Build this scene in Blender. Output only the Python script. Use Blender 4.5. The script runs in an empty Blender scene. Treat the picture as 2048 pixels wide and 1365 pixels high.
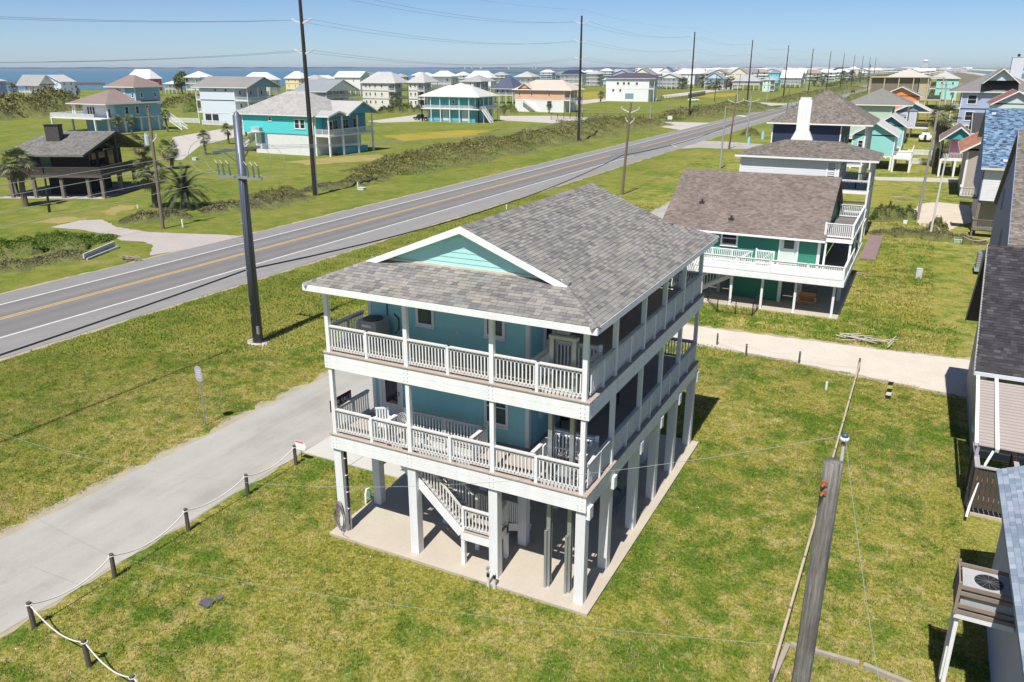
import bpy, bmesh, math, random
from math import radians, sin, cos, pi, tan, atan2, sqrt
from mathutils import Vector, Matrix
random.seed(11)
SC = bpy.context.scene
COL = SC.collection
# ---------------------------------------------------------------- camera
CAM_H = 16.7
YAW = radians(27.03)
PITCH = math.atan((682.5 - 134.0) / 1593.0)
cd = bpy.data.cameras.new('camera')
cd.sensor_width = 36.0; cd.lens = 28.0
cd.clip_start = 0.3; cd.clip_end = 60000
cam = bpy.data.objects.new('camera', cd); COL.objects.link(cam)
cam.location = (0, 0, CAM_H)
cam.rotation_euler = (pi/2 - PITCH, 0, YAW)
SC.camera = cam
# ---------------------------------------------------------------- sky, sun, exposure
SUN_EL = radians(59.3)
SUN_DIR = Vector((0.085, -1.0, 0)).normalized()          # horizontal direction towards the sun
wd = bpy.data.worlds.new('World'); SC.world = wd; wd.use_nodes = True
nt = wd.node_tree; nt.nodes.clear()
sky = nt.nodes.new('ShaderNodeTexSky'); sky.sky_type = 'NISHITA'; sky.sun_disc = False
sky.sun_elevation = SUN_EL
sky.sun_rotation = atan2(SUN_DIR.x, SUN_DIR.y)
sky.altitude = 0; sky.air_density = 0.6; sky.dust_density = 0.3; sky.ozone_density = 6.0
bg = nt.nodes.new('ShaderNodeBackground'); bg.inputs['Strength'].default_value = 0.085
wo = nt.nodes.new('ShaderNodeOutputWorld')
nt.links.new(sky.outputs[0], bg.inputs[0]); nt.links.new(bg.outputs[0], wo.inputs[0])
sd = bpy.data.lights.new('sun', 'SUN'); sd.energy = 4.5; sd.angle = radians(0.53); sd.color = (1.0, 0.96, 0.9)
sun = bpy.data.objects.new('sun', sd); COL.objects.link(sun)
sdir = Vector((SUN_DIR.x*cos(SUN_EL), SUN_DIR.y*cos(SUN_EL), sin(SUN_EL)))
sun.rotation_euler = sdir.to_track_quat('Z', 'Y').to_euler()
sun.location = sdir*80
vs = SC.view_settings
vs.view_transform = 'Standard'; vs.look = 'None'; vs.gamma = 1.0; vs.use_curve_mapping = False
vs.exposure = 0.42
# ---------------------------------------------------------------- pixel -> place helpers (photograph is 2048 x 1365)
F_PX = 1593.0
RV = (cos(YAW), sin(YAW)); FV = (-sin(YAW), cos(YAW))
def ray(px, py):
    u = (px-1024)/F_PX; v = (682.5-py)/F_PX
    fw = cos(PITCH)+v*sin(PITCH); up = -sin(PITCH)+v*cos(PITCH)
    return (RV[0]*u+FV[0]*fw, RV[1]*u+FV[1]*fw, up)
def G(px, py, z=0.0):
    d = ray(px, py); s = (z-CAM_H)/d[2]
    return (d[0]*s, d[1]*s)
def atY(px, py, Y):
    d = ray(px, py); s = Y/d[1]; return (d[0]*s, Y, CAM_H+d[2]*s)
def atX(px, py, X):
    d = ray(px, py); s = X/d[0]; return (X, d[1]*s, CAM_H+d[2]*s)
# ---------------------------------------------------------------- object helpers
def tag(o, label=None, cat=None, group=None, kind=None):
    if label: o['label'] = label
    if cat: o['category'] = cat
    if group: o['group'] = group
    if kind: o['kind'] = kind
    return o
def thing(name, label, cat, loc=(0,0,0), group=None):
    o = bpy.data.objects.new(name, None); COL.objects.link(o)
    o.location = loc; o.empty_display_size = 0.3
    o['_loc'] = tuple(loc)
    return tag(o, label, cat, group)
def adopt(o, parent):
    o.parent = parent
    if '_loc' in parent:
        o.matrix_parent_inverse = Matrix.Translation(-Vector(parent['_loc']))
class MB:
    """collects geometry in world coordinates"""
    def __init__(s): s.v = []; s.f = []
    def box(s, x0, y0, z0, x1, y1, z1):
        if x1 < x0: x0, x1 = x1, x0
        if y1 < y0: y0, y1 = y1, y0
        if z1 < z0: z0, z1 = z1, z0
        n = len(s.v)
        s.v += [(x0,y0,z0),(x1,y0,z0),(x1,y1,z0),(x0,y1,z0),(x0,y0,z1),(x1,y0,z1),(x1,y1,z1),(x0,y1,z1)]
        s.f += [(n,n+3,n+2,n+1),(n+4,n+5,n+6,n+7),(n,n+1,n+5,n+4),(n+1,n+2,n+6,n+5),(n+2,n+3,n+7,n+6),(n+3,n,n+4,n+7)]
        return s
    def hexa(s, p):
        n = len(s.v); s.v += [tuple(q) for q in p]
        s.f += [(n,n+3,n+2,n+1),(n+4,n+5,n+6,n+7),(n,n+1,n+5,n+4),(n+1,n+2,n+6,n+5),(n+2,n+3,n+7,n+6),(n+3,n,n+4,n+7)]
        return s
    def beam(s, p, q, w, h, up=(0,0,1)):
        p = Vector(p); q = Vector(q); d = (q-p)
        if d.length < 1e-6: return s
        d.normalize(); u = Vector(up)
        if abs(d.dot(u)) > 0.98: u = Vector((0,1,0))
        a = d.cross(u).normalized(); b = a.cross(d).normalized()
        a *= w/2; b *= h/2
        return s.hexa([p-a-b, p+a-b, q+a-b, q-a-b, p-a+b, p+a+b, q+a+b, q-a+b])
    def cone(s, p, q, r0, r1, n=8, caps=True):
        p = Vector(p); q = Vector(q); d = (q-p).normalized()
        u = Vector((0,0,1)) if abs(d.z) < 0.9 else Vector((1,0,0))
        a = d.cross(u).normalized(); b = d.cross(a)
        k = len(s.v)
        for i in range(n):
            t = 2*pi*i/n; c = a*cos(t)+b*sin(t)
            s.v.append(tuple(p+c*r0))
        for i in range(n):
            t = 2*pi*i/n; c = a*cos(t)+b*sin(t)
            s.v.append(tuple(q+c*r1))
        for i in range(n):
            j = (i+1) % n; s.f.append((k+i, k+n+i, k+n+j, k+j))
        if caps:
            s.f.append(tuple(k+i for i in range(n))); s.f.append(tuple(k+n+i for i in reversed(range(n))))
        return s
    def tube(s, pts, r, n=5, closed=False):
        pts = [Vector(p) for p in pts]; m = len(pts); k = len(s.v)
        for i, p in enumerate(pts):
            a = pts[(i-1) % m] if (i > 0 or closed) else p
            b = pts[(i+1) % m] if (i < m-1 or closed) else p
            d = (b-a).normalized()
            u = Vector((0,0,1)) if abs(d.z) < 0.9 else Vector((1,0,0))
            e = d.cross(u).normalized(); g = d.cross(e)
            rr = r[i] if isinstance(r, (list, tuple)) else r
            for j in range(n):
                t = 2*pi*j/n; s.v.append(tuple(p+(e*cos(t)+g*sin(t))*rr))
        for i in range(m if closed else m-1):
            i2 = (i+1) % m
            for j in range(n):
                j2 = (j+1) % n
                s.f.append((k+i*n+j, k+i2*n+j, k+i2*n+j2, k+i*n+j2))
        return s
    def poly(s, pts):
        n = len(s.v); s.v += [tuple(p) for p in pts]; s.f.append(tuple(range(n, n+len(pts)))); return s
    def prism(s, pts, vec):
        n = len(s.v); m = len(pts); vec = Vector(vec)
        s.v += [tuple(p) for p in pts] + [tuple(Vector(p)+vec) for p in pts]
        s.f.append(tuple(reversed(range(n, n+m)))); s.f.append(tuple(range(n+m, n+2*m)))
        for i in range(m):
            j = (i+1) % m; s.f.append((n+i, n+j, n+m+j, n+m+i))
        return s
    def mesh(s, name, mat=None, smooth=False):
        me = bpy.data.meshes.new(name); me.from_pydata(s.v, [], s.f); me.update()
        if mat: me.materials.append(mat)
        if smooth: me.polygons.foreach_set('use_smooth', [True]*len(me.polygons))
        return me
    def build(s, name, mat, parent=None, label=None, cat=None, group=None, kind=None, smooth=False, fix=False):
        me = s.mesh(name, mat, smooth)
        if fix:
            b = bmesh.new(); b.from_mesh(me); bmesh.ops.recalc_face_normals(b, faces=b.faces[:]); b.to_mesh(me); b.free()
        o = bpy.data.objects.new(name, me); COL.objects.link(o)
        if parent: adopt(o, parent)
        return tag(o, label, cat, group, kind)
def inst(name, me, parent, loc=(0,0,0), rot=None, mat4=None, scale=None):
    o = bpy.data.objects.new(name, me); COL.objects.link(o)
    if parent: adopt(o, parent)
    if mat4 is not None: o.matrix_basis = mat4
    else:
        o.location = loc
        if rot: o.rotation_euler = rot
        if scale: o.scale = scale
    return o
def copy_tree(o, parent=None):
    c = o.copy(); COL.objects.link(c); c.parent = parent
    for ch in list(o.children): copy_tree(ch, c)
    return c
# ---------------------------------------------------------------- materials
def nodes(name):
    m = bpy.data.materials.new(name); m.use_nodes = True
    t = m.node_tree; t.nodes.clear()
    o = t.nodes.new('ShaderNodeOutputMaterial'); b = t.nodes.new('ShaderNodeBsdfPrincipled')
    t.links.new(b.outputs[0], o.inputs[0])
    return m, t, b
def nn(t, kind, **kw):
    n = t.nodes.new(kind)
    for k, v in kw.items(): setattr(n, k, v)
    return n
def pos(t, sc=(1,1,1)):
    g = nn(t, 'ShaderNodeNewGeometry'); m = nn(t, 'ShaderNodeMapping'); m.inputs['Scale'].default_value = sc
    t.links.new(g.outputs['Position'], m.inputs[0]); return m.outputs[0]
def noise(t, vec, scale, detail=4, rough=0.55):
    n = nn(t, 'ShaderNodeTexNoise'); n.inputs['Scale'].default_value = scale
    n.inputs['Detail'].default_value = detail; n.inputs['Roughness'].default_value = rough
    t.links.new(vec, n.inputs['Vector']); return n.outputs['Fac']
def ramp(t, fac, stops):
    r = nn(t, 'ShaderNodeValToRGB'); e = r.color_ramp.elements
    while len(e) < len(stops): e.new(0.5)
    for k, (p, c) in zip(e, stops):
        k.position = p; k.color = (c[0], c[1], c[2], 1) if len(c) >= 3 else (c[0], c[0], c[0], 1)
    t.links.new(fac, r.inputs[0]); return r.outputs['Color']
def gray(v): return (v, v, v)
def mix(t, fac, a, b, mode='MIX'):
    m = nn(t, 'ShaderNodeMix', data_type='RGBA', blend_type=mode)
    for i, x in ((0, fac), (6, a), (7, b)):
        if hasattr(x, 'node'): t.links.new(x, m.inputs[i])
        elif i == 0: m.inputs[0].default_value = x
        else: m.inputs[i].default_value = (x[0], x[1], x[2], 1)
    return m.outputs[2]
def math_(t, op, a, b=None):
    m = nn(t, 'ShaderNodeMath', operation=op)
    for i, x in ((0, a), (1, b)):
        if x is None: continue
        if hasattr(x, 'node'): t.links.new(x, m.inputs[i])
        else: m.inputs[i].default_value = x
    return m.outputs[0]
def bump(t, b, h, strength=0.3, dist=0.05):
    n = nn(t, 'ShaderNodeBump'); n.inputs['Strength'].default_value = strength; n.inputs['Distance'].default_value = dist
    t.links.new(h, n.inputs['Height']); t.links.new(n.outputs[0], b.inputs['Normal'])
_mc = {}
def paint(col, rough=0.55, var=0.12, scale=2.0, fine=0.06, stretch=(1,1,1), bmp=0.0, metal=0.0, spec=0.4, lap=0.0):
    """weathered paint or plain surface: slow mottling plus fine grain; lap = relief of far-off lap siding"""
    key = (col, rough, var, scale, fine, stretch, bmp, metal, spec, lap)
    if key in _mc: return _mc[key]
    m, t, b = nodes('surface')
    v = pos(t, stretch)
    n1 = noise(t, v, scale, 3); n2 = noise(t, v, scale*14, 2)
    f = math_(t, 'ADD', math_(t, 'MULTIPLY', math_(t, 'SUBTRACT', n1, 0.5), var*2), math_(t, 'MULTIPLY', math_(t, 'SUBTRACT', n2, 0.5), fine*2))
    f = math_(t, 'ADD', f, 1.0)
    c = mix(t, 1.0, col, (1,1,1), 'MULTIPLY')
    cm = nn(t, 'ShaderNodeVectorMath', operation='SCALE')
    cm.inputs[0].default_value = col[:3]; t.links.new(f, cm.inputs['Scale'])
    t.links.new(cm.outputs[0], b.inputs['Base Color'])
    b.inputs['Roughness'].default_value = rough; b.inputs['Metallic'].default_value = metal
    b.inputs['Specular IOR Level'].default_value = spec
    if lap > 0:
        g = nn(t, 'ShaderNodeNewGeometry'); sx = nn(t, 'ShaderNodeSeparateXYZ'); t.links.new(g.outputs['Position'], sx.inputs[0])
        fr = math_(t, 'FRACT', math_(t, 'DIVIDE', sx.outputs['Z'], lap))
        bump(t, b, math_(t, 'SUBTRACT', 1.0, fr), 0.5, 0.02)
    elif bmp > 0: bump(t, b, n2, bmp, 0.02)
    _mc[key] = m
    return m
def shingle_mat(stops, rough=0.9):
    """every shingle takes its own tone from the range"""
    m, t, b = nodes('shingle')
    g = nn(t, 'ShaderNodeNewGeometry'); oi = nn(t, 'ShaderNodeObjectInfo')
    r = math_(t, 'FRACT', math_(t, 'ADD', g.outputs['Random Per Island'], math_(t, 'MULTIPLY', oi.outputs['Random'], 7.31)))
    c = ramp(t, r, stops)
    v = pos(t); n = noise(t, v, 90, 2); n2 = noise(t, v, 0.7, 3)
    k = math_(t, 'ADD', math_(t, 'MULTIPLY', n, 0.5), math_(t, 'ADD', 0.45, math_(t, 'MULTIPLY', n2, 0.6)))
    cm = nn(t, 'ShaderNodeVectorMath', operation='SCALE'); t.links.new(c, cm.inputs[0]); t.links.new(k, cm.inputs['Scale'])
    t.links.new(cm.outputs[0], b.inputs['Base Color'])
    b.inputs['Roughness'].default_value = rough; b.inputs['Specular IOR Level'].default_value = 0.2
    return m
def far_roof(col, k=0.35):
    """roofing too far away to tell the shingles apart: mottled tone"""
    key = ('roof', col, k)
    if key in _mc: return _mc[key]
    m, t, b = nodes('far_roofing')
    v = pos(t); n = noise(t, v, 2.2, 4, 0.7); n2 = noise(t, v, 0.25, 2)
    f = math_(t, 'ADD', math_(t, 'MULTIPLY', math_(t, 'SUBTRACT', n, 0.5), k*2), math_(t, 'ADD', 0.9, math_(t, 'MULTIPLY', n2, 0.2)))
    cm = nn(t, 'ShaderNodeVectorMath', operation='SCALE'); cm.inputs[0].default_value = col; t.links.new(f, cm.inputs['Scale'])
    t.links.new(cm.outputs[0], b.inputs['Base Color']); b.inputs['Roughness'].default_value = 0.85; b.inputs['Specular IOR Level'].default_value = 0.25
    _mc[key] = m
    return m
def glass_mat(col=(0.02,0.025,0.03)):
    m, t, b = nodes('window_glass')
    b.inputs['Base Color'].default_value = (*col, 1); b.inputs['Roughness'].default_value = 0.06
    b.inputs['Specular IOR Level'].default_value = 0.6
    v = pos(t); bump(t, b, noise(t, v, 1.5, 1), 0.03, 0.05)
    return m
def leaf_mat(stops, rough=0.6, scale=0.8):
    m, t, b = nodes('foliage')
    g = nn(t, 'ShaderNodeNewGeometry')
    v = pos(t); n = noise(t, v, scale, 3)
    f = math_(t, 'ADD', math_(t, 'MULTIPLY', g.outputs['Random Per Island'], 0.6), math_(t, 'MULTIPLY', n, 0.45))
    t.links.new(ramp(t, f, stops), b.inputs['Base Color'])
    b.inputs['Roughness'].default_value = rough; b.inputs['Specular IOR Level'].default_value = 0.25
    b.inputs['Subsurface Weight'].default_value = 0.0
    return m
WHITE = paint((0.80,0.80,0.79), 0.55, 0.13, 1.1, 0.07, (2.6,2.6,0.55))
WHITE2 = paint((0.74,0.75,0.75), 0.55, 0.13, 0.9, 0.06, (2.6,2.6,0.5))
OFFWHITE = paint((0.66,0.66,0.64), 0.6, 0.12, 1.6, 0.1)
GALV = paint((0.42,0.44,0.45), 0.42, 0.15, 3, 0.1, metal=0.6)
BLACKM = paint((0.025,0.025,0.027), 0.45, 0.1, 3, 0.05)
GLASS = glass_mat()
GLASSG = glass_mat((0.05,0.075,0.065))
DARKIN = paint((0.03,0.032,0.035), 0.9)
CONC = paint((0.47,0.415,0.335), 0.85, 0.12, 0.6, 0.08, bmp=0.1)
WOODG = paint((0.20,0.18,0.15), 0.85, 0.25, 3, 0.25, (1,1,0.2), 0.3)
# ================================================================ ground and roads
def ground_material(tuft=False):
    m, t, b = nodes('grass_blades' if tuft else 'ground_grass')
    v = pos(t); v2 = nn(t, 'ShaderNodeVectorMath', operation='ADD'); t.links.new(v, v2.inputs[0]); v2.inputs[1].default_value = (37.3, 11.9, 0)
    v2 = v2.outputs[0]
    reg = noise(t, v, 0.07, 3); regb = noise(t, v2, 0.11, 3, 0.6); mid = noise(t, v, 0.45, 5, 0.65); mid2 = noise(t, v2, 0.75, 5, 0.68); sm = noise(t, v2, 1.9, 5, 0.7)
    fine = noise(t, v, 8.0, 4, 0.75); fin2 = noise(t, v2, 30.0, 3, 0.7)
    base = ramp(t, fine, [(0.34,(0.102,0.122,0.018)), (0.50,(0.192,0.190,0.033)), (0.66,(0.312,0.272,0.072))])
    # straw-coloured dry patches
    ms = math_(t, 'MULTIPLY', ramp(t, sm, [(0.44,gray(0)), (0.60,gray(1))]), ramp(t, math_(t, 'ADD', math_(t, 'MULTIPLY', reg, 0.5), math_(t, 'MULTIPLY', mid, 0.5)), [(0.41,gray(0.06)), (0.57,gray(0.80))]))
    straw = ramp(t, fine, [(0.35,(0.25,0.195,0.070)), (0.62,(0.43,0.345,0.165))])
    sx = nn(t, 'ShaderNodeSeparateXYZ'); t.links.new(v, sx.inputs[0])
    mr = nn(t, 'ShaderNodeMapRange'); mr.inputs['From Min'].default_value = -30; mr.inputs['From Max'].default_value = -46
    t.links.new(sx.outputs['X'], mr.inputs['Value'])
    c = mix(t, math_(t, 'MULTIPLY', ms, math_(t, 'SUBTRACT', 1.0, math_(t, 'MULTIPLY', mr.outputs[0], 0.55))), base, straw)
    # fresh green patches
    mg = ramp(t, math_(t, 'ADD', math_(t, 'MULTIPLY', mid2, 0.62), math_(t, 'MULTIPLY', regb, 0.38)), [(0.475,gray(0)), (0.575,gray(0.92))])
    green = ramp(t, fine, [(0.34,(0.034,0.075,0.008)), (0.52,(0.075,0.135,0.014)), (0.68,(0.135,0.185,0.028))])
    c = mix(t, mg, c, green)
    # verge and meadow across the road are mown and fresher
    g2 = ramp(t, math_(t, 'ADD', math_(t, 'MULTIPLY', mid, 0.45), math_(t, 'ADD', math_(t, 'MULTIPLY', fine, 0.3), math_(t, 'MULTIPLY', reg, 0.25))), [(0.38,(0.052,0.086,0.013)), (0.47,(0.100,0.132,0.020)), (0.55,(0.150,0.158,0.034)), (0.64,(0.235,0.20,0.075))])
    c = mix(t, math_(t, 'MULTIPLY', mr.outputs[0], 0.7), c, g2)
    k = math_(t, 'ADD', 0.55, math_(t, 'ADD', math_(t, 'MULTIPLY', fine, 0.45), math_(t, 'MULTIPLY', fin2, 1.0)))
    if tuft:
        oi = nn(t, 'ShaderNodeObjectInfo'); k = math_(t, 'MULTIPLY', k, math_(t, 'ADD', 0.80, math_(t, 'MULTIPLY', oi.outputs['Random'], 0.62)))
    cm = nn(t, 'ShaderNodeVectorMath', operation='SCALE'); t.links.new(c, cm.inputs[0]); t.links.new(k, cm.inputs['Scale'])
    t.links.new(cm.outputs[0], b.inputs['Base Color'])
    b.inputs['Roughness'].default_value = 0.95; b.inputs['Specular IOR Level'].default_value = 0.1
    if not tuft: bump(t, b, math_(t, 'ADD', math_(t, 'MULTIPLY', fine, 0.8), fin2), 0.6, 0.08)
    return m
MGROUND = ground_material()
def sheet(name, pts, z, mat, sub=0, kind='structure'):
    mb = MB(); mb.poly([(p[0], p[1], z) for p in pts]); return mb.build(name, mat, kind=kind)
gb = MB(); S = 30000
gb.poly([(-S,-S,0),(S,-S,0),(S,S,0),(-S,S,0)]); gb.build('ground', MGROUND, kind='structure')

def asphalt():
    m, t, b = nodes('asphalt')
    v = pos(t); sx = nn(t, 'ShaderNodeSeparateXYZ'); t.links.new(v, sx.inputs[0])
    lng = pos(t, (1, 0.02, 1))
    st = noise(t, lng, 1.1, 3); n = noise(t, v, 35, 2, 0.7); mid = noise(t, v, 0.5, 4)
    # worn wheel tracks run along the lanes; shoulders are paler
    r = nn(t, 'ShaderNodeMapRange'); r.inputs['From Min'].default_value = -63; r.inputs['From Max'].default_value = -47; t.links.new(sx.outputs['X'], r.inputs['Value'])
    base = ramp(t, r.outputs[0], [(0.0,gray(0.208)), (0.215,gray(0.213)), (0.23,gray(0.146)), (0.28,gray(0.164)), (0.34,gray(0.193)), (0.40,gray(0.158)), (0.47,gray(0.170)), (0.53,gray(0.146)), (0.60,gray(0.181)), (0.66,gray(0.152)), (0.69,gray(0.175)), (0.70,gray(0.224)), (1.0,gray(0.234))])
    k = math_(t, 'ADD', 0.62, math_(t, 'ADD', math_(t, 'MULTIPLY', st, 0.3), math_(t, 'ADD', math_(t, 'MULTIPLY', n, 0.22), math_(t, 'MULTIPLY', mid, 0.24))))
    cm = nn(t, 'ShaderNodeVectorMath', operation='SCALE'); t.links.new(base, cm.inputs[0]); t.links.new(k, cm.inputs['Scale'])
    t.links.new(mix(t, 1.0, cm.outputs[0], (1.06,1.02,0.975), 'MULTIPLY'), b.inputs['Base Color'])
    b.inputs['Roughness'].default_value = 0.85; bump(t, b, n, 0.25, 0.01)
    return m
MASPH = asphalt()
RX0, RX1, RWT, RYE, RWL = -62.3, -48.1, -59.5, -56.05, -51.95
RY0, RY1 = -120.0, 4200.0
def edge_line(x, y0, y1, step, amp, seed):
    rnd = random.Random(seed); out = []; y = y0
    while y < y1:
        out.append((x+rnd.uniform(-amp, amp), y)); y += step*(1 if y < 300 else 20)
    out.append((x, y1)); return out
sheet('highway', edge_line(RX0, RY0, RY1, 1.3, 0.09, 1) + edge_line(RX1, RY0, RY1, 1.3, 0.10, 2)[::-1], 0.030, MASPH)
# worn sandy margin where grass meets the asphalt
MSAND = paint((0.36,0.31,0.22), 0.95, 0.3, 1.2, 0.25, bmp=0.2)
sheet('road_verge', edge_line(RX0-0.42, RY0, 900, 0.8, 0.2, 3) + edge_line(RX1+0.36, RY0, 900, 0.8, 0.2, 4)[::-1], 0.012, MSAND)
MLINEW = paint((0.56,0.55,0.53), 0.7, 0.25, 1.5, 0.35)
MLINEY = paint((0.58,0.38,0.12), 0.7, 0.22, 1.5, 0.3)
for x, w_, mt in ((RWT, 0.12, MLINEW), (RWL, 0.12, MLINEW)):
    segs = [(RY0, RY1)] if x == RWT else [(RY0, 155), (181, RY1)]
    for a, c in segs: sheet('lane_marking', [(x-w_,a),(x+w_,a),(x+w_,c),(x-w_,c)], 0.036, mt)
for dx in (-0.17, 0.17):
    for a, c in ((RY0, 153), (172, RY1)):
        sheet('lane_marking', [(RYE+dx-0.085,a),(RYE+dx+0.085,a),(RYE+dx+0.085,c),(RYE+dx-0.085,c)], 0.036, MLINEY)
# stop arm at the side road
sheet('lane_marking', [(-51.95,181),(-51.7,181),(-48.5,174.5),(-48.7,174.2)], 0.036, MLINEW)
# frontage lane beside the house, drive and paths
def lane_mat():
    m, t, b = nodes('worn_lane')
    v = pos(t); lng = pos(t, (1,0.12,1)); n1 = noise(t, lng, 0.8, 4, 0.6); n2 = noise(t, v, 22, 3, 0.7); n3 = noise(t, v, 0.28, 5, 0.7); n4 = noise(t, v, 1.3, 5, 0.75)
    c = ramp(t, math_(t,'ADD',math_(t,'MULTIPLY',n1,0.5),math_(t,'MULTIPLY',n3,0.5)), [(0.36,(0.298,0.280,0.250)),(0.5,(0.362,0.345,0.312)),(0.64,(0.405,0.384,0.345))])
    st = ramp(t, n4, [(0.28,gray(0.72)),(0.36,gray(1.0))])
    c = mix(t, 1.0, c, st, 'MULTIPLY')
    k = math_(t,'ADD',0.84,math_(t,'MULTIPLY',n2,0.32)); cm = nn(t,'ShaderNodeVectorMath',operation='SCALE'); t.links.new(c, cm.inputs[0]); t.links.new(k, cm.inputs['Scale']); t.links.new(cm.outputs[0], b.inputs['Base Color'])
    b.inputs['Roughness'].default_value = 0.9; bump(t, b, n2, 0.25, 0.01); return m
MLANE = lane_mat()
ln = edge_line(-28.7, -40, 132, 0.9, 0.08, 5); rn = edge_line(-23.45, -40, 132, 0.9, 0.07, 6)
sheet('lane_edge', edge_line(-29.1, -40, 132, 0.45, 0.34, 7) + edge_line(-23.36, -40, 132, 0.45, 0.13, 8)[::-1], 0.010, MSAND)
sheet('frontage_lane', ln + rn[::-1], 0.020, MLANE)
MDRIVE = paint((0.50,0.475,0.435), 0.85, 0.08, 0.5, 0.06)
for i in range(4):
    for j in range(2):
        x0 = -23.4+j*2.7; y0 = 24.85+i*2.35
        mb = MB(); mb.box(x0+0.012, y0+0.012, -0.1, x0+2.688, y0+2.338, 0.045); mb.build('drive_slab', MDRIVE, kind='structure')
# concrete pad under the house, in poured panels
pad = MB(); pad.box(-17.97, 20.05, -0.2, -7.53, 34.0, 0.10); pad.build('house_slab', CONC, kind='structure')
# shell track behind the house
MSHELL = paint((0.56,0.505,0.42), 0.95, 0.12, 0.7, 0.16, bmp=0.2)
def ragged(pts, step, amp, seed):
    rnd = random.Random(seed); out = []
    for i, p in enumerate(pts):
        q = pts[(i+1) % len(pts)]; L = sqrt((q[0]-p[0])**2+(q[1]-p[1])**2); n = max(1, int(L/step))
        for k in range(n):
            f = k/n; out.append((p[0]+(q[0]-p[0])*f+rnd.uniform(-amp,amp), p[1]+(q[1]-p[1])*f+rnd.uniform(-amp,amp)))
    return out
TRACK = [(-23.3,53.5),(-16,52.3),(-12,51.6),(-6,51.9),(0,52.2),(4.2,52.6),(9,52.8),(9,46.0),(3.7,46.0),(-2,46.9),(-6,47.6),(-11,48.0),(-16,48.6),(-23.3,49.5)]
sheet('shell_track_edge', ragged([(p[0], p[1]+(0.35 if i < 7 else -0.35)) for i, p in enumerate(TRACK)], 0.5, 0.22, 9), 0.008, MSAND)
sheet('shell_track', ragged(TRACK, 0.5, 0.12, 10), 0.016, MSHELL)
# drive across the highway and its sandy mouth
APR = [G(100,455),G(160,442),G(205,440),G(235,455),G(300,465),G(370,468),G(440,470),G(486,474),G(420,492),G(330,507),G(300,512),G(305,492),G(285,484),G(240,482),G(215,470),G(160,460)]
MAPR = paint((0.40,0.36,0.33), 0.9, 0.14, 0.4, 0.15, bmp=0.15)
sheet('side_drive', ragged(APR, 0.6, 0.12, 12), 0.022, MAPR)
# streets and parking pads beyond
MSTREET = paint((0.46,0.43,0.38), 0.9, 0.1, 0.05, 0.08)
def street(pts, name='street', z=0.014, mat=None): sheet(name, pts, z, mat or MSTREET)
street([G(-40,330),G(-40,352),G(-10,351),G(28,341),G(12,330)])
street([G(345,275),G(445,258),G(520,262),G(470,275),G(400,292),G(365,320),G(330,322),G(345,300)])
street([G(735,243),G(840,229),G(860,236),G(848,243),G(760,246)])
street([G(1000,232),G(1110,232),G(1220,238),G(1160,251),G(1090,246),G(1000,241)])
street([G(1283,241),G(1318,244),G(1420,246),G(1372,262),G(1300,251)])
street([G(1490,203),G(1555,207),G(1606,208),G(1540,212)])
street([G(1362,298),G(1396,282),G(1440,283),G(1500,287),G(1560,292),G(1492,298),G(1440,298),G(1400,296)], mat=MLANE)
street([G(1100,206),G(1210,197),G(1212,203),G(1120,214)])
street([G(1325,191),G(1480,172),G(1485,176),G(1330,197)])
street([G(420,186),G(560,190),G(560,194),G(420,190)])
street([G(0,196),G(170,196),G(170,203),G(0,206)])
MPARK = paint((0.55,0.47,0.37), 0.9, 0.16, 0.4, 0.12)
sheet('parking_pad', ragged([G(1825,428),G(1838,408),G(1880,405),G(1940,412),G(1945,445),G(1915,452),G(1900,462),G(1866,462),G(1840,452)], 0.7, 0.15, 21), 0.016, MPARK)
street([G(1745,354),G(1915,357),G(1915,366),G(1752,361)], 'footpath')
# purple-grey timber platform beside the houses
for k in range(9):
    x = -4.1+k*0.145
    mb = MB(); mb.box(x, 78, 0.03, x+0.137, 90, 0.16); mb.build('deck_board', paint((0.25,0.17,0.17), 0.8, 0.15, 1.0, 0.12), kind='structure')
# ---------------------------------------------------------------- bay, ocean, far shores
def water_mat(c0, c1, sc=(0.02,0.004,1), rough=0.25):
    m, t, b = nodes('water')
    v = pos(t, sc); n = noise(t, v, 1.0, 4); t.links.new(ramp(t, n, [(0.35,c0),(0.65,c1)]), b.inputs['Base Color'])
    b.inputs['Roughness'].default_value = rough; b.inputs['Specular IOR Level'].default_value = 0.35
    w2 = noise(t, pos(t), 0.6, 3); bump(t, b, w2, 0.6, 0.4)
    return m
MBAY = water_mat((0.035,0.11,0.17),(0.05,0.15,0.21))
MSEA = water_mat((0.05,0.13,0.17),(0.08,0.17,0.20))
MMARSH = paint((0.055,0.065,0.022), 0.95, 0.35, 0.02, 0.1)
MMARSH2 = paint((0.075,0.055,0.032), 0.95, 0.3, 0.02, 0.1)
bay = [G(-400,186),G(0,183),G(200,180),G(420,178),G(640,170),G(860,166),G(1000,163),G(1090,158),G(1180,151),G(1300,145.5),G(1440,141.5)]
bay += [(-3000,14000),(-16000,12000),(-16000,2000)]
sheet('bay_water', bay, 0.05, MBAY)
def strip(name, px0, px1, y0, y1, z, mat, seed=0):
    rnd = random.Random(seed); n = 14
    top = [G(px0+(px1-px0)*i/n, y0+rnd.uniform(-0.25,0.25), 0) for i in range(n+1)]
    bot = [G(px0+(px1-px0)*i/n, y1+rnd.uniform(-0.4,0.4), 0) for i in range(n+1)]
    sheet(name, top+bot[::-1], z, mat)
strip('marsh_bank', -60, 210, 165.5, 171, 0.07, MMARSH2, 1)
strip('marsh_bank', 620, 820, 157.5, 160, 0.07, MMARSH2, 2)
strip('marsh_bank', 900, 1300, 145.2, 147.2, 0.07, MMARSH, 3)
strip('marsh_bank', 980, 1380, 141.6, 142.8, 0.07, MMARSH, 4)
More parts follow.
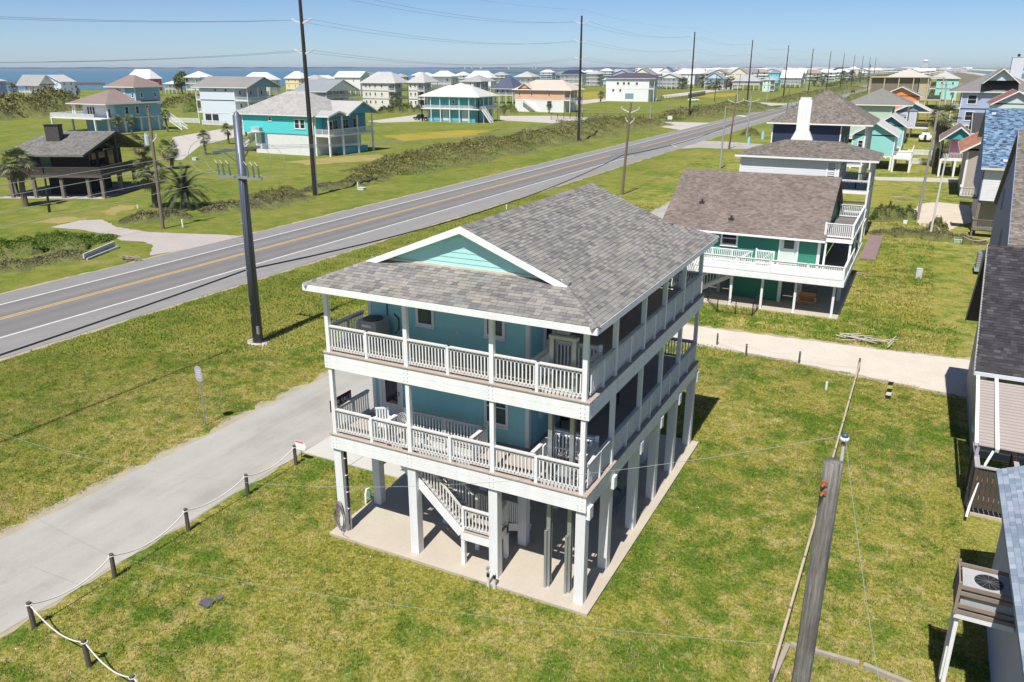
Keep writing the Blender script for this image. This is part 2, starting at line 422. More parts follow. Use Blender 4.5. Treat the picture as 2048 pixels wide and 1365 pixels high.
strip('marsh_bank', 1080, 1300, 150.5, 152.5, 0.07, MMARSH, 5)
strip('marsh', 1075, 1330, 153, 168, 0.02, MMARSH, 6)
# long low far shore
fs = MB(); rnd = random.Random(5); prev = None
MFAR = paint((0.05,0.075,0.055), 0.95, 0.3, 0.005, 0.1)
pts = []
for i in range(90):
    px = -300+i*25; d = 9200 if px < 900 else 7800
    a = ray(px, 136); L = sqrt(a[0]**2+a[1]**2); pts.append((a[0]/L*d, a[1]/L*d, rnd.uniform(7,16)))
for i in range(len(pts)-1):
    p, q = pts[i], pts[i+1]
    n = len(fs.v); e = 1.12
    fs.v += [(p[0],p[1],0),(q[0],q[1],0),(q[0],q[1],q[2]),(p[0],p[1],p[2]),(p[0]*e,p[1]*e,0),(q[0]*e,q[1]*e,0)]
    fs.f += [(n,n+1,n+2,n+3),(n+3,n+2,n+5,n+4)]
fs.build('far_shore', MFAR, kind='structure')
# ocean side
sh = [G(1905,141.0),G(1960,146.5),G(2010,152.5),G(2048,157.5),G(2140,170)]
sheet('ocean_water', [(p[0], p[1]) for p in sh] + [(9000,3000),(16000,16000),(3500,16000)], 0.05, MSEA)
MBEACH = paint((0.50,0.43,0.32), 0.95, 0.1, 0.02, 0.06)
b0 = [G(1890,140.4),G(1960,147),G(2010,153.3),G(2048,158.6),G(2140,171)]; b1 = [G(1890,141.4),G(1945,148.5),G(2000,158.5),G(2048,169.5),G(2140,190)]
sheet('beach_sand', b0+b1[::-1], 0.04, MBEACH)
MSURF = paint((0.75,0.78,0.78), 0.8, 0.2, 0.02, 0.1)
for k, (a, c, w_) in enumerate(((139.6,149.5,1.3),(139.0,146,1.2),(138.6,143.5,0.9))):
    t0 = [G(1925+i*22, a+(c-a)*(i/8)**1.25+random.uniform(-.15,.15)) for i in range(9)]
    t1 = [G(1925+i*22, a+(c-a)*(i/8)**1.25+w_*(0.35+0.65*i/8)+random.uniform(-.2,.2)) for i in range(9)]
    sheet('surf', t0+t1[::-1], 0.08, MSURF)
MDUNE = paint((0.16,0.14,0.085), 0.95, 0.35, 0.03, 0.15)
sheet('dune_field', b1 + [G(2140,240),G(2030,232),G(1970,205),G(1930,170),G(1895,150)], 0.02, MDUNE)
# ================================================================ building kit
def shingles(parent, poly3, eave_dir, mat, name='shingle', expo=0.143, wmin=0.19, wmax=0.34, lift=0.020, near=0, thick=0.006, seed=1, stuff_name='shingle_courses'):
    """lay individual shingles on a planar roof face. near = how many of the nearest become objects of their own"""
    rnd = random.Random(seed)
    P = [Vector(p) for p in poly3]; o = P[0]
    u = Vector(eave_dir).normalized()
    nrm = Vector((0,0,0))
    for i in range(len(P)): nrm += (P[i]-o).cross(P[(i+1) % len(P)]-o)
    nrm.normalize()
    if nrm.z < 0: nrm = -nrm
    v = nrm.cross(u).normalized()
    if v.z < 0: v = -v
    Q = [((p-o).dot(u), (p-o).dot(v)) for p in P]
    vmin = min(q[1] for q in Q); vmax = max(q[1] for q in Q)
    def span(t):
        xs = []
        for i in range(len(Q)):
            a, b = Q[i], Q[(i+1) % len(Q)]
            if (a[1]-t)*(b[1]-t) < 0: xs.append(a[0]+(b[0]-a[0])*(t-a[1])/(b[1]-a[1]))
        return (min(xs), max(xs)) if len(xs) >= 2 else None
    items = []
    t = vmin
    row = 0
    while t < vmax-0.02:
        sp = span(min(t+expo*0.5, vmax-0.005))
        if sp:
            x = sp[0]-rnd.uniform(0, 0.15)
            while x < sp[1]:
                w_ = rnd.uniform(wmin, wmax); a = max(x, sp[0]); b = min(x+w_, sp[1])
                if b-a > 0.02: items.append((a+0.004, b-0.004, t, min(t+expo*1.03, vmax), lift*rnd.uniform(0.75,1.3)))
                x += w_
        t += expo; row += 1
    camv = Vector((0,0,CAM_H))
    def c8(it):
        a, b, t0, t1, l = it
        q = lambda uu, vv, hh: o+u*uu+v*vv+nrm*hh
        return [q(a,t0,0.0), q(b,t0,0.0), q(b,t1,0.0), q(a,t1,0.0), q(a,t0,l), q(b,t0,l), q(b,t1,thick), q(a,t1,thick)]
    items.sort(key=lambda it: (c8(it)[4]-camv).length)
    if near:
        base = MB(); base.hexa([(0,0,0),(1,0,0),(1,1,0),(0,1,0),(0,0,1),(1,0,1),(1,1,0.45),(0,1,0.45)])
        me = base.mesh(name, mat)
        R3 = Matrix((u, v, nrm)).transposed().to_4x4()
        for it in items[:near]:
            a, b, t0, t1, l = it; p = o+u*a+v*t0
            inst(name, me, parent, mat4=Matrix.Translation(p) @ R3 @ Matrix.Diagonal((b-a, t1-t0, l, 1)))
    mb = MB()
    for it in items[near:]: mb.hexa(c8(it))
    if mb.v: mb.build(stuff_name, mat, parent, kind='stuff')
def ridge_caps(parent, p, q, mat, w_=0.15, L=0.2, name='ridge_cap', joined=True):
    p = Vector(p); q = Vector(q); d = q-p; n = max(1, int(d.length/L)); dn = d.normalized()
    a = dn.cross(Vector((0,0,1))).normalized(); up = a.cross(dn).normalized()
    mb = MB()
    for i in range(n):
        s = p+dn*(i*d.length/n); e = p+dn*((i+1)*d.length/n+0.02)
        h0 = 0.045; h1 = 0.030
        pts = [s-a*w_-up*(w_*0.25), s+up*h0, s+a*w_-up*(w_*0.25), e+a*w_-up*(w_*0.25+0.012), e+up*h1, e-a*w_-up*(w_*0.25+0.012)]
        if joined:
            k = len(mb.v); mb.v += [tuple(x) for x in pts]; mb.f += [(k,k+1,k+4,k+5),(k+1,k+2,k+3,k+4),(k,k+2,k+1)]
        else:
            m2 = MB(); m2.v = [tuple(x) for x in pts]; m2.f = [(0,1,4,5),(1,2,3,4),(0,2,1)]; m2.build(name, mat, parent)
    if joined and mb.v: mb.build('ridge_caps', mat, parent, kind='stuff')
def window(parent, p0, p1, face, frame=WHITE, pane=None, fw=0.10, proud=0.045, bars=1, cross=0, sill=True):
    """p0,p1 = lower-left and upper-right corner on a wall plane; face S,N,E,W tells which way it looks"""
    pane = pane or GLASS
    (ax, ay, az), (bx, by, bz) = p0, p1
    sgn = {'S':(0,-1),'N':(0,1),'E':(1,0),'W':(-1,0)}[face]
    def slab(mb, u0, u1, z0, z1, d0, d1):
        if face in 'SN': mb.box(u0, ay+sgn[1]*d0, z0, u1, ay+sgn[1]*d1, z1)
        else: mb.box(ax+sgn[0]*d0, u0, z0, ax+sgn[0]*d1, u1, z1)
    u0, u1 = (min(ax,bx), max(ax,bx)) if face in 'SN' else (min(ay,by), max(ay,by))
    f = MB()
    slab(f, u0, u0+fw, az, bz, 0.0, proud); slab(f, u1-fw, u1, az, bz, 0.0, proud)
    slab(f, u0+fw, u1-fw, bz-fw, bz, 0.0, proud); slab(f, u0+fw, u1-fw, az, az+fw, 0.0, proud)
    for k in range(bars):
        z = az+fw+(bz-az-2*fw)*(k+1)/(bars+1); slab(f, u0+fw, u1-fw, z-0.02, z+0.02, 0.003, proud*0.8)
    for k in range(cross):
        u = u0+fw+(u1-u0-2*fw)*(k+1)/(cross+1); slab(f, u-0.025, u+0.025, az+fw, bz-fw, 0.0, proud*0.9)
    if sill: slab(f, u0-0.03, u1+0.03, az-0.05, az-0.002, 0.0, proud+0.04)
    wn = f.build('window', frame, parent)
    g = MB(); slab(g, u0+fw*0.9, u1-fw*0.9, az+fw*0.9, bz-fw*0.9, 0.002, 0.014); g.build('pane', pane, wn)
    return wn
def door(parent, p0, p1, face, frame=WHITE, leaf=WHITE2, glass=None, proud=0.05):
    (ax, ay, az), (bx, by, bz) = p0, p1
    sgn = {'S':(0,-1),'N':(0,1),'E':(1,0),'W':(-1,0)}[face]
    def slab(mb, u0, u1, z0, z1, d0, d1):
        if face in 'SN': mb.box(u0, ay+sgn[1]*d0, z0, u1, ay+sgn[1]*d1, z1)
        else: mb.box(ax+sgn[0]*d0, u0, z0, ax+sgn[0]*d1, u1, z1)
    u0, u1 = (min(ax,bx), max(ax,bx)) if face in 'SN' else (min(ay,by), max(ay,by))
    f = MB(); fw = 0.11
    slab(f, u0, u0+fw, az, bz, 0, proud); slab(f, u1-fw, u1, az, bz, 0, proud); slab(f, u0+fw, u1-fw, bz-fw, bz, 0, proud)
    d = f.build('door', frame, parent)
    l = MB(); slab(l, u0+fw, u1-fw, az+0.02, bz-fw, 0.0, 0.02); l.build('door_leaf', leaf, d)
    if glass:
        g = MB(); q = 0.16; slab(g, u0+fw+q, u1-fw-q, az+(bz-az)*glass, bz-fw-0.18, 0.021, 0.03); g.build('pane', GLASS, d)
    h = MB(); slab(h, u1-fw-0.12, u1-fw-0.06, az+0.95, az+1.08, 0.021, 0.08); h.build('door_handle', GALV, d)
    return d
def siding(parent, x0, x1, y, z0, z1, face, mat, expo=0.17, name='plank', joined=False, top=None, sd=1):
    """lap boards on a wall plane. For S/N: x0..x1 at y; for E/W: x0..x1 are y-values at x=y. top(u) clips under a gable"""
    mb = MB(); z = z0; k = 0
    while z < z1-0.02:
        zt = min(z+expo, z1); a, b = x0, x1
        if top: 
            r = top(z+0.5*(zt-z)); 
            if r is None: break
            a, b = r
        t0, t1 = 0.026, 0.010
        s = {'S':-1,'N':1,'E':1,'W':-1}[face]
        q = mb if joined else MB()
        if face in 'SN': q.hexa([(a,y,z),(b,y,z),(b,y+s*t0,z),(a,y+s*t0,z),(a,y,zt),(b,y,zt),(b,y+s*t1,zt),(a,y+s*t1,zt)])
        else: q.hexa([(y,a,z),(y,b,z),(y+s*t0,b,z),(y+s*t0,a,z),(y,a,zt),(y,b,zt),(y+s*t1,b,zt),(y+s*t1,a,zt)])
        if not joined: q.build(name, mat, parent, fix=True)
        z = zt; k += 1
    if joined: mb.build('lap_siding', mat, parent, kind='stuff', fix=True)
_bal = {}
def railing(parent, p, q, z, mat, h=0.95, gap=0.125, each=False, bw=0.04, mid=0, cap=None, name='railing', posts=0, low=0.09):
    """p,q in plan; z deck height. each=True makes every baluster an object of its own"""
    P = Vector((p[0],p[1],0)); Q = Vector((q[0],q[1],0)); d = Q-P; L = d.length; dn = d.normalized()
    r = MB()
    r.beam((p[0],p[1],z+h-0.02), (q[0],q[1],z+h-0.02), 0.14, 0.04)
    r.beam((p[0],p[1],z+h-0.09), (q[0],q[1],z+h-0.09), 0.04, 0.09)
    r.beam((p[0],p[1],z+low+0.04), (q[0],q[1],z+low+0.04), 0.04, 0.09)
    for k in range(posts):
        c = P+d*((k+1)/(posts+1)); r.box(c.x-0.045, c.y-0.045, z-0.12, c.x+0.045, c.y+0.045, z+h-0.04)
    ro = r.build(name, cap or mat, parent)
    n = max(1, int(L/gap)); zb0 = z+low+0.02; zb1 = z+h-0.06
    if each:
        key = (mat.name, round(zb1-zb0,3), bw)
        if key not in _bal:
            m = MB(); m.box(-bw/2,-bw/2,0,bw/2,bw/2,zb1-zb0); _bal[key] = m.mesh('baluster', mat)
        for i in range(n):
            c = P+d*((i+0.5)/n); inst('baluster', _bal[key], ro, (c.x, c.y, zb0), rot=(0,0,atan2(dn.y, dn.x)))
    else:
        b = MB()
        for i in range(n):
            c = P+d*((i+0.5)/n); b.box(c.x-bw/2, c.y-bw/2, zb0, c.x+bw/2, c.y+bw/2, zb1)
        b.build('balusters', mat, ro, kind='stuff')
    return ro
# ================================================================ the three-level stilt house
TEAL = paint((0.30,0.62,0.62), 0.6, 0.12, 0.8, 0.06, (1.5,1.5,0.5))
TEALG = paint((0.40,0.69,0.65), 0.6, 0.10, 0.6, 0.05)
SHADESIDE = paint((0.028,0.034,0.038), 0.7, 0.15, 1.0, 0.1)  # near-black tone: the deep porch shade painted into the siding colour
DECKM = paint((0.40,0.33,0.28), 0.85, 0.2, 2.2, 0.15, (1,1,1))
DECKD = paint((0.17,0.155,0.145), 0.85, 0.2, 2.2, 0.15)
RAILG = paint((0.60,0.585,0.57), 0.7, 0.12, 1.5, 0.1)
SHG = shingle_mat([(0.0,(0.152,0.145,0.141)), (0.22,(0.195,0.187,0.177)), (0.5,(0.232,0.223,0.206)), (0.8,(0.266,0.255,0.232)), (0.95,(0.295,0.273,0.243)), (1.0,(0.28,0.24,0.20))])
HX0, HX1, HY0, HY1 = -17.75, -7.80, 20.33, 33.80       # outer faces of the deck bands
PX = [-17.58, -14.34, -11.13, -8.0]; PY = [20.58, 22.76, 25.62, 28.12, 30.68, 33.58]
Z1, Z2 = 4.17, 7.31                                     # deck levels
WX0, WX1, WY0, WY1 = -17.32, -10.85, 22.50, 32.0        # wall lines
house = thing('stilt_house', 'turquoise three-level stilt house with white porches and grey shingle roof above a concrete pad', 'house', (-12.7, 27, 0.1))
for x in PX:
    for y in PY:
        m = MB(); h = 0.165; m.box(x-h, y-h, 0.1, x+h, y+h, 3.56); m.build('pile', WHITE2, house)
for y in PY:                                            # corbel blocks on the piles of the seaward side
    m = MB(); m.box(-7.83, y-0.14, 3.28, -7.70, y+0.14, 3.72); m.build('corbel', WHITE, house)
for zt in (Z1, Z2):
    zb = zt-0.60
    for k in range(2):                                  # two stacked band boards on each side
        a = zb+k*0.288; b = a+0.283
        m = MB(); m.box(HX0, HY0, a, HX1, HY0+0.045, b); m.build('band_board', WHITE, house)
        m = MB(); m.box(HX1-0.045, HY0+0.047, a, HX1, HY1-0.047, b); m.build('band_board', WHITE, house)
        m = MB(); m.box(HX0, HY0+0.047, a, HX0+0.045, HY1-0.047, b); m.build('band_board', WHITE, house)
        m = MB(); m.box(HX0, HY1-0.045, a, HX1, HY1, b); m.build('band_board', WHITE, house)
    j = MB(); y = HY0+0.4
    while y < HY1-0.1:
        j.box(HX0+0.05, y, zb+0.16, HX1-0.05, y+0.045, zb+0.53); y += 0.45
    j.build('joists', OFFWHITE, house, kind='stuff')
    bt = MB()                                           # bolt heads where bands meet piles
    for x in PX:
        for dz in (0.1, 0.22, 0.38, 0.5):
            for dx in (-0.07, 0.07): bt.cone((x+dx, HY0, zb+dz), (x+dx, HY0-0.012, zb+dz), 0.016, 0.014, 6)
    for y in PY:
        for dz in (0.1, 0.22, 0.38, 0.5): bt.cone((HX1, y, zb+dz), (HX1+0.012, y, zb+dz), 0.018, 0.015, 6)
    bt.build('bolt_heads', GALV, house, kind='stuff')
# deck boards, cut round the stair well and the lift shaft
STW = (-15.35, -12.05, 20.55, 21.55)
LFT = (-9.75, -8.25, 20.55, 22.15)
def deck(zt, holes, x0, x1, y0, y1, parent):
    w_ = 0.138; g = 0.007; y = y0
    while y < y1-0.05:
        yb = min(y+w_, y1); segs = [(x0, x1)]
        for (a, b, c, d) in holes:
            if y < d and yb > c:
                ns = []
                for s in segs:
                    if s[0] < a: ns.append((s[0], min(a, s[1])))
                    if s[1] > b: ns.append((max(b, s[0]), s[1]))
                segs = [s for s in ns if s[1]-s[0] > 0.05]
        for s in segs:
            m = MB(); m.box(s[0], y, zt-0.032, s[1], yb, zt); m.build('deck_board', DECKM, parent)
        y = yb+g
deck(Z1, [STW, LFT], HX0-0.02, HX1+0.03, HY0-0.04, WY0-0.03, house)
deck(Z2, [LFT], HX0-0.02, HX1+0.03, HY0-0.04, WY0-0.03, house)
for zt in (Z1, Z2): deck(zt, [], WX1+0.03, HX1+0.03, WY0+0.003, HY1+0.02, house); deck(zt, [], HX0, WX1, WY1+0.03, HY1+0.02, house)
# posts on both porches
for zt, ztop in ((Z1, Z2-0.60), (Z2, 9.66)):
    pw = 0.075
    for x in PX[:]:
        m = MB(); m.box(x-pw, HY0+0.05, zt, x+pw, HY0+0.05+2*pw, ztop); m.build('porch_post', WHITE, house)
        m = MB(); m.box(x-pw, HY1-0.05-2*pw, zt, x+pw, HY1-0.05, ztop); m.build('porch_post', WHITE, house)
    for y in PY[1:-1]:
        m = MB(); m.box(HX1-0.05-2*pw, y-pw, zt, HX1-0.05, y+pw, ztop); m.build('porch_post', WHITE, house)
# railings, every baluster a piece
for zt in (Z1, Z2):
    yy = HY0+0.125
    for i in range(3):
        a, b = PX[i]+0.08, PX[i+1]-0.08; c = (a+b)/2
        railing(house, (a,yy), (c-0.05,yy), zt, WHITE, each=True, gap=0.122, cap=RAILG)
        railing(house, (c+0.05,yy), (b,yy), zt, WHITE, each=True, gap=0.122, cap=RAILG)
        m = MB(); m.box(c-0.05, yy-0.07, zt-0.10, c+0.05, yy+0.04, zt+0.92); m.build('rail_post', WHITE, house)
    xx = HX1-0.125
    for i in range(5):
        a, b = PY[i]+0.09, PY[i+1]-0.09; c = (a+b)/2
        e = i < 2
        railing(house, (xx,a), (xx,c-0.04), zt, WHITE, each=e, gap=0.122, cap=RAILG)
        railing(house, (xx,c+0.04), (xx,b), zt, WHITE, each=e, gap=0.122, cap=RAILG)
        m = MB(); m.box(xx-0.04, c-0.045, zt-0.10, xx+0.07, c+0.045, zt+0.92); m.build('rail_post', WHITE, house)
    railing(house, (HX0+0.17,HY0+0.25), (HX0+0.17,WY0-0.05), zt, WHITE, each=(zt == Z1), gap=0.125, cap=RAILG, posts=1)
    for i in range(3): railing(house, (PX[i]+0.09,HY1-0.12), (PX[i+1]-0.09,HY1-0.12), zt, WHITE, gap=0.125, cap=RAILG, posts=1)
# lattice screen panel on the far end of the upper porch
lm = MB(); x = -11.0
for k in range(40):
    a = -11.0+k*0.105
    lm.beam((a, HY1-0.02, Z2+0.05), (a+0.5, HY1-0.02, Z2+1.5), 0.012, 0.035, up=(0,1,0)) if a+0.5 < -7.9 else None
    lm.beam((a+0.5, HY1-0.035, Z2+0.05), (a, HY1-0.035, Z2+1.5), 0.012, 0.035, up=(0,1,0)) if a+0.5 < -7.9 else None
lm.build('lattice_screen', WHITE, house)
# walls
for zt, ztop in ((Z1, Z2-0.62), (Z2, 9.82)):
    m = MB(); m.box(WX0+0.005, WY0+0.005, zt-0.03, WX1-0.005, WY1-0.005, ztop); m.build('wall', TEAL, house)
    siding(house, WX0, WX1, WY0, zt, ztop, 'S', TEAL, 0.172)
    siding(house, WY0, 25.75, WX1, zt, ztop, 'E', TEAL, 0.172)
    siding(house, 25.75, WY1, WX1, zt, ztop, 'E', SHADESIDE, 0.172, name='shaded_plank')  # rear stretch of the east wall, porch shade put into the plank colour
    siding(house, WY0, WY1, WX0, zt, ztop, 'W', TEAL, 0.172, joined=True)
    siding(house, WX0, WX1, WY1, zt, ztop, 'N', TEAL, 0.172, joined=True)
    for cx_, cy_, f in ((WX0, WY0, 'a'), (WX1, WY0, 'b')):
        m = MB(); s = 1 if f == 'b' else -1
        m.box(cx_-s*0.10, WY0-0.045, zt, cx_+s*0.045, WY0-0.002, ztop); m.box(cx_+s*0.002, WY0-0.002, zt, cx_+s*0.045, WY0+0.10, ztop)
        m.build('corner_board', WHITE2, house)
BLIND = glass_mat((0.055,0.085,0.075))
for (a, b) in ((-15.28,-14.52), (-12.5,-11.72)):
    window(house, (a, WY0-0.02, Z2+0.72), (b, WY0-0.02, Z2+2.02), 'S', pane=BLIND)
window(house, (-12.55, WY0-0.02, Z1+0.62), (-11.6, WY0-0.02, Z1+2.02), 'S', pane=BLIND)
door(house, (-17.05, WY0-0.02, Z1), (-15.98, WY0-0.02, Z1+2.12), 'S', glass=0.28)
window(house, (WX1+0.02, 23.3, Z1+0.9), (WX1+0.02, 24.3, Z1+2.05), 'E')
for y in (23.55, 24.55): door(house, (WX1+0.02, y, Z2), (WX1+0.02, y+0.98, Z2+2.12), 'E', glass=0.2)
for zt in (Z1, Z2):
    for y in (26.6, 29.2): window(house, (WX1+0.02, y, zt+0.8), (WX1+0.02, y+1.5, zt+2.05), 'E', cross=1)
m = MB(); m.box(-13.62, WY0-0.05, Z2+0.62, -13.52, WY0-0.026, Z2+0.75); m.build('outlet_box', OFFWHITE, house)
# roof: Dutch gable with a skirt round it
EX0, EX1, EY0, EY1, EZ = -17.95, -7.45, 19.80, 34.02, 9.84
RXc, RZ, RYa, RYb = -12.7, 11.94, 21.30, 32.50
SL = (RZ-EZ)/(EX1-RXc)
hx1, hx0 = EX1-1.55, EX0+1.55; hz = EZ+SL*1.55
GY = 21.57                                              # gable wall
rb = MB()
def roofslab(pts, t=0.10):
    rb.prism([Vector(p)-Vector((0,0,t)) for p in pts], (0,0,t))
right = [(EX1,EY0,EZ),(EX1,EY1,EZ),(hx1,RYb,hz),(RXc,RYb,RZ),(RXc,RYa,RZ),(hx1,RYa,hz)]
left = [(EX0,EY1,EZ),(EX0,EY0,EZ),(hx0,RYa,hz),(RXc,RYa,RZ),(RXc,RYb,RZ),(hx0,RYb,hz)]
sk = (hz-EZ)/(RYa-EY0); zt_ = hz+sk*(GY-RYa)
front = [(EX0,EY0,EZ),(EX1,EY0,EZ),(hx1,RYa,hz),(hx1,GY,zt_),(hx0,GY,zt_),(hx0,RYa,hz)]
back = [(EX1,EY1,EZ),(EX0,EY1,EZ),(hx0,RYb,hz),(hx0,RYb-0.27,zt_),(hx1,RYb-0.27,zt_),(hx1,RYb,hz)]
for p in (right, left, front, back): roofslab(p)
roof = rb.build('roof', paint((0.16,0.155,0.15), 0.9), house, fix=True)
shingles(roof, front, (1,0,0), SHG, near=150, seed=3)
shingles(roof, right, (0,1,0), SHG, near=150, seed=4)
shingles(roof, left, (0,1,0), SHG, seed=5); shingles(roof, back, (1,0,0), SHG, seed=6)
ridge_caps(roof, (EX1,EY0,EZ), (hx1,RYa,hz), SHG, 0.17, 0.16, joined=False)
ridge_caps(roof, (EX0,EY0,EZ), (hx0,RYa,hz), SHG, 0.17, 0.16)
ridge_caps(roof, (EX1,EY1,EZ), (hx1,RYb,hz), SHG, 0.15, 0.16); ridge_caps(roof, (RXc,RYa,RZ), (RXc,RYb,RZ), SHG, 0.15, 0.18)
# soffit, fascia, rakes
m = MB(); m.box(EX0+0.06, EY0+0.06, EZ-0.20, EX1-0.06, EY1-0.06, EZ-0.185); m.build('soffit', WHITE2, house)
for (a, b) in (((EX0,EY0),(EX1,EY0)), ((EX0,EY1),(EX1,EY1))):
    m = MB(); m.box(a[0]-0.02, a[1]-0.02, EZ-0.22, b[0]+0.02, a[1]+0.025, EZ-0.005); m.build('fascia', WHITE, house)
for x in (EX0, EX1):
    m = MB(); m.box(x-0.02, EY0+0.027, EZ-0.22, x+0.025, EY1-0.027, EZ-0.005); m.build('fascia', WHITE, house)
m = MB(); m.box(HX0+0.1, HY0+0.06, 9.50, HX1-0.1, HY0+0.20, 9.66); m.build('porch_beam', WHITE, house)
m = MB(); m.box(HX1-0.2, HY0+0.22, 9.50, HX1-0.06, HY1-0.1, 9.66); m.build('porch_beam', WHITE, house)
for yb, s in ((RYa, -1), (RYb, 1)):
    for sx_ in (-1, 1):
        xe = hx1 if sx_ > 0 else hx0; ze = RZ-SL*(abs(xe-RXc)); up_ = 0.035 if s < 0 else -0.01
        m = MB()
        m.prism([(RXc, yb, RZ+up_), (xe, yb, ze+up_), (xe, yb, ze-0.17), (RXc, yb, RZ-0.19)], (0, s*0.045, 0)); m.build('rake_board', WHITE, house, fix=True)
        m = MB(); yi = GY if s < 0 else RYb-0.27; xe = RXc+(xe-RXc)*0.93; ze = RZ-SL*(abs(xe-RXc))
        m.hexa([(RXc, yb, RZ-0.125), (xe, yb, ze-0.125), (xe, yi, ze-0.125), (RXc, yi, RZ-0.125), (RXc, yb, RZ-0.11), (xe, yb, ze-0.11), (xe, yi, ze-0.11), (RXc, yi, RZ-0.11)]); m.build('rake_soffit', TEALG, house, fix=True)
for yg, f in ((GY, 'S'), (RYb-0.27, 'N')):
    m = MB(); s = 1 if f == 'S' else -1
    m.prism([(RXc-(RZ-0.15-zt_)/SL, yg, zt_-0.02), (RXc+(RZ-0.15-zt_)/SL, yg, zt_-0.02), (RXc, yg, RZ-0.15)], (0, s*0.1, 0)); m.build('gable_wall', TEALG, house, fix=True)
    siding(house, 0, 0, yg, zt_-0.02, RZ-0.16, f, TEALG, 0.172, name='gable_plank', top=lambda z: (RXc-(RZ-0.24-z)/SL, RXc+(RZ-0.24-z)/SL) if z < RZ-0.28 else None)
m = MB(); m.box(hx0+0.25, GY-0.07, zt_-0.02, hx1-0.25, GY-0.03, zt_+0.05); m.build('flashing', paint((0.62,0.56,0.44), 0.6), house)
# stair well railings on the lower porch, with entrance at the landward end
railing(house, (STW[0]+0.1,21.60), (STW[1],21.60), Z1, WHITE, each=True, cap=RAILG, posts=1)
railing(house, (STW[1]+0.02,20.6), (STW[1]+0.02,21.56), Z1, WHITE, each=True, cap=RAILG)
for (px_, py_) in ((STW[0]+0.05,21.60), (STW[1]+0.02,21.60)):
    m = MB(); m.box(px_-0.05, py_-0.05, Z1, px_+0.05, py_+0.05, Z1+1.0); m.build('rail_post', WHITE, house)
m = MB(); m.box(STW[0]-0.1, 20.45, Z1+0.86, STW[0]+0.05, 21.1, Z1+0.9); m.box(STW[0]-0.1, 20.5, Z1, STW[0]-0.02, 20.58, Z1+0.86); m.box(STW[0]-0.1, 21.0, Z1, STW[0]-0.02, 21.08, Z1+0.86); m.build('rail_post', WHITE, house)
# stairs from the lower porch to the ground
ZL = 1.45
stair = MB()
for y in (20.62, 21.50): stair.beam((STW[0]+0.15, y, Z1-0.35), (-12.5, y, ZL-0.12), 0.05, 0.30)
st = stair.build('stair', WHITE, house)
n = 15
for i in range(n):
    f = (i+0.5)/n; x = STW[0]+0.2+(-12.5-STW[0]-0.2)*f; z = Z1-(Z1-ZL)*((i+1)/(n+1))
    m = MB(); m.box(x-0.14, 20.65, z-0.04, x+0.14, 21.47, z); m.build('tread', DECKM, st)
    m = MB(); m.box(x-0.15, 20.65, z-0.16, x-0.13, 21.47, z-0.042); m.build('riser', DECKD, st)
for y in (20.62, 21.50):
    r = MB(); a = Vector((-14.6, y, Z1-0.62+0.9)); b = Vector((-12.5, y, ZL+0.95))
    r.beam(a, b, 0.09, 0.045); r.beam(a-Vector((0,0,0.75)), b-Vector((0,0,0.75)), 0.04, 0.08); ro = r.build('stair_rail', RAILG, st)
    for k in range(17):
        p = a+(b-a)*((k+0.5)/17); m = MB(); m.box(p.x-0.02, y-0.02, p.z-0.74, p.x+0.02, y+0.02, p.z-0.01); m.build('baluster', WHITE, ro)
# landing
LX0, LX1, LY0, LY1 = -12.52, -11.22, 20.60, 21.75
m = MB(); m.box(LX0, LY0, ZL-0.34, LX1, LY0+0.04, ZL-0.035); m.box(LX0, LY1-0.04, ZL-0.34, LX1, LY1, ZL-0.035); m.box(LX0, LY0+0.042, ZL-0.34, LX0+0.04, LY1-0.042, ZL-0.035); m.box(LX1-0.04, LY0+0.042, ZL-0.34, LX1, LY1-0.042, ZL-0.035)
ld = m.build('landing', WHITE, house)
y = LY0
while y < LY1-0.05:
    m = MB(); m.box(LX0-0.02, y, ZL-0.03, LX1+0.02, min(y+0.135, LY1), ZL); m.build('deck_board', DECKM, ld); y += 0.142
for (x, y) in ((LX0+0.07,LY0+0.09),(LX0+0.07,LY1-0.09),(LX1-0.07,LY1-0.09),(LX1-0.07,LY0+0.09)):
    m = MB(); m.box(x-0.07, y-0.07, 0.1, x+0.07, y+0.07, ZL-0.04); m.build('landing_post', WHITE, ld)
    m = MB(); m.box(x-0.05, y-0.05, ZL, x+0.05, y+0.05, ZL+0.92); m.build('rail_post', WHITE, ld)
railing(house, (LX0+0.12,LY0+0.07), (LX1-0.1,LY0+0.07), ZL, WHITE, h=0.92, each=True, cap=RAILG)
railing(house, (LX1-0.05,LY0+0.14), (LX1-0.05,LY1-0.14), ZL, WHITE, h=0.92, each=True, cap=RAILG)
# lower flight, down under the house
s2 = MB()
for x in (LX0+0.08, LX1-0.08): s2.beam((x, LY1, ZL-0.15), (x, LY1+1.95, 0.2), 0.05, 0.26)
s2 = s2.build('stair', WHITE, house)
for i in range(7):
    m = MB(); y = LY1+0.15+i*0.26; z = ZL-0.18*(i+1)+0.02; m.box(LX0+0.1, y-0.13, z-0.04, LX1-0.1, y+0.13, z); m.build('tread', DECKM, s2)
for x in (LX0+0.08, LX1-0.08):
    r = MB(); a = Vector((x, LY1, ZL+0.9)); b = Vector((x, LY1+1.9, 1.05)); r.beam(a, b, 0.09, 0.045); ro = r.build('stair_rail', RAILG, s2)
    for k in range(11):
        p = a+(b-a)*((k+0.5)/11); m = MB(); m.box(x-0.02, p.y-0.02, p.z-0.8, x+0.02, p.y+0.02, p.z); m.build('baluster', WHITE, ro)
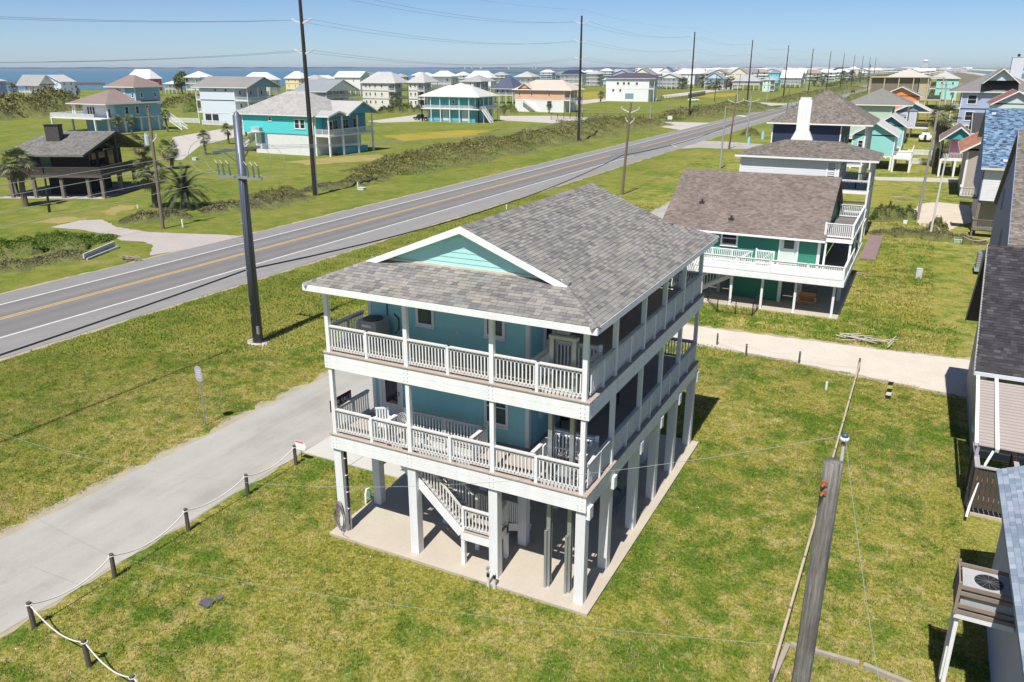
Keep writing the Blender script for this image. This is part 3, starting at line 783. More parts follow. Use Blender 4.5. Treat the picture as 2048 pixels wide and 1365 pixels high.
# lift shaft railings on both decks
for zt in (Z1, Z2):
    railing(house, (LFT[0]-0.03,20.6), (LFT[0]-0.03,22.2), zt, WHITE, each=True, cap=RAILG)
    railing(house, (LFT[0],22.22), (LFT[1],22.22), zt, WHITE, each=True, cap=RAILG, h=1.1)
    railing(house, (LFT[1]+0.03,20.9), (LFT[1]+0.03,22.2), zt, OFFWHITE, each=True, cap=RAILG)
    for (x, y) in ((LFT[0]-0.03,22.22), (LFT[1]+0.03,22.22)):
        m = MB(); m.box(x-0.05, y-0.05, zt, x+0.05, y+0.05, zt+1.15); m.build('rail_post', WHITE, house)
# enclosed store room and siding under the house at the far end
m = MB(); m.box(-17.4, 30.8, 0.1, -9.2, 33.3, 3.55); m.build('store_wall', WHITE2, house)
# ---------------------------------------------------------------- things on and around the house
lift = thing('cargo_lift', 'galvanised cargo lift with two tall rails in the front corner of the stilt house', 'lift', (-8.9, 20.9, 0.1))
for x in (-9.27, -8.53):
    m = MB(); m.box(x-0.07, 20.80, 0.1, x+0.07, 20.815, 8.95); m.box(x-0.07, 20.955, 0.1, x+0.07, 20.97, 8.95); m.box(x-0.008, 20.817, 0.1, x+0.008, 20.953, 8.95); m.build('guide_rail', GALV, lift)
    m = MB(); m.box(x-0.10, 20.70, 0.12, x-0.02, 20.78, 2.3); m.build('rail_cover', GALV, lift)
m = MB(); m.box(-9.36, 20.78, 8.96, -8.44, 20.99, 9.06); m.build('head_beam', GALV, lift)
m = MB(); m.cone((-9.1,20.88,9.20), (-8.7,20.88,9.20), 0.10, 0.10, 12); m.box(-9.2,20.8,9.062,-8.6,20.98,9.10); m.build('motor', paint((0.25,0.27,0.28),0.5), lift)
m = MB(); m.box(-9.6, 21.0, Z1+0.02, -8.32, 22.1, Z1+0.08); m.build('platform', GALV, lift)
m = MB()
for (x, y) in ((-9.6,21.02),(-8.34,21.02),(-9.6,22.08),(-8.34,22.08)): m.box(x-0.02,y-0.02,Z1+0.08,x+0.02,y+0.02,Z1+1.0)
for z in (Z1+0.5, Z1+1.0): m.beam((-9.6,22.08,z),(-8.34,22.08,z),0.04,0.04); m.beam((-9.6,21.02,z),(-9.6,22.08,z),0.04,0.04); m.beam((-8.34,21.02,z),(-8.34,22.08,z),0.04,0.04)
for k in range(9): m.box(-9.5+k*0.135,22.07,Z1+0.08,-9.48+k*0.135,22.09,Z1+1.0)
m.build('cage_rail', WHITE, lift)
# air conditioner on the upper porch
ac = thing('air_conditioner', 'grey box air conditioner with round black fan on the upper porch', 'air conditioner', (-16.7, 22.0, Z2))
AX0, AX1, AY0, AY1 = -17.1, -16.28, 21.45, 22.25
ACG = paint((0.33,0.34,0.35), 0.5, 0.06)
m = MB(); m.box(AX0-0.04,AY0-0.04,Z2+0.002,AX1+0.04,AY1+0.04,Z2+0.06); m.build('pad', DARKIN, ac)
m = MB(); m.box(AX0,AY0,Z2+0.06,AX1,AY1,Z2+0.92); m.build('case', ACG, ac)
m = MB(); m.cone((-16.69,21.85,Z2+0.921),(-16.69,21.85,Z2+0.945),0.36,0.36,24); m.build('fan_grille', BLACKM, ac)
for k in range(6):
    m = MB(); z = Z2+0.12+k*0.075; m.box(AX0+0.04,AY0-0.012,z,AX1-0.04,AY0-0.001,z+0.05); m.build('louvre', paint((0.24,0.25,0.26),0.5), ac)
m = MB(); m.box(-16.9,AY0-0.014,Z2+0.70,-16.5,AY0-0.001,Z2+0.8); m.build('badge', WHITE2, ac)
m = MB(); m.tube([(-16.1,22.3,Z2+0.3),(-15.95,22.35,Z2+0.5),(-16.0,22.42,Z2+0.85),(-16.2,22.44,Z2+1.0)], 0.025, 6); m.build('pipe', BLACKM, ac)
bx = thing('switch_box', 'small dark disconnect box with conduit on the turquoise wall above air conditioner', 'switch box', (-16.5,22.45,Z2+1.5))
m = MB(); m.box(-16.6,22.36,Z2+1.45,-16.42,22.47,Z2+1.75); m.build('box', BLACKM, bx)
m = MB(); m.cone((-16.5,22.44,Z2+0.9),(-16.5,22.44,Z2+1.45),0.018,0.018,6); m.build('conduit', BLACKM, bx)
# sale sign on the landward railing
sg = thing('sale_sign', 'dark maroon FOR SALE board standing above the lower porch railing', 'sign', (-17.58,21.2,Z1+0.95))
SY0, SY1, SZ0, SZ1 = 20.36, 21.55, Z1+0.80, Z1+1.25
m = MB(); m.box(-17.70,SY0,SZ0,-17.675,SY1,SZ1); m.build('board', paint((0.075,0.012,0.02),0.5), sg)
def text3d(s, size, mat, parent, mtx, name='lettering'):
    cu = bpy.data.curves.new('txt','FONT'); cu.body = s; cu.size = size; cu.extrude = 0.002; cu.align_x = 'CENTER'; cu.align_y = 'CENTER'
    to = bpy.data.objects.new('txt', cu); COL.objects.link(to)
    dg = bpy.context.evaluated_depsgraph_get(); me = bpy.data.meshes.new_from_object(to.evaluated_get(dg)); bpy.data.objects.remove(to)
    me.transform(mtx); me.materials.clear(); me.materials.append(mat)
    o = bpy.data.objects.new(name, me); COL.objects.link(o); adopt(o, parent); return o
text3d('FOR SALE', 0.27, WHITE2, sg, Matrix.Translation((-17.67,(SY0+SY1)/2,(SZ0+SZ1)/2)) @ Matrix.Rotation(pi/2,4,'Z') @ Matrix.Rotation(pi/2,4,'X'))
# standing fan and stacked chairs by the stair
fn = thing('standing_fan', 'white pedestal fan with round wire guard behind the lower front railing', 'fan', (-14.75,20.75,Z1))
m = MB(); m.cone((-14.75,20.75,Z1),(-14.75,20.75,Z1+0.04),0.2,0.18,12); m.build('base', WHITE2, fn)
m = MB(); m.cone((-14.75,20.75,Z1+0.04),(-14.75,20.75,Z1+0.9),0.022,0.018,8); m.build('pole', GALV, fn)
m = MB()
for r in (0.08,0.15,0.22,0.27): m.tube([(-14.75+r*cos(t*pi/10),20.66,Z1+1.0+r*sin(t*pi/10)) for t in range(20)], 0.006, 4, True)
for t in range(12): m.beam((-14.75,20.66,Z1+1.0),(-14.75+0.27*cos(t*pi/6),20.66,Z1+1.0+0.27*sin(t*pi/6)),0.006,0.006)
m.build('guard', OFFWHITE, fn)
m = MB()
for t in range(3):
    a = t*2*pi/3; m.prism([(-14.75,20.70,Z1+1.0),(-14.75+0.2*cos(a),20.69,Z1+1.0+0.2*sin(a)),(-14.75+0.2*cos(a+0.7),20.72,Z1+1.0+0.2*sin(a+0.7))],(0,0.006,0))
m.build('blade', BLACKM, fn)
def patio_chair(label, x, y, z, rz, mat):
    c = thing('patio_chair', label, 'chair', (0,0,0))
    m = MB(); m.box(-0.25,-0.25,0.40,0.25,0.25,0.44); m.build('seat', mat, c)
    for k in range(5):
        m = MB(); m.box(-0.23+k*0.1,0.22,0.46,-0.17+k*0.1,0.25,0.95); m.build('back_slat', mat, c)
    m = MB(); m.box(-0.25,0.215,0.95,0.25,0.255,1.02); m.build('back_rail', mat, c)
    for (sx_, sy_) in ((-1,-1),(1,-1),(-1,1),(1,1)):
        m = MB(); m.box(sx_*0.23-0.02,sy_*0.23-0.02,0,sx_*0.23+0.02,sy_*0.23+0.02,0.64 if sy_ < 0 else 0.46); m.build('leg', mat, c)
    for sx_ in (-1,1):
        m = MB(); m.box(sx_*0.25-0.03,-0.27,0.64,sx_*0.25+0.03,0.25,0.67); m.build('armrest', mat, c)
    c['_loc'] = (0,0,0); c.location = (x,y,z); c.rotation_euler = (0,0,rz); return c
patio_chair('dark metal patio chair on the lower porch beside the turquoise wall', -10.3, 24.6, Z1, -1.2, BLACKM)
patio_chair('white patio chair on the lower porch next to the stair well', -15.9, 21.0, Z1, 0.6, WHITE2)
patio_chair('dark chair on the shaded lower porch far from the stair', -9.6, 27.3, Z1, -1.6, BLACKM)
mat_ = thing('door_mat', 'dark rounded door mat in front of the porch door', 'mat', (-16.5,21.95,Z1))
m = MB(); m.cone((-16.5,21.95,Z1),(-16.5,21.95,Z1+0.015),0.5,0.5,20); o = m.build('pad', DARKIN, mat_)
# bench and table in the shade under the house
tb = thing('picnic_table', 'grey picnic table with benches in the shade under the house', 'table', (-9.6,26.8,0.1))
TB = paint((0.24,0.26,0.28),0.7,0.1)
for k in range(5):
    m = MB(); m.box(-9.95+k*0.15,25.9,0.80,-9.81+k*0.15,27.8,0.84); m.build('top_plank', TB, tb)
for x in (-10.45,-8.95):
    for k in range(2):
        m = MB(); m.box(x+k*0.15,25.9,0.53,x+0.14+k*0.15,27.8,0.57); m.build('bench_plank', TB, tb)
for y in (26.25,27.45):
    m = MB(); m.beam((-10.4,y,0.1),(-9.8,y,0.8),0.05,0.1); m.beam((-8.8,y,0.1),(-9.4,y,0.8),0.05,0.1); m.beam((-10.4,y,0.5),(-8.7,y,0.5),0.05,0.08); m.build('trestle', TB, tb)
# hose hung on the front landward pile
hs = thing('garden_hose', 'coiled grey and brown garden hose hanging on the landward front pile', 'hose', (-17.6,20.35,0.6))
HM = paint((0.23,0.17,0.16),0.5,0.25,4,0.2); HM2 = paint((0.26,0.27,0.27),0.5,0.2,4,0.2)
for k in range(11):
    rx = 0.18+0.022*(k % 5)+random.uniform(-.02,.02); rz = 0.50+0.03*(k % 4)+random.uniform(-.04,.04); ox = random.uniform(-.05,.05); yb = 20.40-0.018*(k % 6)-0.02
    pts = []
    for t in range(26):
        a = 2*pi*t/26; zz = sin(a); sq = 1.0 if zz < 0 else 0.72
        pts.append((-17.6+ox+rx*cos(a)*(sq if zz > 0 else 1.05), yb+0.006*cos(3*a), 0.78+rz*zz+random.uniform(-.006,.006)))
    m = MB(); m.tube(pts, 0.017, 5, True); m.build('hose_coil', HM if k % 2 else HM2, hs, smooth=True)
m = MB(); m.box(-17.66,20.30,1.22,-17.54,20.415,1.28); m.build('hook', GALV, hs)
m = MB(); m.tube([(-17.5,20.3,0.3),(-17.4,20.15,0.13),(-17.25,20.12,0.12),(-17.1,20.1,0.12)],0.012,5); m.build('loose_end', HM2, hs)
# electric conduit on the pile's side
cn = thing('conduit', 'dark conduit strapped to the side of the landward front pile', 'conduit', (-17.4,20.62,0.1))
m = MB(); m.box(-17.413,20.58,0.35,-17.36,20.66,3.5); m.build('pipe', BLACKM, cn)
for z in (1.0,1.7,2.4,3.1):
    m = MB(); m.box(-17.414,20.55,z,-17.355,20.69,z+0.03); m.build('strap', WHITE, cn)
m = MB(); m.cone((-17.36,20.62,0.12),(-17.36,20.62,0.9),0.03,0.03,7); m.build('riser_pipe', GALV, cn)
mt = thing('electric_meter', 'grey electric meter cabinet on the second pile beside the drive', 'meter', (-17.58,22.7,1.6))
m = MB(); m.box(-17.413,22.64,1.9,-17.25,22.95,3.0); m.build('cabinet', paint((0.45,0.43,0.36),0.5), mt)
m = MB(); m.box(-17.80,22.7,2.3,-17.747,22.9,2.8); m.build('cover', GALV, mt)
m = MB(); m.cone((-17.25,22.8,2.1),(-17.15,22.8,2.1),0.09,0.09,12); m.build('dial', GLASS, mt)
sp = thing('standpipe', 'white curved standpipe at the slab edge by the second pile', 'pipe', (-18.15,22.6,0))
m = MB(); m.tube([(-18.1,22.5,0),(-18.1,22.5,0.45),(-18.1,22.6,0.62),(-18.1,22.75,0.6),(-18.1,22.8,0.45)],0.045,7); m.build('pipe', WHITE2, sp, smooth=True)
m = MB(); m.cone((-18.25,22.95,0),(-18.25,22.95,0.3),0.06,0.05,8); m.build('cap', paint((0.12,0.3,0.35),0.5), sp)
# backflow valve at the front edge
bv = thing('backflow_valve', 'white pipe backflow valve with dark taps at the front edge of the slab', 'valve', (-11.0,19.95,0))
VX = [G(975.5,1175)[0], G(988,1179)[0]]; VY = 20.0
for x in VX:
    m = MB(); m.cone((x,VY,0),(x,VY,0.42),0.055,0.045,10); m.build('riser_pipe', OFFWHITE, bv)
    m = MB(); m.cone((x,VY,0.421),(x,VY,0.56),0.06,0.05,10); m.build('union', BLACKM, bv)
m = MB(); m.tube([(VX[0],VY,0.561),(VX[0],VY,0.64),(VX[0]+0.06,VY,0.68),(VX[1]-0.06,VY,0.68),(VX[1],VY,0.64),(VX[1],VY,0.561)],0.04,8); m.build('valve_body', WHITE2, bv, smooth=True)
m = MB(); m.cone((VX[0],VY,0.71),(VX[0],VY,0.80),0.07,0.05,8); m.build('valve_cap', GALV, bv)
# ================================================================ other houses: bodies with roofs, porches, windows
def hip_faces(x0, x1, y0, y1, z, rise, axis):
    if axis == 'x':
        d = min((y1-y0)/2, (x1-x0)/2); a = (x0+d, (y0+y1)/2, z+rise); b = (x1-d, (y0+y1)/2, z+rise)
    else:
        d = min((x1-x0)/2, (y1-y0)/2); a = ((x0+x1)/2, y0+d, z+rise); b = ((x0+x1)/2, y1-d, z+rise)
    SW, SE, NE, NW = (x0,y0,z),(x1,y0,z),(x1,y1,z),(x0,y1,z)
    if axis == 'x': return [('S',[SW,SE,b,a]),('E',[SE,NE,b]),('N',[NE,NW,a,b]),('W',[NW,SW,a])], a, b
    return [('S',[SW,SE,a]),('E',[SE,NE,b,a]),('N',[NE,NW,b]),('W',[NW,SW,a,b])], a, b
def roof(parent, kind, x0, x1, y0, y1, z, rise, axis, mat, wall=None, oh=0.5, fascia=WHITE, sh=None, t=0.14, near=0, gable_in=0.45, trim=0.2, expo=0.16):
    """x0..y1 wall lines; oh overhang; sh = shingle material for near roofs"""
    X0, X1, Y0, Y1 = x0-oh, x1+oh, y0-oh, y1+oh
    mb = MB()
    if kind == 'hip':
        fc, a, b = hip_faces(X0, X1, Y0, Y1, z, rise, axis)
        for _, p in fc: mb.poly(p)
        mb.poly([(X0,Y0,z),(X0,Y1,z),(X1,Y1,z),(X1,Y0,z)])
        faces = fc
    else:
        if axis == 'x':
            ym = (Y0+Y1)/2; A, B = (X0,ym,z+rise), (X1,ym,z+rise)
            faces = [('S',[(X0,Y0,z),(X1,Y0,z),B,A]), ('N',[(X1,Y1,z),(X0,Y1,z),A,B])]
        else:
            xm = (X0+X1)/2; A, B = (xm,Y0,z+rise), (xm,Y1,z+rise)
            faces = [('E',[(X1,Y0,z),(X1,Y1,z),B,A]), ('W',[(X0,Y1,z),(X0,Y0,z),A,B])]
        for _, p in faces: mb.prism([Vector(q)-Vector((0,0,t)) for q in p], (0,0,t))
    r = mb.build('roof', mat, parent, fix=True)
    if sh:
        for f, p in faces: shingles(r, [Vector(q)+Vector((0,0,0.004)) for q in p], (1,0,0) if f in 'SN' else (0,1,0), sh, expo=expo, near=near if f == 'S' else 0, seed=hash((round(x0,1),f)) % 999)
    f = MB(); q = trim
    if kind == 'hip':
        f.box(X0-0.02,Y0-0.02,z-q,X1+0.02,Y0+0.03,z-0.006); f.box(X0-0.02,Y1-0.03,z-q,X1+0.02,Y1+0.02,z-0.006)
        f.box(X0-0.02,Y0+0.031,z-q,X0+0.03,Y1-0.031,z-0.006); f.box(X1-0.03,Y0+0.031,z-q,X1+0.02,Y1-0.031,z-0.006)
        f.build('fascia', fascia, parent)
    else:
        for s_, (fc, p) in enumerate(faces):
            P = [Vector(v) for v in p]; m = MB()
            n = Vector((0,0,-1))
            if axis == 'x': yb = Y0 if fc == 'S' else Y1; m.box(X0, yb-0.03, z-t-0.06, X1, yb+0.03, z-0.01)
            else: xb = X1 if fc == 'E' else X0; m.box(xb-0.03, Y0, z-t-0.06, xb+0.03, Y1, z-0.01)
            m.build('fascia', fascia, parent)
            for e in ((0,3),(1,2)):
                m = MB(); a, b = P[e[0]], P[e[1]]
                off = Vector((0.0,0,0))
                if axis == 'x': off.x = -0.025 if a.x < (X0+X1)/2 else 0.025
                else: off.y = -0.025 if a.y < (Y0+Y1)/2 else 0.025
                m.prism([a+Vector((0,0,0.03))+off, b+Vector((0,0,0.03))+off, b-Vector((0,0,q))+off, a-Vector((0,0,q))+off], off*2); m.build('rake_board', fascia, parent, fix=True)
        if wall:
            k = rise/((Y1-Y0)/2 if axis == 'x' else (X1-X0)/2)
            for s_ in (0, 1):
                m = MB()
                if axis == 'x':
                    xx = x0 if s_ == 0 else x1-0.12; m.prism([(xx,y0,z+k*oh-t-0.02),(xx,y1,z+k*oh-t-0.02),(xx,(y0+y1)/2,z+rise-t-0.02)],(0.12,0,0))
                else:
                    yy = y0 if s_ == 0 else y1-0.12; m.prism([(x0,yy,z+k*oh-t-0.02),(x1,yy,z+k*oh-t-0.02),((x0+x1)/2,yy,z+rise-t-0.02)],(0,0.12,0))
                m.build('gable_wall', wall, parent, fix=True)
    return r
def body(parent, x0, x1, y0, y1, zf, zt, wall, floors=1, roofspec=None, under='stilts', under_mat=None, porch=None, wins=None, step=3.2, trim=WHITE, rail=True, posts=True, win=(0.9,1.3), corner=True, pane=None, railmat=None, sidings=None, stilt_w=0.15, gapb=0.16):
    """one volume of a raised beach house; porch = {side: depth} carves verandas out of the footprint"""
    porch = porch or {}; wins = wins or {}
    wx0 = x0+porch.get('W',0); wx1 = x1-porch.get('E',0); wy0 = y0+porch.get('S',0); wy1 = y1-porch.get('N',0)
    railmat = railmat or trim
    H_ = (zt-zf)/floors
    m = MB(); m.box(wx0, wy0, zf-0.02, wx1, wy1, zt-0.02); m.build('wall', wall, parent)
    if sidings:
        for f in sidings:
            if f in 'SN': siding(parent, wx0, wx1, wy0 if f == 'S' else wy1, zf, zt-0.02, f, wall, 0.2, joined=sidings[f] == 'j')
            else: siding(parent, wy0, wy1, wx1 if f == 'E' else wx0, zf, zt-0.02, f, wall, 0.2, joined=sidings[f] == 'j')
    if corner:
        for (cx_, cy_) in ((wx0,wy0),(wx1,wy0),(wx1,wy1)):
            m = MB(); m.box(cx_-0.08, cy_-0.08, zf, cx_+0.08, cy_+0.08, zt-0.03); m.build('corner_board', trim, parent)
    if zf > 0.5:
        if under == 'stilts':
            nx = max(1, round((x1-x0)/step)); ny = max(1, round((y1-y0)/step)); s = stilt_w
            for i in range(nx+1):
                for j in range(ny+1):
                    if 0 < i < nx and 0 < j < ny and (i+j) % 2: continue
                    x = x0+s+0.02+(x1-x0-2*s-0.04)*i/nx; y = y0+s+0.02+(y1-y0-2*s-0.04)*j/ny
                    m = MB(); m.box(x-s, y-s, 0, x+s, y+s, zf-0.3); m.build('stilt', under_mat or trim, parent)
        else:
            m = MB(); m.box(wx0+0.1, wy0+0.06, 0, wx1-0.1, wy1-0.1, zf-0.3); m.build('lower_wall', under_mat or wall, parent)
            if porch and posts:
                s = 0.12
                for side in porch:
                    a, b = ((x0,x1) if side in 'SN' else (y0,y1)); n = max(1, round((b-a)/step))
                    for i in range(n+1):
                        u = a+0.2+(b-a-0.4)*i/n
                        x, y = (u, y0+0.2 if side == 'S' else y1-0.2) if side in 'SN' else (x1-0.2 if side == 'E' else x0+0.2, u)
                        m = MB(); m.box(x-s, y-s, 0, x+s, y+s, zf-0.3); m.build('stilt', trim, parent)
    for k in range(floors):
        z = zf+k*H_
        if porch or (zf > 0.5 and k == 0):
            m = MB(); m.box(x0, y0, z-0.3, x1, y1, z-0.025); m.build('deck', trim, parent)
        for side in porch:
            e = 0.10
            if side == 'S': P, Q = (x0+e,y0+e), (x1-e,y0+e); ends = [((x0+e,y0+e),(x0+e,wy0)), ((x1-e,y0+e),(x1-e,wy0))]
            elif side == 'N': P, Q = (x0+e,y1-e), (x1-e,y1-e); ends = [((x0+e,y1-e),(x0+e,wy1)), ((x1-e,y1-e),(x1-e,wy1))]
            elif side == 'E': P, Q = (x1-e,y0+e), (x1-e,y1-e); ends = [((x1-e,y0+e),(wx1,y0+e)), ((x1-e,y1-e),(wx1,y1-e))]
            else: P, Q = (x0+e,y0+e), (x0+e,y1-e); ends = [((x0+e,y0+e),(wx0,y0+e)), ((x0+e,y1-e),(wx0,y1-e))]
            if rail:
                railing(parent, P, Q, z, railmat, gap=gapb, bw=0.05)
                for p, q in ends:
                    if (Vector(p)-Vector(q)).length > 0.4: railing(parent, p, q, z, railmat, gap=gapb, bw=0.05)
            if posts:
                L = (Vector(Q)-Vector(P)).length; n = max(1, round(L/step))
                for i in range(n+1):
                    c = Vector(P)+(Vector(Q)-Vector(P))*(i/n); m = MB(); m.box(c.x-0.09,c.y-0.09,z-0.02,c.x+0.09,c.y+0.09,z+H_-0.3 if k < floors-1 else zt-0.03); m.build('porch_post', trim, parent)
        for side, spec in wins.items():
            cols = spec if isinstance(spec, (list, tuple)) else [(i+0.5)/spec for i in range(spec)]
            for cc in cols:
                w_, h_ = win; big = False
                if isinstance(cc, tuple): cc, w_, h_ = cc
                if side in 'SN':
                    u = wx0+(wx1-wx0)*cc; yy = wy0-0.002 if side == 'S' else wy1+0.002
                    window(parent, (u-w_/2, yy, z+H_*0.36-(h_-1.3)/2), (u+w_/2, yy, z+H_*0.36+h_-(h_-1.3)/2), side, frame=trim, pane=pane, proud=0.07, fw=0.12)
                else:
                    u = wy0+(wy1-wy0)*cc; xx = wx1+0.002 if side == 'E' else wx0-0.002
                    window(parent, (xx, u-w_/2, z+H_*0.36-(h_-1.3)/2), (xx, u+w_/2, z+H_*0.36+h_-(h_-1.3)/2), side, frame=trim, pane=pane, proud=0.07, fw=0.12)
    if roofspec: roof(parent, x0=x0, x1=x1, y0=y0, y1=y1, z=zt, **roofspec)
def chimney(parent, x, y, z0, z1, s, mat, cap=None):
    m = MB(); m.box(x-s, y-s, z0, x+s, y+s, z1); c = m.build('chimney', mat, parent)
    m = MB(); m.box(x-s-0.08, y-s-0.08, z1+0.002, x+s+0.08, y+s+0.08, z1+0.12); m.build('chimney_cap', cap or mat, c)
def stairs(parent, x, y, z, dx, dy, w_, mat, rail=True):
    """straight flight from (x,y,z) down along (dx,dy)"""
    L = sqrt(dx*dx+dy*dy); ux, uy = dx/L, dy/L; px, py = -uy, ux
    s = MB()
    for k in (-1, 1):
        o = (px*k*w_/2, py*k*w_/2); s.beam((x+o[0],y+o[1],z-0.15),(x+dx+o[0],y+dy+o[1],0.1),0.06,0.28)
    so = s.build('stair', mat, parent)
    n = max(3, int(z/0.2))
    for i in range(n):
        f = (i+0.5)/n; c = (x+dx*f, y+dy*f, z*(1-(i+1)/(n+1))); m = MB()
        a = (c[0]-px*w_/2, c[1]-py*w_/2, c[2]); b = (c[0]+px*w_/2, c[1]+py*w_/2, c[2]); m.beam(a, b, 0.28, 0.05); m.build('tread', mat, so)
    if rail:
        for k in (-1, 1):
            o = (px*k*w_/2, py*k*w_/2); r = MB(); A = Vector((x+o[0],y+o[1],z+0.9)); B = Vector((x+dx+o[0],y+dy+o[1],1.0))
            r.beam(A, B, 0.08, 0.08); ro = r.build('stair_rail', mat, so)
            b = MB(); n2 = int(L/0.22)
            for i in range(n2): p = A+(B-A)*((i+0.5)/n2); b.box(p.x-0.02,p.y-0.02,p.z-0.8,p.x+0.02,p.y+0.02,p.z)
            b.build('balusters', mat, ro, kind='stuff')
# ---------------------------------------------------------------- green house behind the shell track
GRN = paint((0.030,0.215,0.135), 0.6, 0.08, 0.6, 0.05)
SHB = shingle_mat([(0.0,(0.150,0.120,0.106)), (0.3,(0.184,0.148,0.130)), (0.65,(0.212,0.172,0.150)), (1.0,(0.240,0.197,0.172))])
gh = thing('green_house', 'green stilt cottage with brown shingle roof and long white deck beyond the shell track', 'house', (-11,63,0))
gx0, gx1, gy0, gy1, gz = -17.3, -5.9, 60.6, 72.4, 2.85
m = MB(); m.box(-15.5,57.6,-0.1,-3.9,72,0.06); m.build('floor_slab', CONC, gh)
m = MB(); m.box(gx0,gy0,gz,gx1,gy1,5.1); m.build('wall', GRN, gh)
siding(gh, gx0, gx1, gy0, gz, 5.1, 'S', GRN, 0.2)
siding(gh, gy0, gy1, gx1, gz, 5.1, 'E', GRN, 0.2, joined=True)
for x in (gx1,):
    m = MB(); m.box(x-0.16,gy0-0.05,gz,x+0.05,gy0-0.001,5.1); m.build('corner_board', WHITE, gh)
window(gh, (-13.05,gy0-0.03,3.85), (-11.75,gy0-0.03,5.0), 'S', fw=0.13, proud=0.06)
door(gh, (-8.75,gy0-0.03,gz), (-7.35,gy0-0.03,4.95), 'S', leaf=paint((0.55,0.62,0.56),0.4), proud=0.07)
m = MB(); m.box(-8.05-0.35,gy0-0.075,4.05,-8.05+0.35,gy0-0.052,4.75); m.build('door_pane', GLASSG, gh)
# deep gable roof with ridge along the front
ry, rz_ = 66.3, 8.72; ez = 4.98; ex0, ex1 = -17.75, -5.55; ey0, ey1 = 60.05, 72.6
rs = MB()
S_ = [(ex0,ey0,ez),(ex1,ey0,ez),(ex1,ry,rz_),(ex0,ry,rz_)]; N_ = [(ex1,ey1,ez),(ex0,ey1,ez),(ex0,ry,rz_),(ex1,ry,rz_)]
for p in (S_, N_): rs.prism([Vector(q)-Vector((0,0,0.16)) for q in p], (0,0,0.16))
gr = rs.build('roof', far_roof((0.17,0.13,0.115)), gh, fix=True)
shingles(gr, [Vector(q)+Vector((0,0,0.004)) for q in S_], (1,0,0), SHB, expo=0.15, wmin=0.2, wmax=0.34, near=120, seed=8)
m = MB(); m.box(ex0,ey0-0.10,ez-0.17,ex1,ey0-0.002,ez-0.03); m.build('gutter', WHITE, gh)
m = MB(); m.box(-14.3,ey0-0.08,2.9,-14.2,ey0-0.0,ez-0.172); m.build('downpipe', WHITE, gh)
m = MB(); m.prism([(gx1-0.02,gy0,5.08),(gx1-0.02,gy1,5.08),(gx1-0.02,ry,rz_-0.2)],(-0.12,0,0)); m.build('gable_wall', GRN, gh, fix=True)
for (px_, py_) in ((1403,424),(1462,448)):                      # roof vents
    f = 0.35 if py_ < 430 else 0.2
    y = ey0+(ry-ey0)*(0.43 if py_ < 430 else 0.2); z = ez+(rz_-ez)*((y-ey0)/(ry-ey0)); x = atY(px_,py_,y)[0]
    m = MB(); m.cone((x,y,z-0.05),(x,y,z+0.3),0.09,0.07,8); m.box(x-0.2,y-0.15,z-0.05,x+0.2,y+0.2,z+0.09); m.build('roof_vent', DARKIN, gr)
# front deck, posts, rail
dz = gz-0.03
m = MB(); m.box(-16.5,57.25,dz-0.42,-3.75,57.30,dz-0.02); m.build('band_board', WHITE, gh)
m = MB(); m.box(-3.80,57.302,dz-0.42,-3.75,72,dz-0.02); m.build('band_board', WHITE, gh)
m = MB(); m.box(-16.5,57.31,dz-0.12,-3.81,60.5,dz); m.build('deck', OFFWHITE, gh)
m = MB(); m.box(gx1+0.08,60.51,dz-0.12,-3.81,71.9,dz); m.build('deck', DECKD, gh)
for x in (-15.8,-13.6,-11.4,-9.2,-6.9,-4.35):
    m = MB(); m.box(x-0.08,57.75,0.05,x+0.08,57.91,dz-0.42); m.build('deck_post', WHITE, gh)
for y in (62.5,67.0,71.5):
    m = MB(); m.box(-4.5,y-0.12,0.05,-4.25,y+0.12,dz-0.42); m.build('pile', WHITE2, gh)
for x in (-16,-13,-10,-7):
    for y in (61,66,71): m = MB(); m.box(x-0.13,y-0.13,0.05,x+0.13,y+0.13,gz); m.build('pile', OFFWHITE, gh)
xs = [-16.4,-13.5,-11.1,-8.7,-6.2,-3.85]
for a, b in zip(xs, xs[1:]): railing(gh, (a,57.3), (b,57.3), dz, WHITE, h=1.0, gap=0.14, bw=0.045, posts=0)
for x in xs: m = MB(); m.box(x-0.05,57.24,dz-0.3,x+0.05,57.34,dz+1.0); m.build('rail_post', WHITE, gh)
railing(gh, (-3.83,57.4), (-3.83,64), dz, WHITE, h=1.0, gap=0.14, bw=0.045, posts=2)
# stair well rail and gate on the deck
railing(gh, (-14.9,59.6), (-10.4,59.6), dz, WHITE, h=1.0, gap=0.14, bw=0.045, posts=2)
m = MB(); m.box(-10.2,59.5,dz,-10.1,59.6,dz+1.25); m.box(-8.95,59.5,dz,-8.85,59.6,dz+1.15); m.beam((-10.1,59.55,dz+1.1),(-8.95,59.55,dz+1.1),0.05,0.09); m.beam((-10.1,59.55,dz+0.2),(-8.95,59.55,dz+0.2),0.05,0.09); m.beam((-10.1,59.55,dz+0.2),(-8.95,59.55,dz+1.1),0.04,0.09)
for k in range(9): m.box(-10.02+k*0.12,59.53,dz+0.2,-9.98+k*0.12,59.57,dz+1.1)
m.build('gate', WHITE, gh)
stairs(gh, -10.6, 59.0, dz, -4.4, 0, 1.0, OFFWHITE)
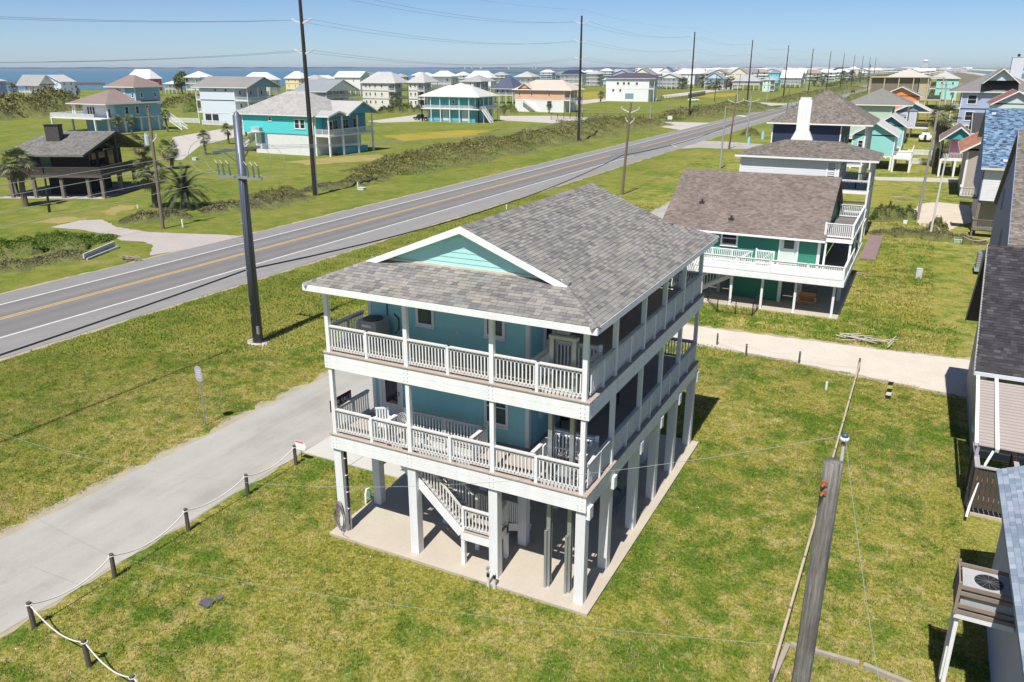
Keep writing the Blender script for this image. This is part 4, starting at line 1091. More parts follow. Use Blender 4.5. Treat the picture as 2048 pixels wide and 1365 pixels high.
# covered side porch with balcony on top
for (x, y) in ((-5.55,60.7),(-3.9,60.7),(-3.9,65),(-3.9,69.5)):
    m = MB(); m.box(x-0.07,y-0.07,dz,x+0.07,y+0.07,4.8); m.build('porch_post', WHITE, gh)
m = MB(); m.box(-5.75,60.55,4.80,-3.78,70,5.07); m.build('balcony', WHITE, gh); m = MB(); m.box(-5.7,60.6,5.072,-3.83,69.95,5.10); m.build('balcony_floor', DECKD, gh)
railing(gh, (-5.68,60.62), (-3.85,60.62), 5.10, WHITE, h=1.05, gap=0.13, bw=0.045)
railing(gh, (-3.85,60.65), (-3.85,69.9), 5.10, WHITE, h=1.05, gap=0.13, bw=0.045, posts=3)
railing(gh, (-5.68,69.9), (-3.85,69.9), 5.10, WHITE, h=1.05, gap=0.13, bw=0.045)
for (x, y) in ((-5.68,60.62),(-3.85,60.62),(-3.85,69.9)): m = MB(); m.box(x-0.06,y-0.06,5.10,x+0.06,y+0.06,6.2); m.build('rail_post', WHITE, gh)
# store under the deck
m = MB(); m.box(-11.9,60.3,0.06,-8.3,62.5,dz-0.14); m.build('store_wall', GRN, gh)
m = MB(); m.box(-8.45,60.15,0.06,-8.2,60.29,dz-0.14); m.box(-12.0,60.15,0.06,-11.8,60.29,dz-0.14); m.build('store_trim', WHITE, gh)
sw = thing('porch_swing', 'orange wooden bench swing hanging under the green house deck', 'swing', (-6.9,60,0.5))
ORG = paint((0.50,0.20,0.06),0.6)
sX, sY = G(1612,606,0.5)
for k in range(4): m = MB(); m.box(sX-0.6,sY+k*0.12,0.55,sX+0.6,sY+0.1+k*0.12,0.58); m.build('seat_slat', ORG, sw)
for k in range(4): m = MB(); m.box(sX-0.6,sY+0.5,0.64+k*0.13,sX+0.6,sY+0.53,0.74+k*0.13); m.build('back_slat', ORG, sw)
for s in (-1,1):
    m = MB(); m.box(sX+s*0.6-0.03,sY,0.55,sX+s*0.6+0.03,sY+0.55,0.85); m.build('armrest', ORG, sw)
    m = MB(); m.cone((sX+s*0.6,sY+0.3,0.85),(sX+s*0.6,sY+0.4,dz-0.14),0.012,0.012,5); m.build('chain', BLACKM, sw)
# black wire fence of the yard
yf = thing('yard_fence', 'low black metal yard fence beside the green house', 'fence', (-12,56,0))
FP = [G(1415,604),G(1434,626),G(1504,634),G(1522,612)]
for p in [G(1415,604),G(1434,626),G(1470,630),G(1504,634),G(1513,622),G(1522,612)]: m = MB(); m.cone((p[0],p[1],0),(p[0],p[1],1.15),0.035,0.035,6); m.build('post', BLACKM, yf)
for a, b in zip(FP, FP[1:]):
    for z in (0.12,1.1): m = MB(); m.beam((a[0],a[1],z),(b[0],b[1],z),0.03,0.03); m.build('rail', BLACKM, yf)
    m = MB(); L = sqrt((a[0]-b[0])**2+(a[1]-b[1])**2); n = int(L/0.12)
    for i in range(n): f = (i+0.5)/n; x = a[0]+(b[0]-a[0])*f; y = a[1]+(b[1]-a[1])*f; m.cone((x,y,0.12),(x,y,1.1),0.004,0.004,3,False)
    for k in range(5): z = 0.3+k*0.18; m.beam((a[0],a[1],z),(b[0],b[1],z),0.006,0.006)
    m.build('wire_mesh', BLACKM, yf, kind='stuff')
# ---------------------------------------------------------------- white house behind it
SHB2 = shingle_mat([(0.0,(0.12,0.105,0.092)), (0.4,(0.175,0.152,0.13)), (0.8,(0.22,0.192,0.165)), (1.0,(0.26,0.228,0.20))])
wh = thing('white_house', 'white two-storey house with stacked porches and brown hip roof behind the green house', 'house', (-11,90,0))
PALE = paint((0.70,0.71,0.74), 0.6, 0.05, 0.5, 0.04)
x0, x1, y0, y1 = -17.2, -4.6, 86.3, 93.6
body(wh, x0, x1, y0, y1, 2.0, 8.1, PALE, floors=2, under='stilts', porch={'E':3.0}, wins={'S':[(0.93,0.9,2.0)],'E':3}, sidings={'S':'p'},
     roofspec=dict(kind='hip', rise=1.35, axis='x', mat=far_roof((0.17,0.15,0.13)), oh=0.55, sh=SHB2), step=3.0, win=(1.0,1.6), gapb=0.14)
for z in (2.0,5.05): railing(wh, (x1-3.0,y0+0.1), (x1-0.1,y0+0.1), z, WHITE, h=1.05, gap=0.14, bw=0.05)
gs = thing('patio_set', 'dark green patio table and chairs on the upper white porch', 'table', (-6,88,5.05))
DG = paint((0.02,0.09,0.07),0.5)
m = MB(); m.cone((-6.0,88.3,5.75),(-6.0,88.3,5.79),0.6,0.6,16); m.build('table_top', DG, gs); m = MB(); m.cone((-6.0,88.3,5.03),(-6.0,88.3,5.75),0.05,0.05,8); m.build('leg', DG, gs)
# ---------------------------------------------------------------- navy house with white chimney
nv = thing('navy_house', 'navy blue house with tall white chimney and brown pyramid roof', 'house', (-14.5,132,0))
NAVY = paint((0.022,0.035,0.085), 0.6, 0.08, 0.6, 0.04)
x0, x1, y0, y1 = -21.2, -8.2, 127.5, 141
body(nv, x0, x1, y0, y1, 3.2, 8.9, NAVY, floors=1, under='stilts', under_mat=OFFWHITE, porch={'E':3.4}, wins={'E':3}, roofspec=dict(kind='hip', rise=4.6, axis='x', mat=far_roof((0.175,0.145,0.12)), oh=0.8, sh=SHB2, expo=0.19), rail=True, railmat=paint((0.18,0.15,0.13),0.8), step=3.4)
cA = -18.3
m = MB(); m.box(cA,126.5,0,cA+3.0,127.48,6.6); m.prism([(cA,126.5,6.6),(cA+3.0,126.5,6.6),(cA+2.4,126.5,7.9),(cA+0.6,126.5,7.9)],(0,0.98,0)); m.box(cA+0.6,126.5,7.9,cA+2.4,127.48,12.1)
cm_ = m.build('chimney', WHITE, nv, fix=True); m = MB(); m.box(cA+0.75,126.6,12.102,cA+2.25,127.35,12.5); m.build('chimney_cap', WHITE2, cm_)
m = MB(); m.box(cA+3.2,125.9,4.9,cA+5.8,127.4,5.1); m.box(cA+3.3,126.0,3.0,cA+3.45,126.15,4.9); m.build('shelf', OFFWHITE, nv)
# ---------------------------------------------------------------- pale green house, turquoise wing houses
pg = thing('mint_house', 'pale green two-storey house with grey hip roof and corner porches', 'house', (-11,215,0))
MINT = paint((0.46,0.58,0.46), 0.6, 0.05, 0.5, 0.03, lap=0.3)
body(pg, -18.0, -5.2, 205, 219, 1.2, 8.6, MINT, floors=2, under='stilts', porch={'E':3.4}, wins={'E':2}, roofspec=dict(kind='hip', rise=3.4, axis='x', mat=far_roof((0.20,0.195,0.18)), oh=0.8), step=4)
tqa = thing('turquoise_cottage', 'turquoise cottage with pale sloping roofs and a white deck behind the white house', 'house', (-6,160,0))
TQ2 = paint((0.28,0.62,0.58), 0.6, 0.05, 0.5, 0.03)
body(tqa, -11.8, -5.2, 152, 163, 2.4, 5.6, TQ2, under='stilts', wins={'S':[0.2],'E':2}, roofspec=dict(kind='gable', rise=2.3, axis='y', mat=far_roof((0.50,0.48,0.45),0.15), wall=TQ2, oh=0.6), step=3.3)
body(tqa, -5.1, -2.2, 150, 163, 2.4, 2.45, WHITE2, under='stilts', porch={'S':0.1,'E':0.1}, rail=True, posts=False, step=3.0, corner=False)
body(tqa, -9.5, -4.6, 172, 184, 2.4, 6.0, TQ2, under='stilts', wins={'S':1}, roofspec=dict(kind='gable', rise=2.0, axis='y', mat=far_roof((0.46,0.45,0.43),0.15), wall=paint((0.10,0.24,0.30),0.6), oh=0.5))
lb = thing('lilac_cottage', 'pale lilac cottage with slanted white roof edge behind the pale green house', 'house', (-4,232,0))
body(lb, -8.5, -0.8, 226, 236, 2.6, 6.2, paint((0.56,0.58,0.68),0.6), under='stilts', under_mat=WOODG, wins={'S':1}, roofspec=dict(kind='gable', rise=2.2, axis='y', mat=far_roof((0.5,0.48,0.46),0.1), wall=paint((0.2,0.3,0.42),0.6), oh=0.6), porch={'E':3}, rail=True, railmat=BLACKM, posts=False)
# ---------------------------------------------------------------- further houses along the seaward side
orh = thing('orange_house', 'orange gabled beach house with slate roof and red deck near the highway', 'house', (-14,300,0))
ORC = paint((0.72,0.27,0.12), 0.6, 0.05)
body(orh, -16, -5, 300, 312, 3.0, 7.6, ORC, wins={'S':[0.55,0.8]}, roofspec=dict(kind='gable', rise=3.0, axis='y', mat=far_roof((0.18,0.21,0.25)), wall=ORC, oh=0.8), under='stilts', step=4)
body(orh, -4.8, 1.0, 296, 306, 3.0, 3.05, paint((0.45,0.12,0.08),0.7), under='stilts', under_mat=paint((0.40,0.14,0.09),0.7), porch={'S':0.1}, railmat=paint((0.45,0.13,0.1),0.7), posts=False, corner=False)
wf = thing('timber_frame', 'unfinished house with raw yellow timber frame and open walls', 'house', (-9,390,0))
RAW = paint((0.47,0.39,0.26), 0.8, 0.15)
fx0, fx1, fy0, fy1 = -26, 1.5, 385, 405
for i in range(6):
    x = fx0+(fx1-fx0)*i/5
    for y in (fy0, fy1): m = MB(); m.box(x-0.2,y-0.2,0,x+0.2,y+0.2,12.4+0.0*i); m.build('post', RAW, wf)
m = MB(); m.box(fx0-0.5,fy0-0.4,12.4,fx1+0.5,fy1+0.4,12.7); m.build('roof_frame', RAW, wf)
m = MB(); m.box(fx0+0.5,fy0+1,4,fx1-9,fy1-1,12.2); m.build('wall', paint((0.20,0.17,0.13),0.8), wf)
m = MB(); m.box(fx1-8.6,fy0+1,3,fx1-5,fy1-1,12.2); m.build('panel', paint((0.46,0.40,0.27),0.8), wf)
m = MB(); m.box(fx0,fy0+0.3,3.4,fx1,fy1,3.9); m.build('deck', RAW, wf)
roof(wf, 'hip', fx0+6, fx1-6, fy0+4, fy1+5, 12.7, 3.2, 'x', far_roof((0.50,0.46,0.39),0.15))
def simple(label, x0, x1, y0, y1, zf, zt, wallc, roofc, kind='hip', axis='x', rise=2.8, floors=1, porch=None, wins=None, name='beach_house', under='stilts', group=None, um=None, oh=0.6, trim=None):
    t = thing(name, label, 'house', ((x0+x1)/2,(y0+y1)/2,0), group)
    wm = paint(wallc, 0.6, 0.05, 0.5, 0.03)
    body(t, x0, x1, y0, y1, zf, zt, wm, floors=floors, under=under, under_mat=um, porch=porch, wins=wins or {'S':2,'E':2}, roofspec=dict(kind=kind, rise=rise, axis=axis, mat=far_roof(roofc), wall=wm, oh=oh), step=4.0, corner=False, gapb=0.3, trim=trim or WHITE2)
    return t
simple('aqua house with white porches half hidden behind the timber frame', -3.5, 7.5, 410, 424, 3.5, 12, (0.35,0.72,0.66), (0.45,0.42,0.38), floors=2, porch={'W':2.5})
simple('grey-roofed cream house beside the unfinished timber frame', -20, -8, 450, 466, 3, 11, (0.6,0.58,0.54), (0.22,0.22,0.23), floors=2)
# blue-lilac house with the tall chimney
LIL = (0.36,0.42,0.60)
lh = thing('lilac_house', 'blue-lilac house with grey roof, white gable and tall pale chimney near the dunes', 'house', (14,240,0))
LM = paint(LIL,0.6,0.05,0.5,0.03,lap=0.3)
body(lh, 3.5, 22.0, 232, 250, 3.2, 11.0, LM, floors=2, wins={'S':[(0.14,2.0,2.2)]}, roofspec=dict(kind='hip', rise=5.0, axis='x', mat=far_roof((0.19,0.18,0.175)), oh=0.8), step=4.2, porch={'W':2.0}, rail=True)
roof(lh, 'gable', 10.2, 16.2, 230.6, 241, 13.0, 3.3, 'y', far_roof((0.19,0.18,0.175)), wall=paint((0.55,0.60,0.74),0.6), oh=0.9)
chimney(lh, 16.6, 243, 11, 18.9, 1.3, paint((0.60,0.62,0.68),0.6))
m = MB(); m.cone((16.6,243,19.03),(16.6,243,19.7),0.3,0.3,8); m.build('flue', BLACKM, lh)
mh = thing('pale_mint_house', 'pale mint house with rusty red roof in front of the lilac house', 'house', (14,180,0))
MM = paint((0.55,0.68,0.62),0.6,0.05)
body(mh, 9.6, 16.6, 176, 190, 3, 10.2, MM, wins={'S':[(0.62,0.7,0.9),(0.74,0.7,0.9)]}, floors=1, roofspec=dict(kind='gable', rise=2.4, axis='y', mat=far_roof((0.26,0.115,0.09)), wall=MM, oh=0.6), step=4)
body(mh, 16.7, 21.5, 180, 190, 6, 9.6, paint((0.7,0.72,0.7),0.6), under='wall', wins={'S':1}, roofspec=dict(kind='hip', rise=1.2, axis='x', mat=far_roof((0.26,0.115,0.09)), oh=0.5))
body(mh, 8.2, 25.0, 172, 175.8, 2.5, 6.6, paint((0.24,0.10,0.085),0.7), under='wall', corner=False)
dr = thing('dark_roof_house', 'low house with wide dark charcoal roof before the pale mint house', 'house', (13,158,0))
body(dr, 6.4, 20.5, 152, 163, 3, 6.6, paint((0.33,0.33,0.36),0.6), roofspec=dict(kind='gable', rise=2.9, axis='x', mat=far_roof((0.055,0.052,0.058)), wall=paint((0.33,0.33,0.36),0.6), oh=0.6), step=4)
bs = thing('slate_gable_house', 'lilac gabled house with slate blue roof between dark and terracotta roofs', 'house', (10,140,0))
LW = paint((0.58,0.52,0.66),0.6)
body(bs, 7.0, 14, 137, 147, 3, 6.2, LW, roofspec=dict(kind='gable', rise=2.3, axis='y', mat=far_roof((0.13,0.17,0.21)), wall=LW, oh=0.5), step=4)
pk = thing('pink_house', 'pink and turquoise cottage with white porch below a brown roof', 'house', (3.5,150,0))
body(pk, 1.9, 6.4, 147, 158, 2.8, 5.6, paint((0.80,0.34,0.48),0.6), porch={'S':2.6,'W':1.2}, wins={'S':1}, roofspec=dict(kind='gable', rise=2.2, axis='y', mat=far_roof((0.22,0.17,0.14)), wall=paint((0.07,0.36,0.36),0.6), oh=0.5), step=3.0, gapb=0.2)
m = MB(); m.box(3.0,149.7,2.8,4.3,149.95,5.3); m.build('door', paint((0.06,0.42,0.42),0.5), pk)
# tan house with terracotta roof, turned gable
tn = thing('tan_house', 'tan clapboard house with terracotta shingle roof beside the parking pad', 'house', (8.5,133,0))
TAN = paint((0.42,0.37,0.31),0.65,0.05,0.5,0.03)
tx0, tx1, ty0, ty1 = 4.75, 14.0, 123.5, 139
m = MB(); m.box(tx0,ty0,0,tx1,ty1,6.2); m.build('wall', TAN, tn); siding(tn, tx0+0.2, tx1, ty0, 0.1, 6.2, 'S', TAN, 0.28)
roof(tn, 'gable', tx0, tx1, ty0, ty1, 6.1, 3.4, 'y', far_roof((0.40,0.17,0.10)), wall=TAN, oh=0.9, sh=shingle_mat([(0,(0.27,0.12,0.075)),(0.5,(0.37,0.17,0.105)),(1,(0.46,0.235,0.15))]), expo=0.22)
m = MB(); m.box(tx0-0.05,ty0-0.08,0,tx0+0.2,ty0+0.1,6.1); m.build('corner_board', WHITE, tn)
# blue-roofed house in front of it
br = thing('blue_roof_house', 'white house with mottled blue shingle roof and an enclosed upper porch', 'house', (8,100,0))
SHBL = shingle_mat([(0,(0.035,0.06,0.10)),(0.35,(0.095,0.16,0.25)),(0.75,(0.17,0.26,0.37)),(1,(0.26,0.36,0.47))])
bx0, bx1, by0, by1 = 5.45, 16, 96.5, 112
bw = paint((0.66,0.68,0.72),0.6,0.04)
BSLAT = paint((0.13,0.16,0.34),0.6)
m = MB(); m.box(bx0,by0,3.5,bx1,by1,6.9); m.build('wall', BSLAT, br)
m = MB(); m.box(bx0+0.1,by0-0.04,3.5,bx1,by0-0.002,6.9); m.build('front_panel', paint((0.75,0.76,0.77),0.5), br)
for k in range(12): m = MB(); m.box(bx0+0.1,by0-0.06,3.52+k*0.28,bx1,by0-0.041,3.52+k*0.28+0.26); m.build('plank', paint((0.75,0.76,0.77),0.5), br)
m = MB(); m.box(bx0+0.3,by0+2.6,0,bx1,by1,3.48); m.build('lower_wall', paint((0.44,0.40,0.35),0.65,lap=0.28), br)
for x in (bx0+0.15, bx0+3.2): m = MB(); m.box(x-0.14,by0+0.1,0,x+0.14,by0+0.38,3.48); m.build('stilt', WOODG, br)
S_ = [(bx0-0.3,by0-0.6,6.95),(bx1,by0-0.6,6.95),(bx1,by1-4,12.3),(bx0-0.3,by1-4,12.3)]
m = MB(); m.prism([Vector(q)-Vector((0,0,0.15)) for q in S_],(0,0,0.15)); m.prism([(bx0-0.3,by1-4,12.15),(bx1,by1-4,12.15),(bx1,by1+3,8.6),(bx0-0.3,by1+3,8.6)],(0,0,0.15)); rf = m.build('roof', far_roof((0.15,0.21,0.30)), br, fix=True)
shingles(rf, [Vector(q)+Vector((0,0,0.004)) for q in S_], (1,0,0), SHBL, expo=0.2, wmin=0.25, wmax=0.5, seed=31)
m = MB(); m.prism([(bx0,by0,6.9),(bx0,by1,6.9),(bx0,by1-4,11.9)],(0.1,0,0)); m.build('gable_wall', BSLAT, br, fix=True)
m = MB(); m.box(bx0-0.3,by0-0.68,6.72,bx1,by0-0.58,6.93); m.build('fascia', paint((0.70,0.64,0.52),0.6), br)
for (px_, py_) in ((1986,236),(2010,326)):
    y = by0-0.6+(by1-4-by0+0.6)*(0.88 if py_ < 300 else 0.1); z = 6.95+5.35*(0.88 if py_ < 300 else 0.1); x = atY(px_,py_,y)[0]
    m = MB(); m.box(x-0.2,y-0.2,z,x+0.2,y+0.2,z+0.22); m.build('roof_vent', WHITE2, rf)
# small porch and stair under it
m = MB(); m.box(5.2,94.6,0.75,8.0,96.3,0.85); m.build('deck', WOODG, br)
railing(br, (5.25,94.7), (7.4,94.7), 0.85, WOODG, h=0.95, gap=0.2, bw=0.06); railing(br, (5.25,94.7), (5.25,96.2), 0.85, WOODG, h=0.95, gap=0.2, bw=0.06)
for (x, y) in ((5.3,94.75),(7.9,94.75),(5.3,96.2)): m = MB(); m.box(x-0.07,y-0.07,0,x+0.07,y+0.07,1.85); m.build('post', WOODG, br)
bal = MB(); bal.box(3.7,98.2,3.4,5.43,100.4,3.55); bal.build('balcony', WOODG, br)
railing(br, (3.75,98.25), (5.4,98.25), 3.55, OFFWHITE, h=1.0, gap=0.25, bw=0.07); railing(br, (3.75,98.25), (3.75,100.4), 3.55, OFFWHITE, h=1.0, gap=0.25, bw=0.07)
# lilac-walled house at the frame edge
lw = thing('violet_house', 'violet-grey house with small windows and brown roof beside the blue-roofed house', 'house', (11,75,0))
VIO = paint((0.23,0.25,0.42),0.6,0.05)
vx, vy0, vy1 = 6.15, 62.5, 90
vy0, vyr, vy1, ze, zr = 64.2, 72.9, 82.3, 5.2, 12.2
m = MB(); m.prism([(vx,vy0,0),(vx,vy1,0),(vx,vy1,5.35),(vx,vyr,zr-0.25),(vx,vy0,ze-0.05)],(12,0,0)); m.build('wall', VIO, lw, fix=True)
S_ = [(vx-0.25,vy0-0.45,ze-0.1),(18,vy0-0.45,ze-0.1),(18,vyr,zr),(vx-0.25,vyr,zr)]; N_ = [(18,vy1+0.3,5.3),(vx-0.25,vy1+0.3,5.3),(vx-0.25,vyr,zr),(18,vyr,zr)]
m = MB()
for p in (S_, N_): m.prism([Vector(q)-Vector((0,0,0.16)) for q in p],(0,0,0.16))
rf = m.build('roof', far_roof((0.20,0.165,0.145)), lw, fix=True)
shingles(rf, [Vector(q)+Vector((0,0,0.004)) for q in S_], (1,0,0), SHB2, expo=0.16, seed=41)
for (a, b) in (((vy0-0.45,ze-0.1),(vyr,zr)),((vyr,zr),(vy1+0.3,5.3))):
    m = MB(); m.prism([(vx-0.28,a[0],a[1]+0.02),(vx-0.28,b[0],b[1]+0.02),(vx-0.28,b[0],b[1]-0.22),(vx-0.28,a[0],a[1]-0.22)],(0.05,0,0)); m.build('rake_board', VIO, lw, fix=True)
for (y, z) in ((76.8,5.6),(72.5,3.0),(67.6,2.4)): window(lw, (vx-0.002,y,z), (vx-0.002,y+1.1,z+1.5), 'W', frame=VIO, fw=0.1)
m = MB(); m.box(vx+0.4,vy0-1.3,0.5,12,vy0-0.01,3.6); m.build('annex_wall', paint((0.74,0.75,0.76),0.6,lap=0.2), lw)
# ---------------------------------------------------------------- charcoal-roofed house with metal patio cover
ch = thing('charcoal_roof_house', 'grey house with charcoal shingle roof and ribbed metal patio cover', 'house', (9,43,0))
GRY = paint((0.30,0.29,0.28),0.65,0.05)
SHC = shingle_mat([(0,(0.033,0.031,0.034)),(0.5,(0.047,0.044,0.048)),(0.88,(0.062,0.058,0.063)),(1,(0.085,0.08,0.087))])
cX = 3.22; cw = 3.78
Yr, Zr = atX(1975,490,cX)[1:]; Ys, Zs = atX(1949,742,cX)[1:]; Yn, Zn = atX(1932,635,cX)[1:]
S_ = [(cX,Ys,Zs),(16,Ys,Zs),(16,Yr,Zr),(cX,Yr,Zr)]; N_ = [(16,Yn,Zn),(cX,Yn,Zn),(cX,Yr,Zr),(16,Yr,Zr)]
m = MB()
for p in (S_, N_): m.prism([Vector(q)-Vector((0,0,0.16)) for q in p],(0,0,0.16))
rf = m.build('roof', paint((0.05,0.048,0.05),0.9), ch, fix=True)
shingles(rf, [Vector(q)+Vector((0,0,0.004)) for q in S_], (1,0,0), SHC, expo=0.16, wmin=0.2, wmax=0.36, near=160, seed=51)
shingles(rf, [Vector(q)+Vector((0,0,0.004)) for q in N_], (1,0,0), SHC, expo=0.16, wmin=0.2, wmax=0.36, seed=52)
m = MB(); m.prism([(cw,Ys+0.5,0),(cw,Yn-0.5,0),(cw,Yn-0.5,Zn+0.1),(cw,Yr,Zr-0.25),(cw,Ys+0.5,Zs+0.15)],(9,0,0)); m.build('wall', GRY, ch, fix=True)
for (a, b) in (((Ys,Zs),(Yr,Zr)),((Yr,Zr),(Yn,Zn))):
    m = MB(); m.prism([(cX-0.03,a[0],a[1]+0.02),(cX-0.03,b[0],b[1]+0.02),(cX-0.03,b[0],b[1]-0.2),(cX-0.03,a[0],a[1]-0.2)],(0.06,0,0)); m.build('rake_board', GRY, ch, fix=True)
m = MB(); m.box(cX,Ys-0.12,Zs-0.16,16,Ys-0.002,Zs-0.01); m.build('gutter', paint((0.6,0.62,0.64),0.4), ch)
window(ch, (cw-0.002,Ys+1.0,1.0), (cw-0.002,Ys+1.7,3.0), 'W', frame=WHITE2, fw=0.07)
window(ch, (cw-0.002,Ys+3.6,2.3), (cw-0.002,Ys+4.5,4.2), 'W', frame=WHITE2, fw=0.07)
# patio cover: ribbed sheet in strips between white beams
PCM = paint((0.40,0.35,0.32),0.6,0.06,0.8,0.05)
pz0 = 2.72; py0, py1 = Ys-4.6, Ys-0.15; pz1 = Zs-0.28
k = 0; y = py0
while y < py1-0.1:
    f0 = (y-py0)/(py1-py0); f1 = min(1, (y+0.2-py0)/(py1-py0)); za = pz0+(pz1-pz0)*f0; zb = pz0+(pz1-pz0)*f1
    m = MB(); m.hexa([(cX+0.25,y,za),(14,y,za),(14,y+0.19,zb-0.03),(cX+0.25,y+0.19,zb-0.03),(cX+0.25,y,za+0.05),(14,y,za+0.05),(14,y+0.19,zb+0.005),(cX+0.25,y+0.19,zb+0.005)]); m.build('roof_panel', PCM, ch); y += 0.2
for x in (cX+0.16, cX+0.85): m = MB(); m.beam((x,py0-0.35 if x > cX+0.5 else py0-0.05,pz0+0.06),(x,py1,pz1+0.08),0.13,0.16); m.build('beam', WHITE, ch)
for x in (cX+0.25,cX+2.6): m = MB(); m.box(x-0.06,py0+0.05,0,x+0.06,py0+0.17,pz0-0.02); m.build('post', paint((0.35,0.36,0.42),0.6), ch)
m = MB(); m.tube([(cX+0.75,py0-0.2,pz0-0.05),(cX+0.55,py0-0.5,pz0-0.5),(cX+0.25,py0-1.1,0.6),(cX+0.2,py0-1.35,0.25)],0.05,6); m.build('downspout', WHITE, ch)
# outdoor shower stall
so = thing('outdoor_shower', 'dark brown slatted outdoor shower stall beside the metal patio cover', 'shower stall', (4.05,34,0))
SHW = paint((0.075,0.058,0.045),0.8,0.3,3,0.2,(1,1,0.3))
qx0, qx1, qy0, qy1, qh = 3.50, 4.85, 32.55, 34.75, 2.15
for (x, y) in ((qx0,qy0),(qx1,qy0),(qx0,qy1),(qx1,qy1)): m = MB(); m.box(x-0.06,y-0.06,0,x+0.06,y+0.06,qh); m.build('post', SHW, so)
for k in range(7):
    x = qx0+0.07+k*(qx1-qx0-0.14)/7; m = MB(); m.box(x+0.006,qy0-0.03,0.42,x+(qx1-qx0-0.14)/7-0.006,qy0+0.0,qh); m.build('slat', SHW, so)
for k in range(11):
    y = qy0+0.07+k*(qy1-qy0-0.14)/11; m = MB(); m.box(qx0-0.02,y+0.006,0.42,qx0+0.015,y+(qy1-qy0-0.14)/11-0.006,qh); m.build('slat', SHW, so)
    m = MB(); m.box(qx1-0.015,y+0.006,0.42,qx1+0.02,y+(qy1-qy0-0.14)/11-0.006,qh); m.build('slat', SHW, so)
CAPM = paint((0.36,0.35,0.35),0.7)
for (a, b, c, d) in ((qx0-0.09,qy0-0.09,qx0+0.09,qy1+0.09),(qx1-0.09,qy0-0.09,qx1+0.09,qy1+0.09)): m = MB(); m.box(a,b,qh+0.002,c,d,qh+0.05); m.build('cap_rail', CAPM, so)
for y in (qy0,qy1): m = MB(); m.box(qx0+0.092,y-0.09,qh+0.002,qx1-0.092,y+0.09,qh+0.05); m.build('cap_rail', CAPM, so)
m = MB(); m.box(qx0+0.08,qy0+0.08,0,qx1-0.08,qy1-0.08,0.12); m.build('floor', CONC, so)
m = MB(); m.box(qx0+0.03,qy0+1.2,1.0,qx1-0.03,qy0+1.55,1.05); m.build('bench', paint((0.45,0.30,0.15),0.7), so)
# blue-grey shingled roof in the corner
bc = thing('blue_eave_house', 'lilac house wall under a pale blue-grey shingle roof at the lot corner', 'house', (6,18,0))
SHP = shingle_mat([(0,(0.19,0.24,0.30)),(0.4,(0.25,0.30,0.37)),(0.8,(0.30,0.35,0.42)),(1,(0.36,0.41,0.47))])
kz = 4.6; A = G(1993,940,kz); ea = A[0]; yn = A[1]
W_ = [(ea,yn,kz),(ea,6.0,kz),(ea+5,6.0,kz+2.2),(ea+5,yn,kz+2.2)]
m = MB(); m.prism([Vector(q)-Vector((0,0,0.14)) for q in W_],(0,0,0.14)); rf = m.build('roof', paint((0.3,0.36,0.42),0.9), bc, fix=True)
shingles(rf, [Vector(q)+Vector((0,0,0.004)) for q in W_], (0,1,0), SHP, expo=0.15, wmin=0.18, wmax=0.34, near=200, seed=61)
LWL = paint((0.42,0.44,0.62),0.6,0.05,lap=0.2)
m = MB(); m.box(ea+0.42,6.0,0,ea+5,yn-0.35,kz+0.05); m.build('wall', LWL, bc)
m = MB(); m.box(ea+0.02,6.0,kz-0.2,ea+0.07,yn,kz-0.145); m.build('fascia', LWL, bc)
m = MB(); m.tube([(ea+0.35,17.0,0.3),(ea+0.35,17.0,3.2),(ea+0.32,17.1,3.6)],0.05,6); m.tube([(ea+0.36,16.9,2.8),(ea+0.33,16.6,1.9),(ea+0.37,16.9,1.2)],0.025,5); m.build('service_pipe', BLACKM, bc)
# air conditioner in a raised timber box
ab = thing('boxed_air_conditioner', 'air conditioner in a slatted timber box on white stilts by the lilac wall', 'air conditioner', (3.1,22,0))
TM = paint((0.27,0.21,0.16),0.8,0.25,2,0.15)
ux0, ux1, uy0, uy1, uz = ea-0.55, ea+0.38, 19.6, 21.2, 3.0
Pm = atY(1925,1120,21.2)
ux0 = G(1921,1125,3.9)[0]; ux1 = ea+0.40; uy1 = G(1921,1117,3.9)[1]; uy0 = uy1-1.15; uz = 2.75
m = MB(); m.box(ux0,uy0,uz,ux1,uy1,uz+0.16); m.build('base_frame', WHITE2, ab)
m = MB(); m.box(ux0+0.08,uy0+0.08,uz+0.162,ux1-0.05,uy1-0.08,uz+0.95); m.build('case', paint((0.42,0.43,0.43),0.5), ab)
m = MB(); m.cone(((ux0+ux1)/2,(uy0+uy1)/2,uz+0.951),((ux0+ux1)/2,(uy0+uy1)/2,uz+0.97),0.34,0.34,24); m.build('fan_grille', BLACKM, ab)
m = MB()
for t in range(12): a = t*pi/6; m.beam(((ux0+ux1)/2,(uy0+uy1)/2,uz+0.978),((ux0+ux1)/2+0.33*cos(a),(uy0+uy1)/2+0.33*sin(a),uz+0.978),0.006,0.006)
m.build('grille_bars', GALV, ab)
for k in range(5):
    z = uz+0.22+k*0.19
    for (a, b) in (((ux0,uy0),(ux1,uy0)),((ux0,uy1),(ux1,uy1)),((ux0,uy0),(ux0,uy1))):
        if k == 2 and a[1] == b[1] == uy0: continue
        m = MB(); m.beam((a[0],a[1],z),(b[0],b[1],z),0.035,0.11); m.build('slat', TM, ab)
for (x, y) in ((ux0,uy0),(ux1,uy0),(ux0,uy1),(ux1,uy1)): m = MB(); m.box(x-0.04,y-0.04,uz+0.162,x+0.04,y+0.04,uz+1.12); m.build('corner_post', TM, ab)
for y in (uy0+0.15, uy1-0.15): m = MB(); m.box(ux0+0.05,y-0.05,0,ux0+0.15,y+0.05,uz-0.002); m.build('stilt', WHITE, ab)
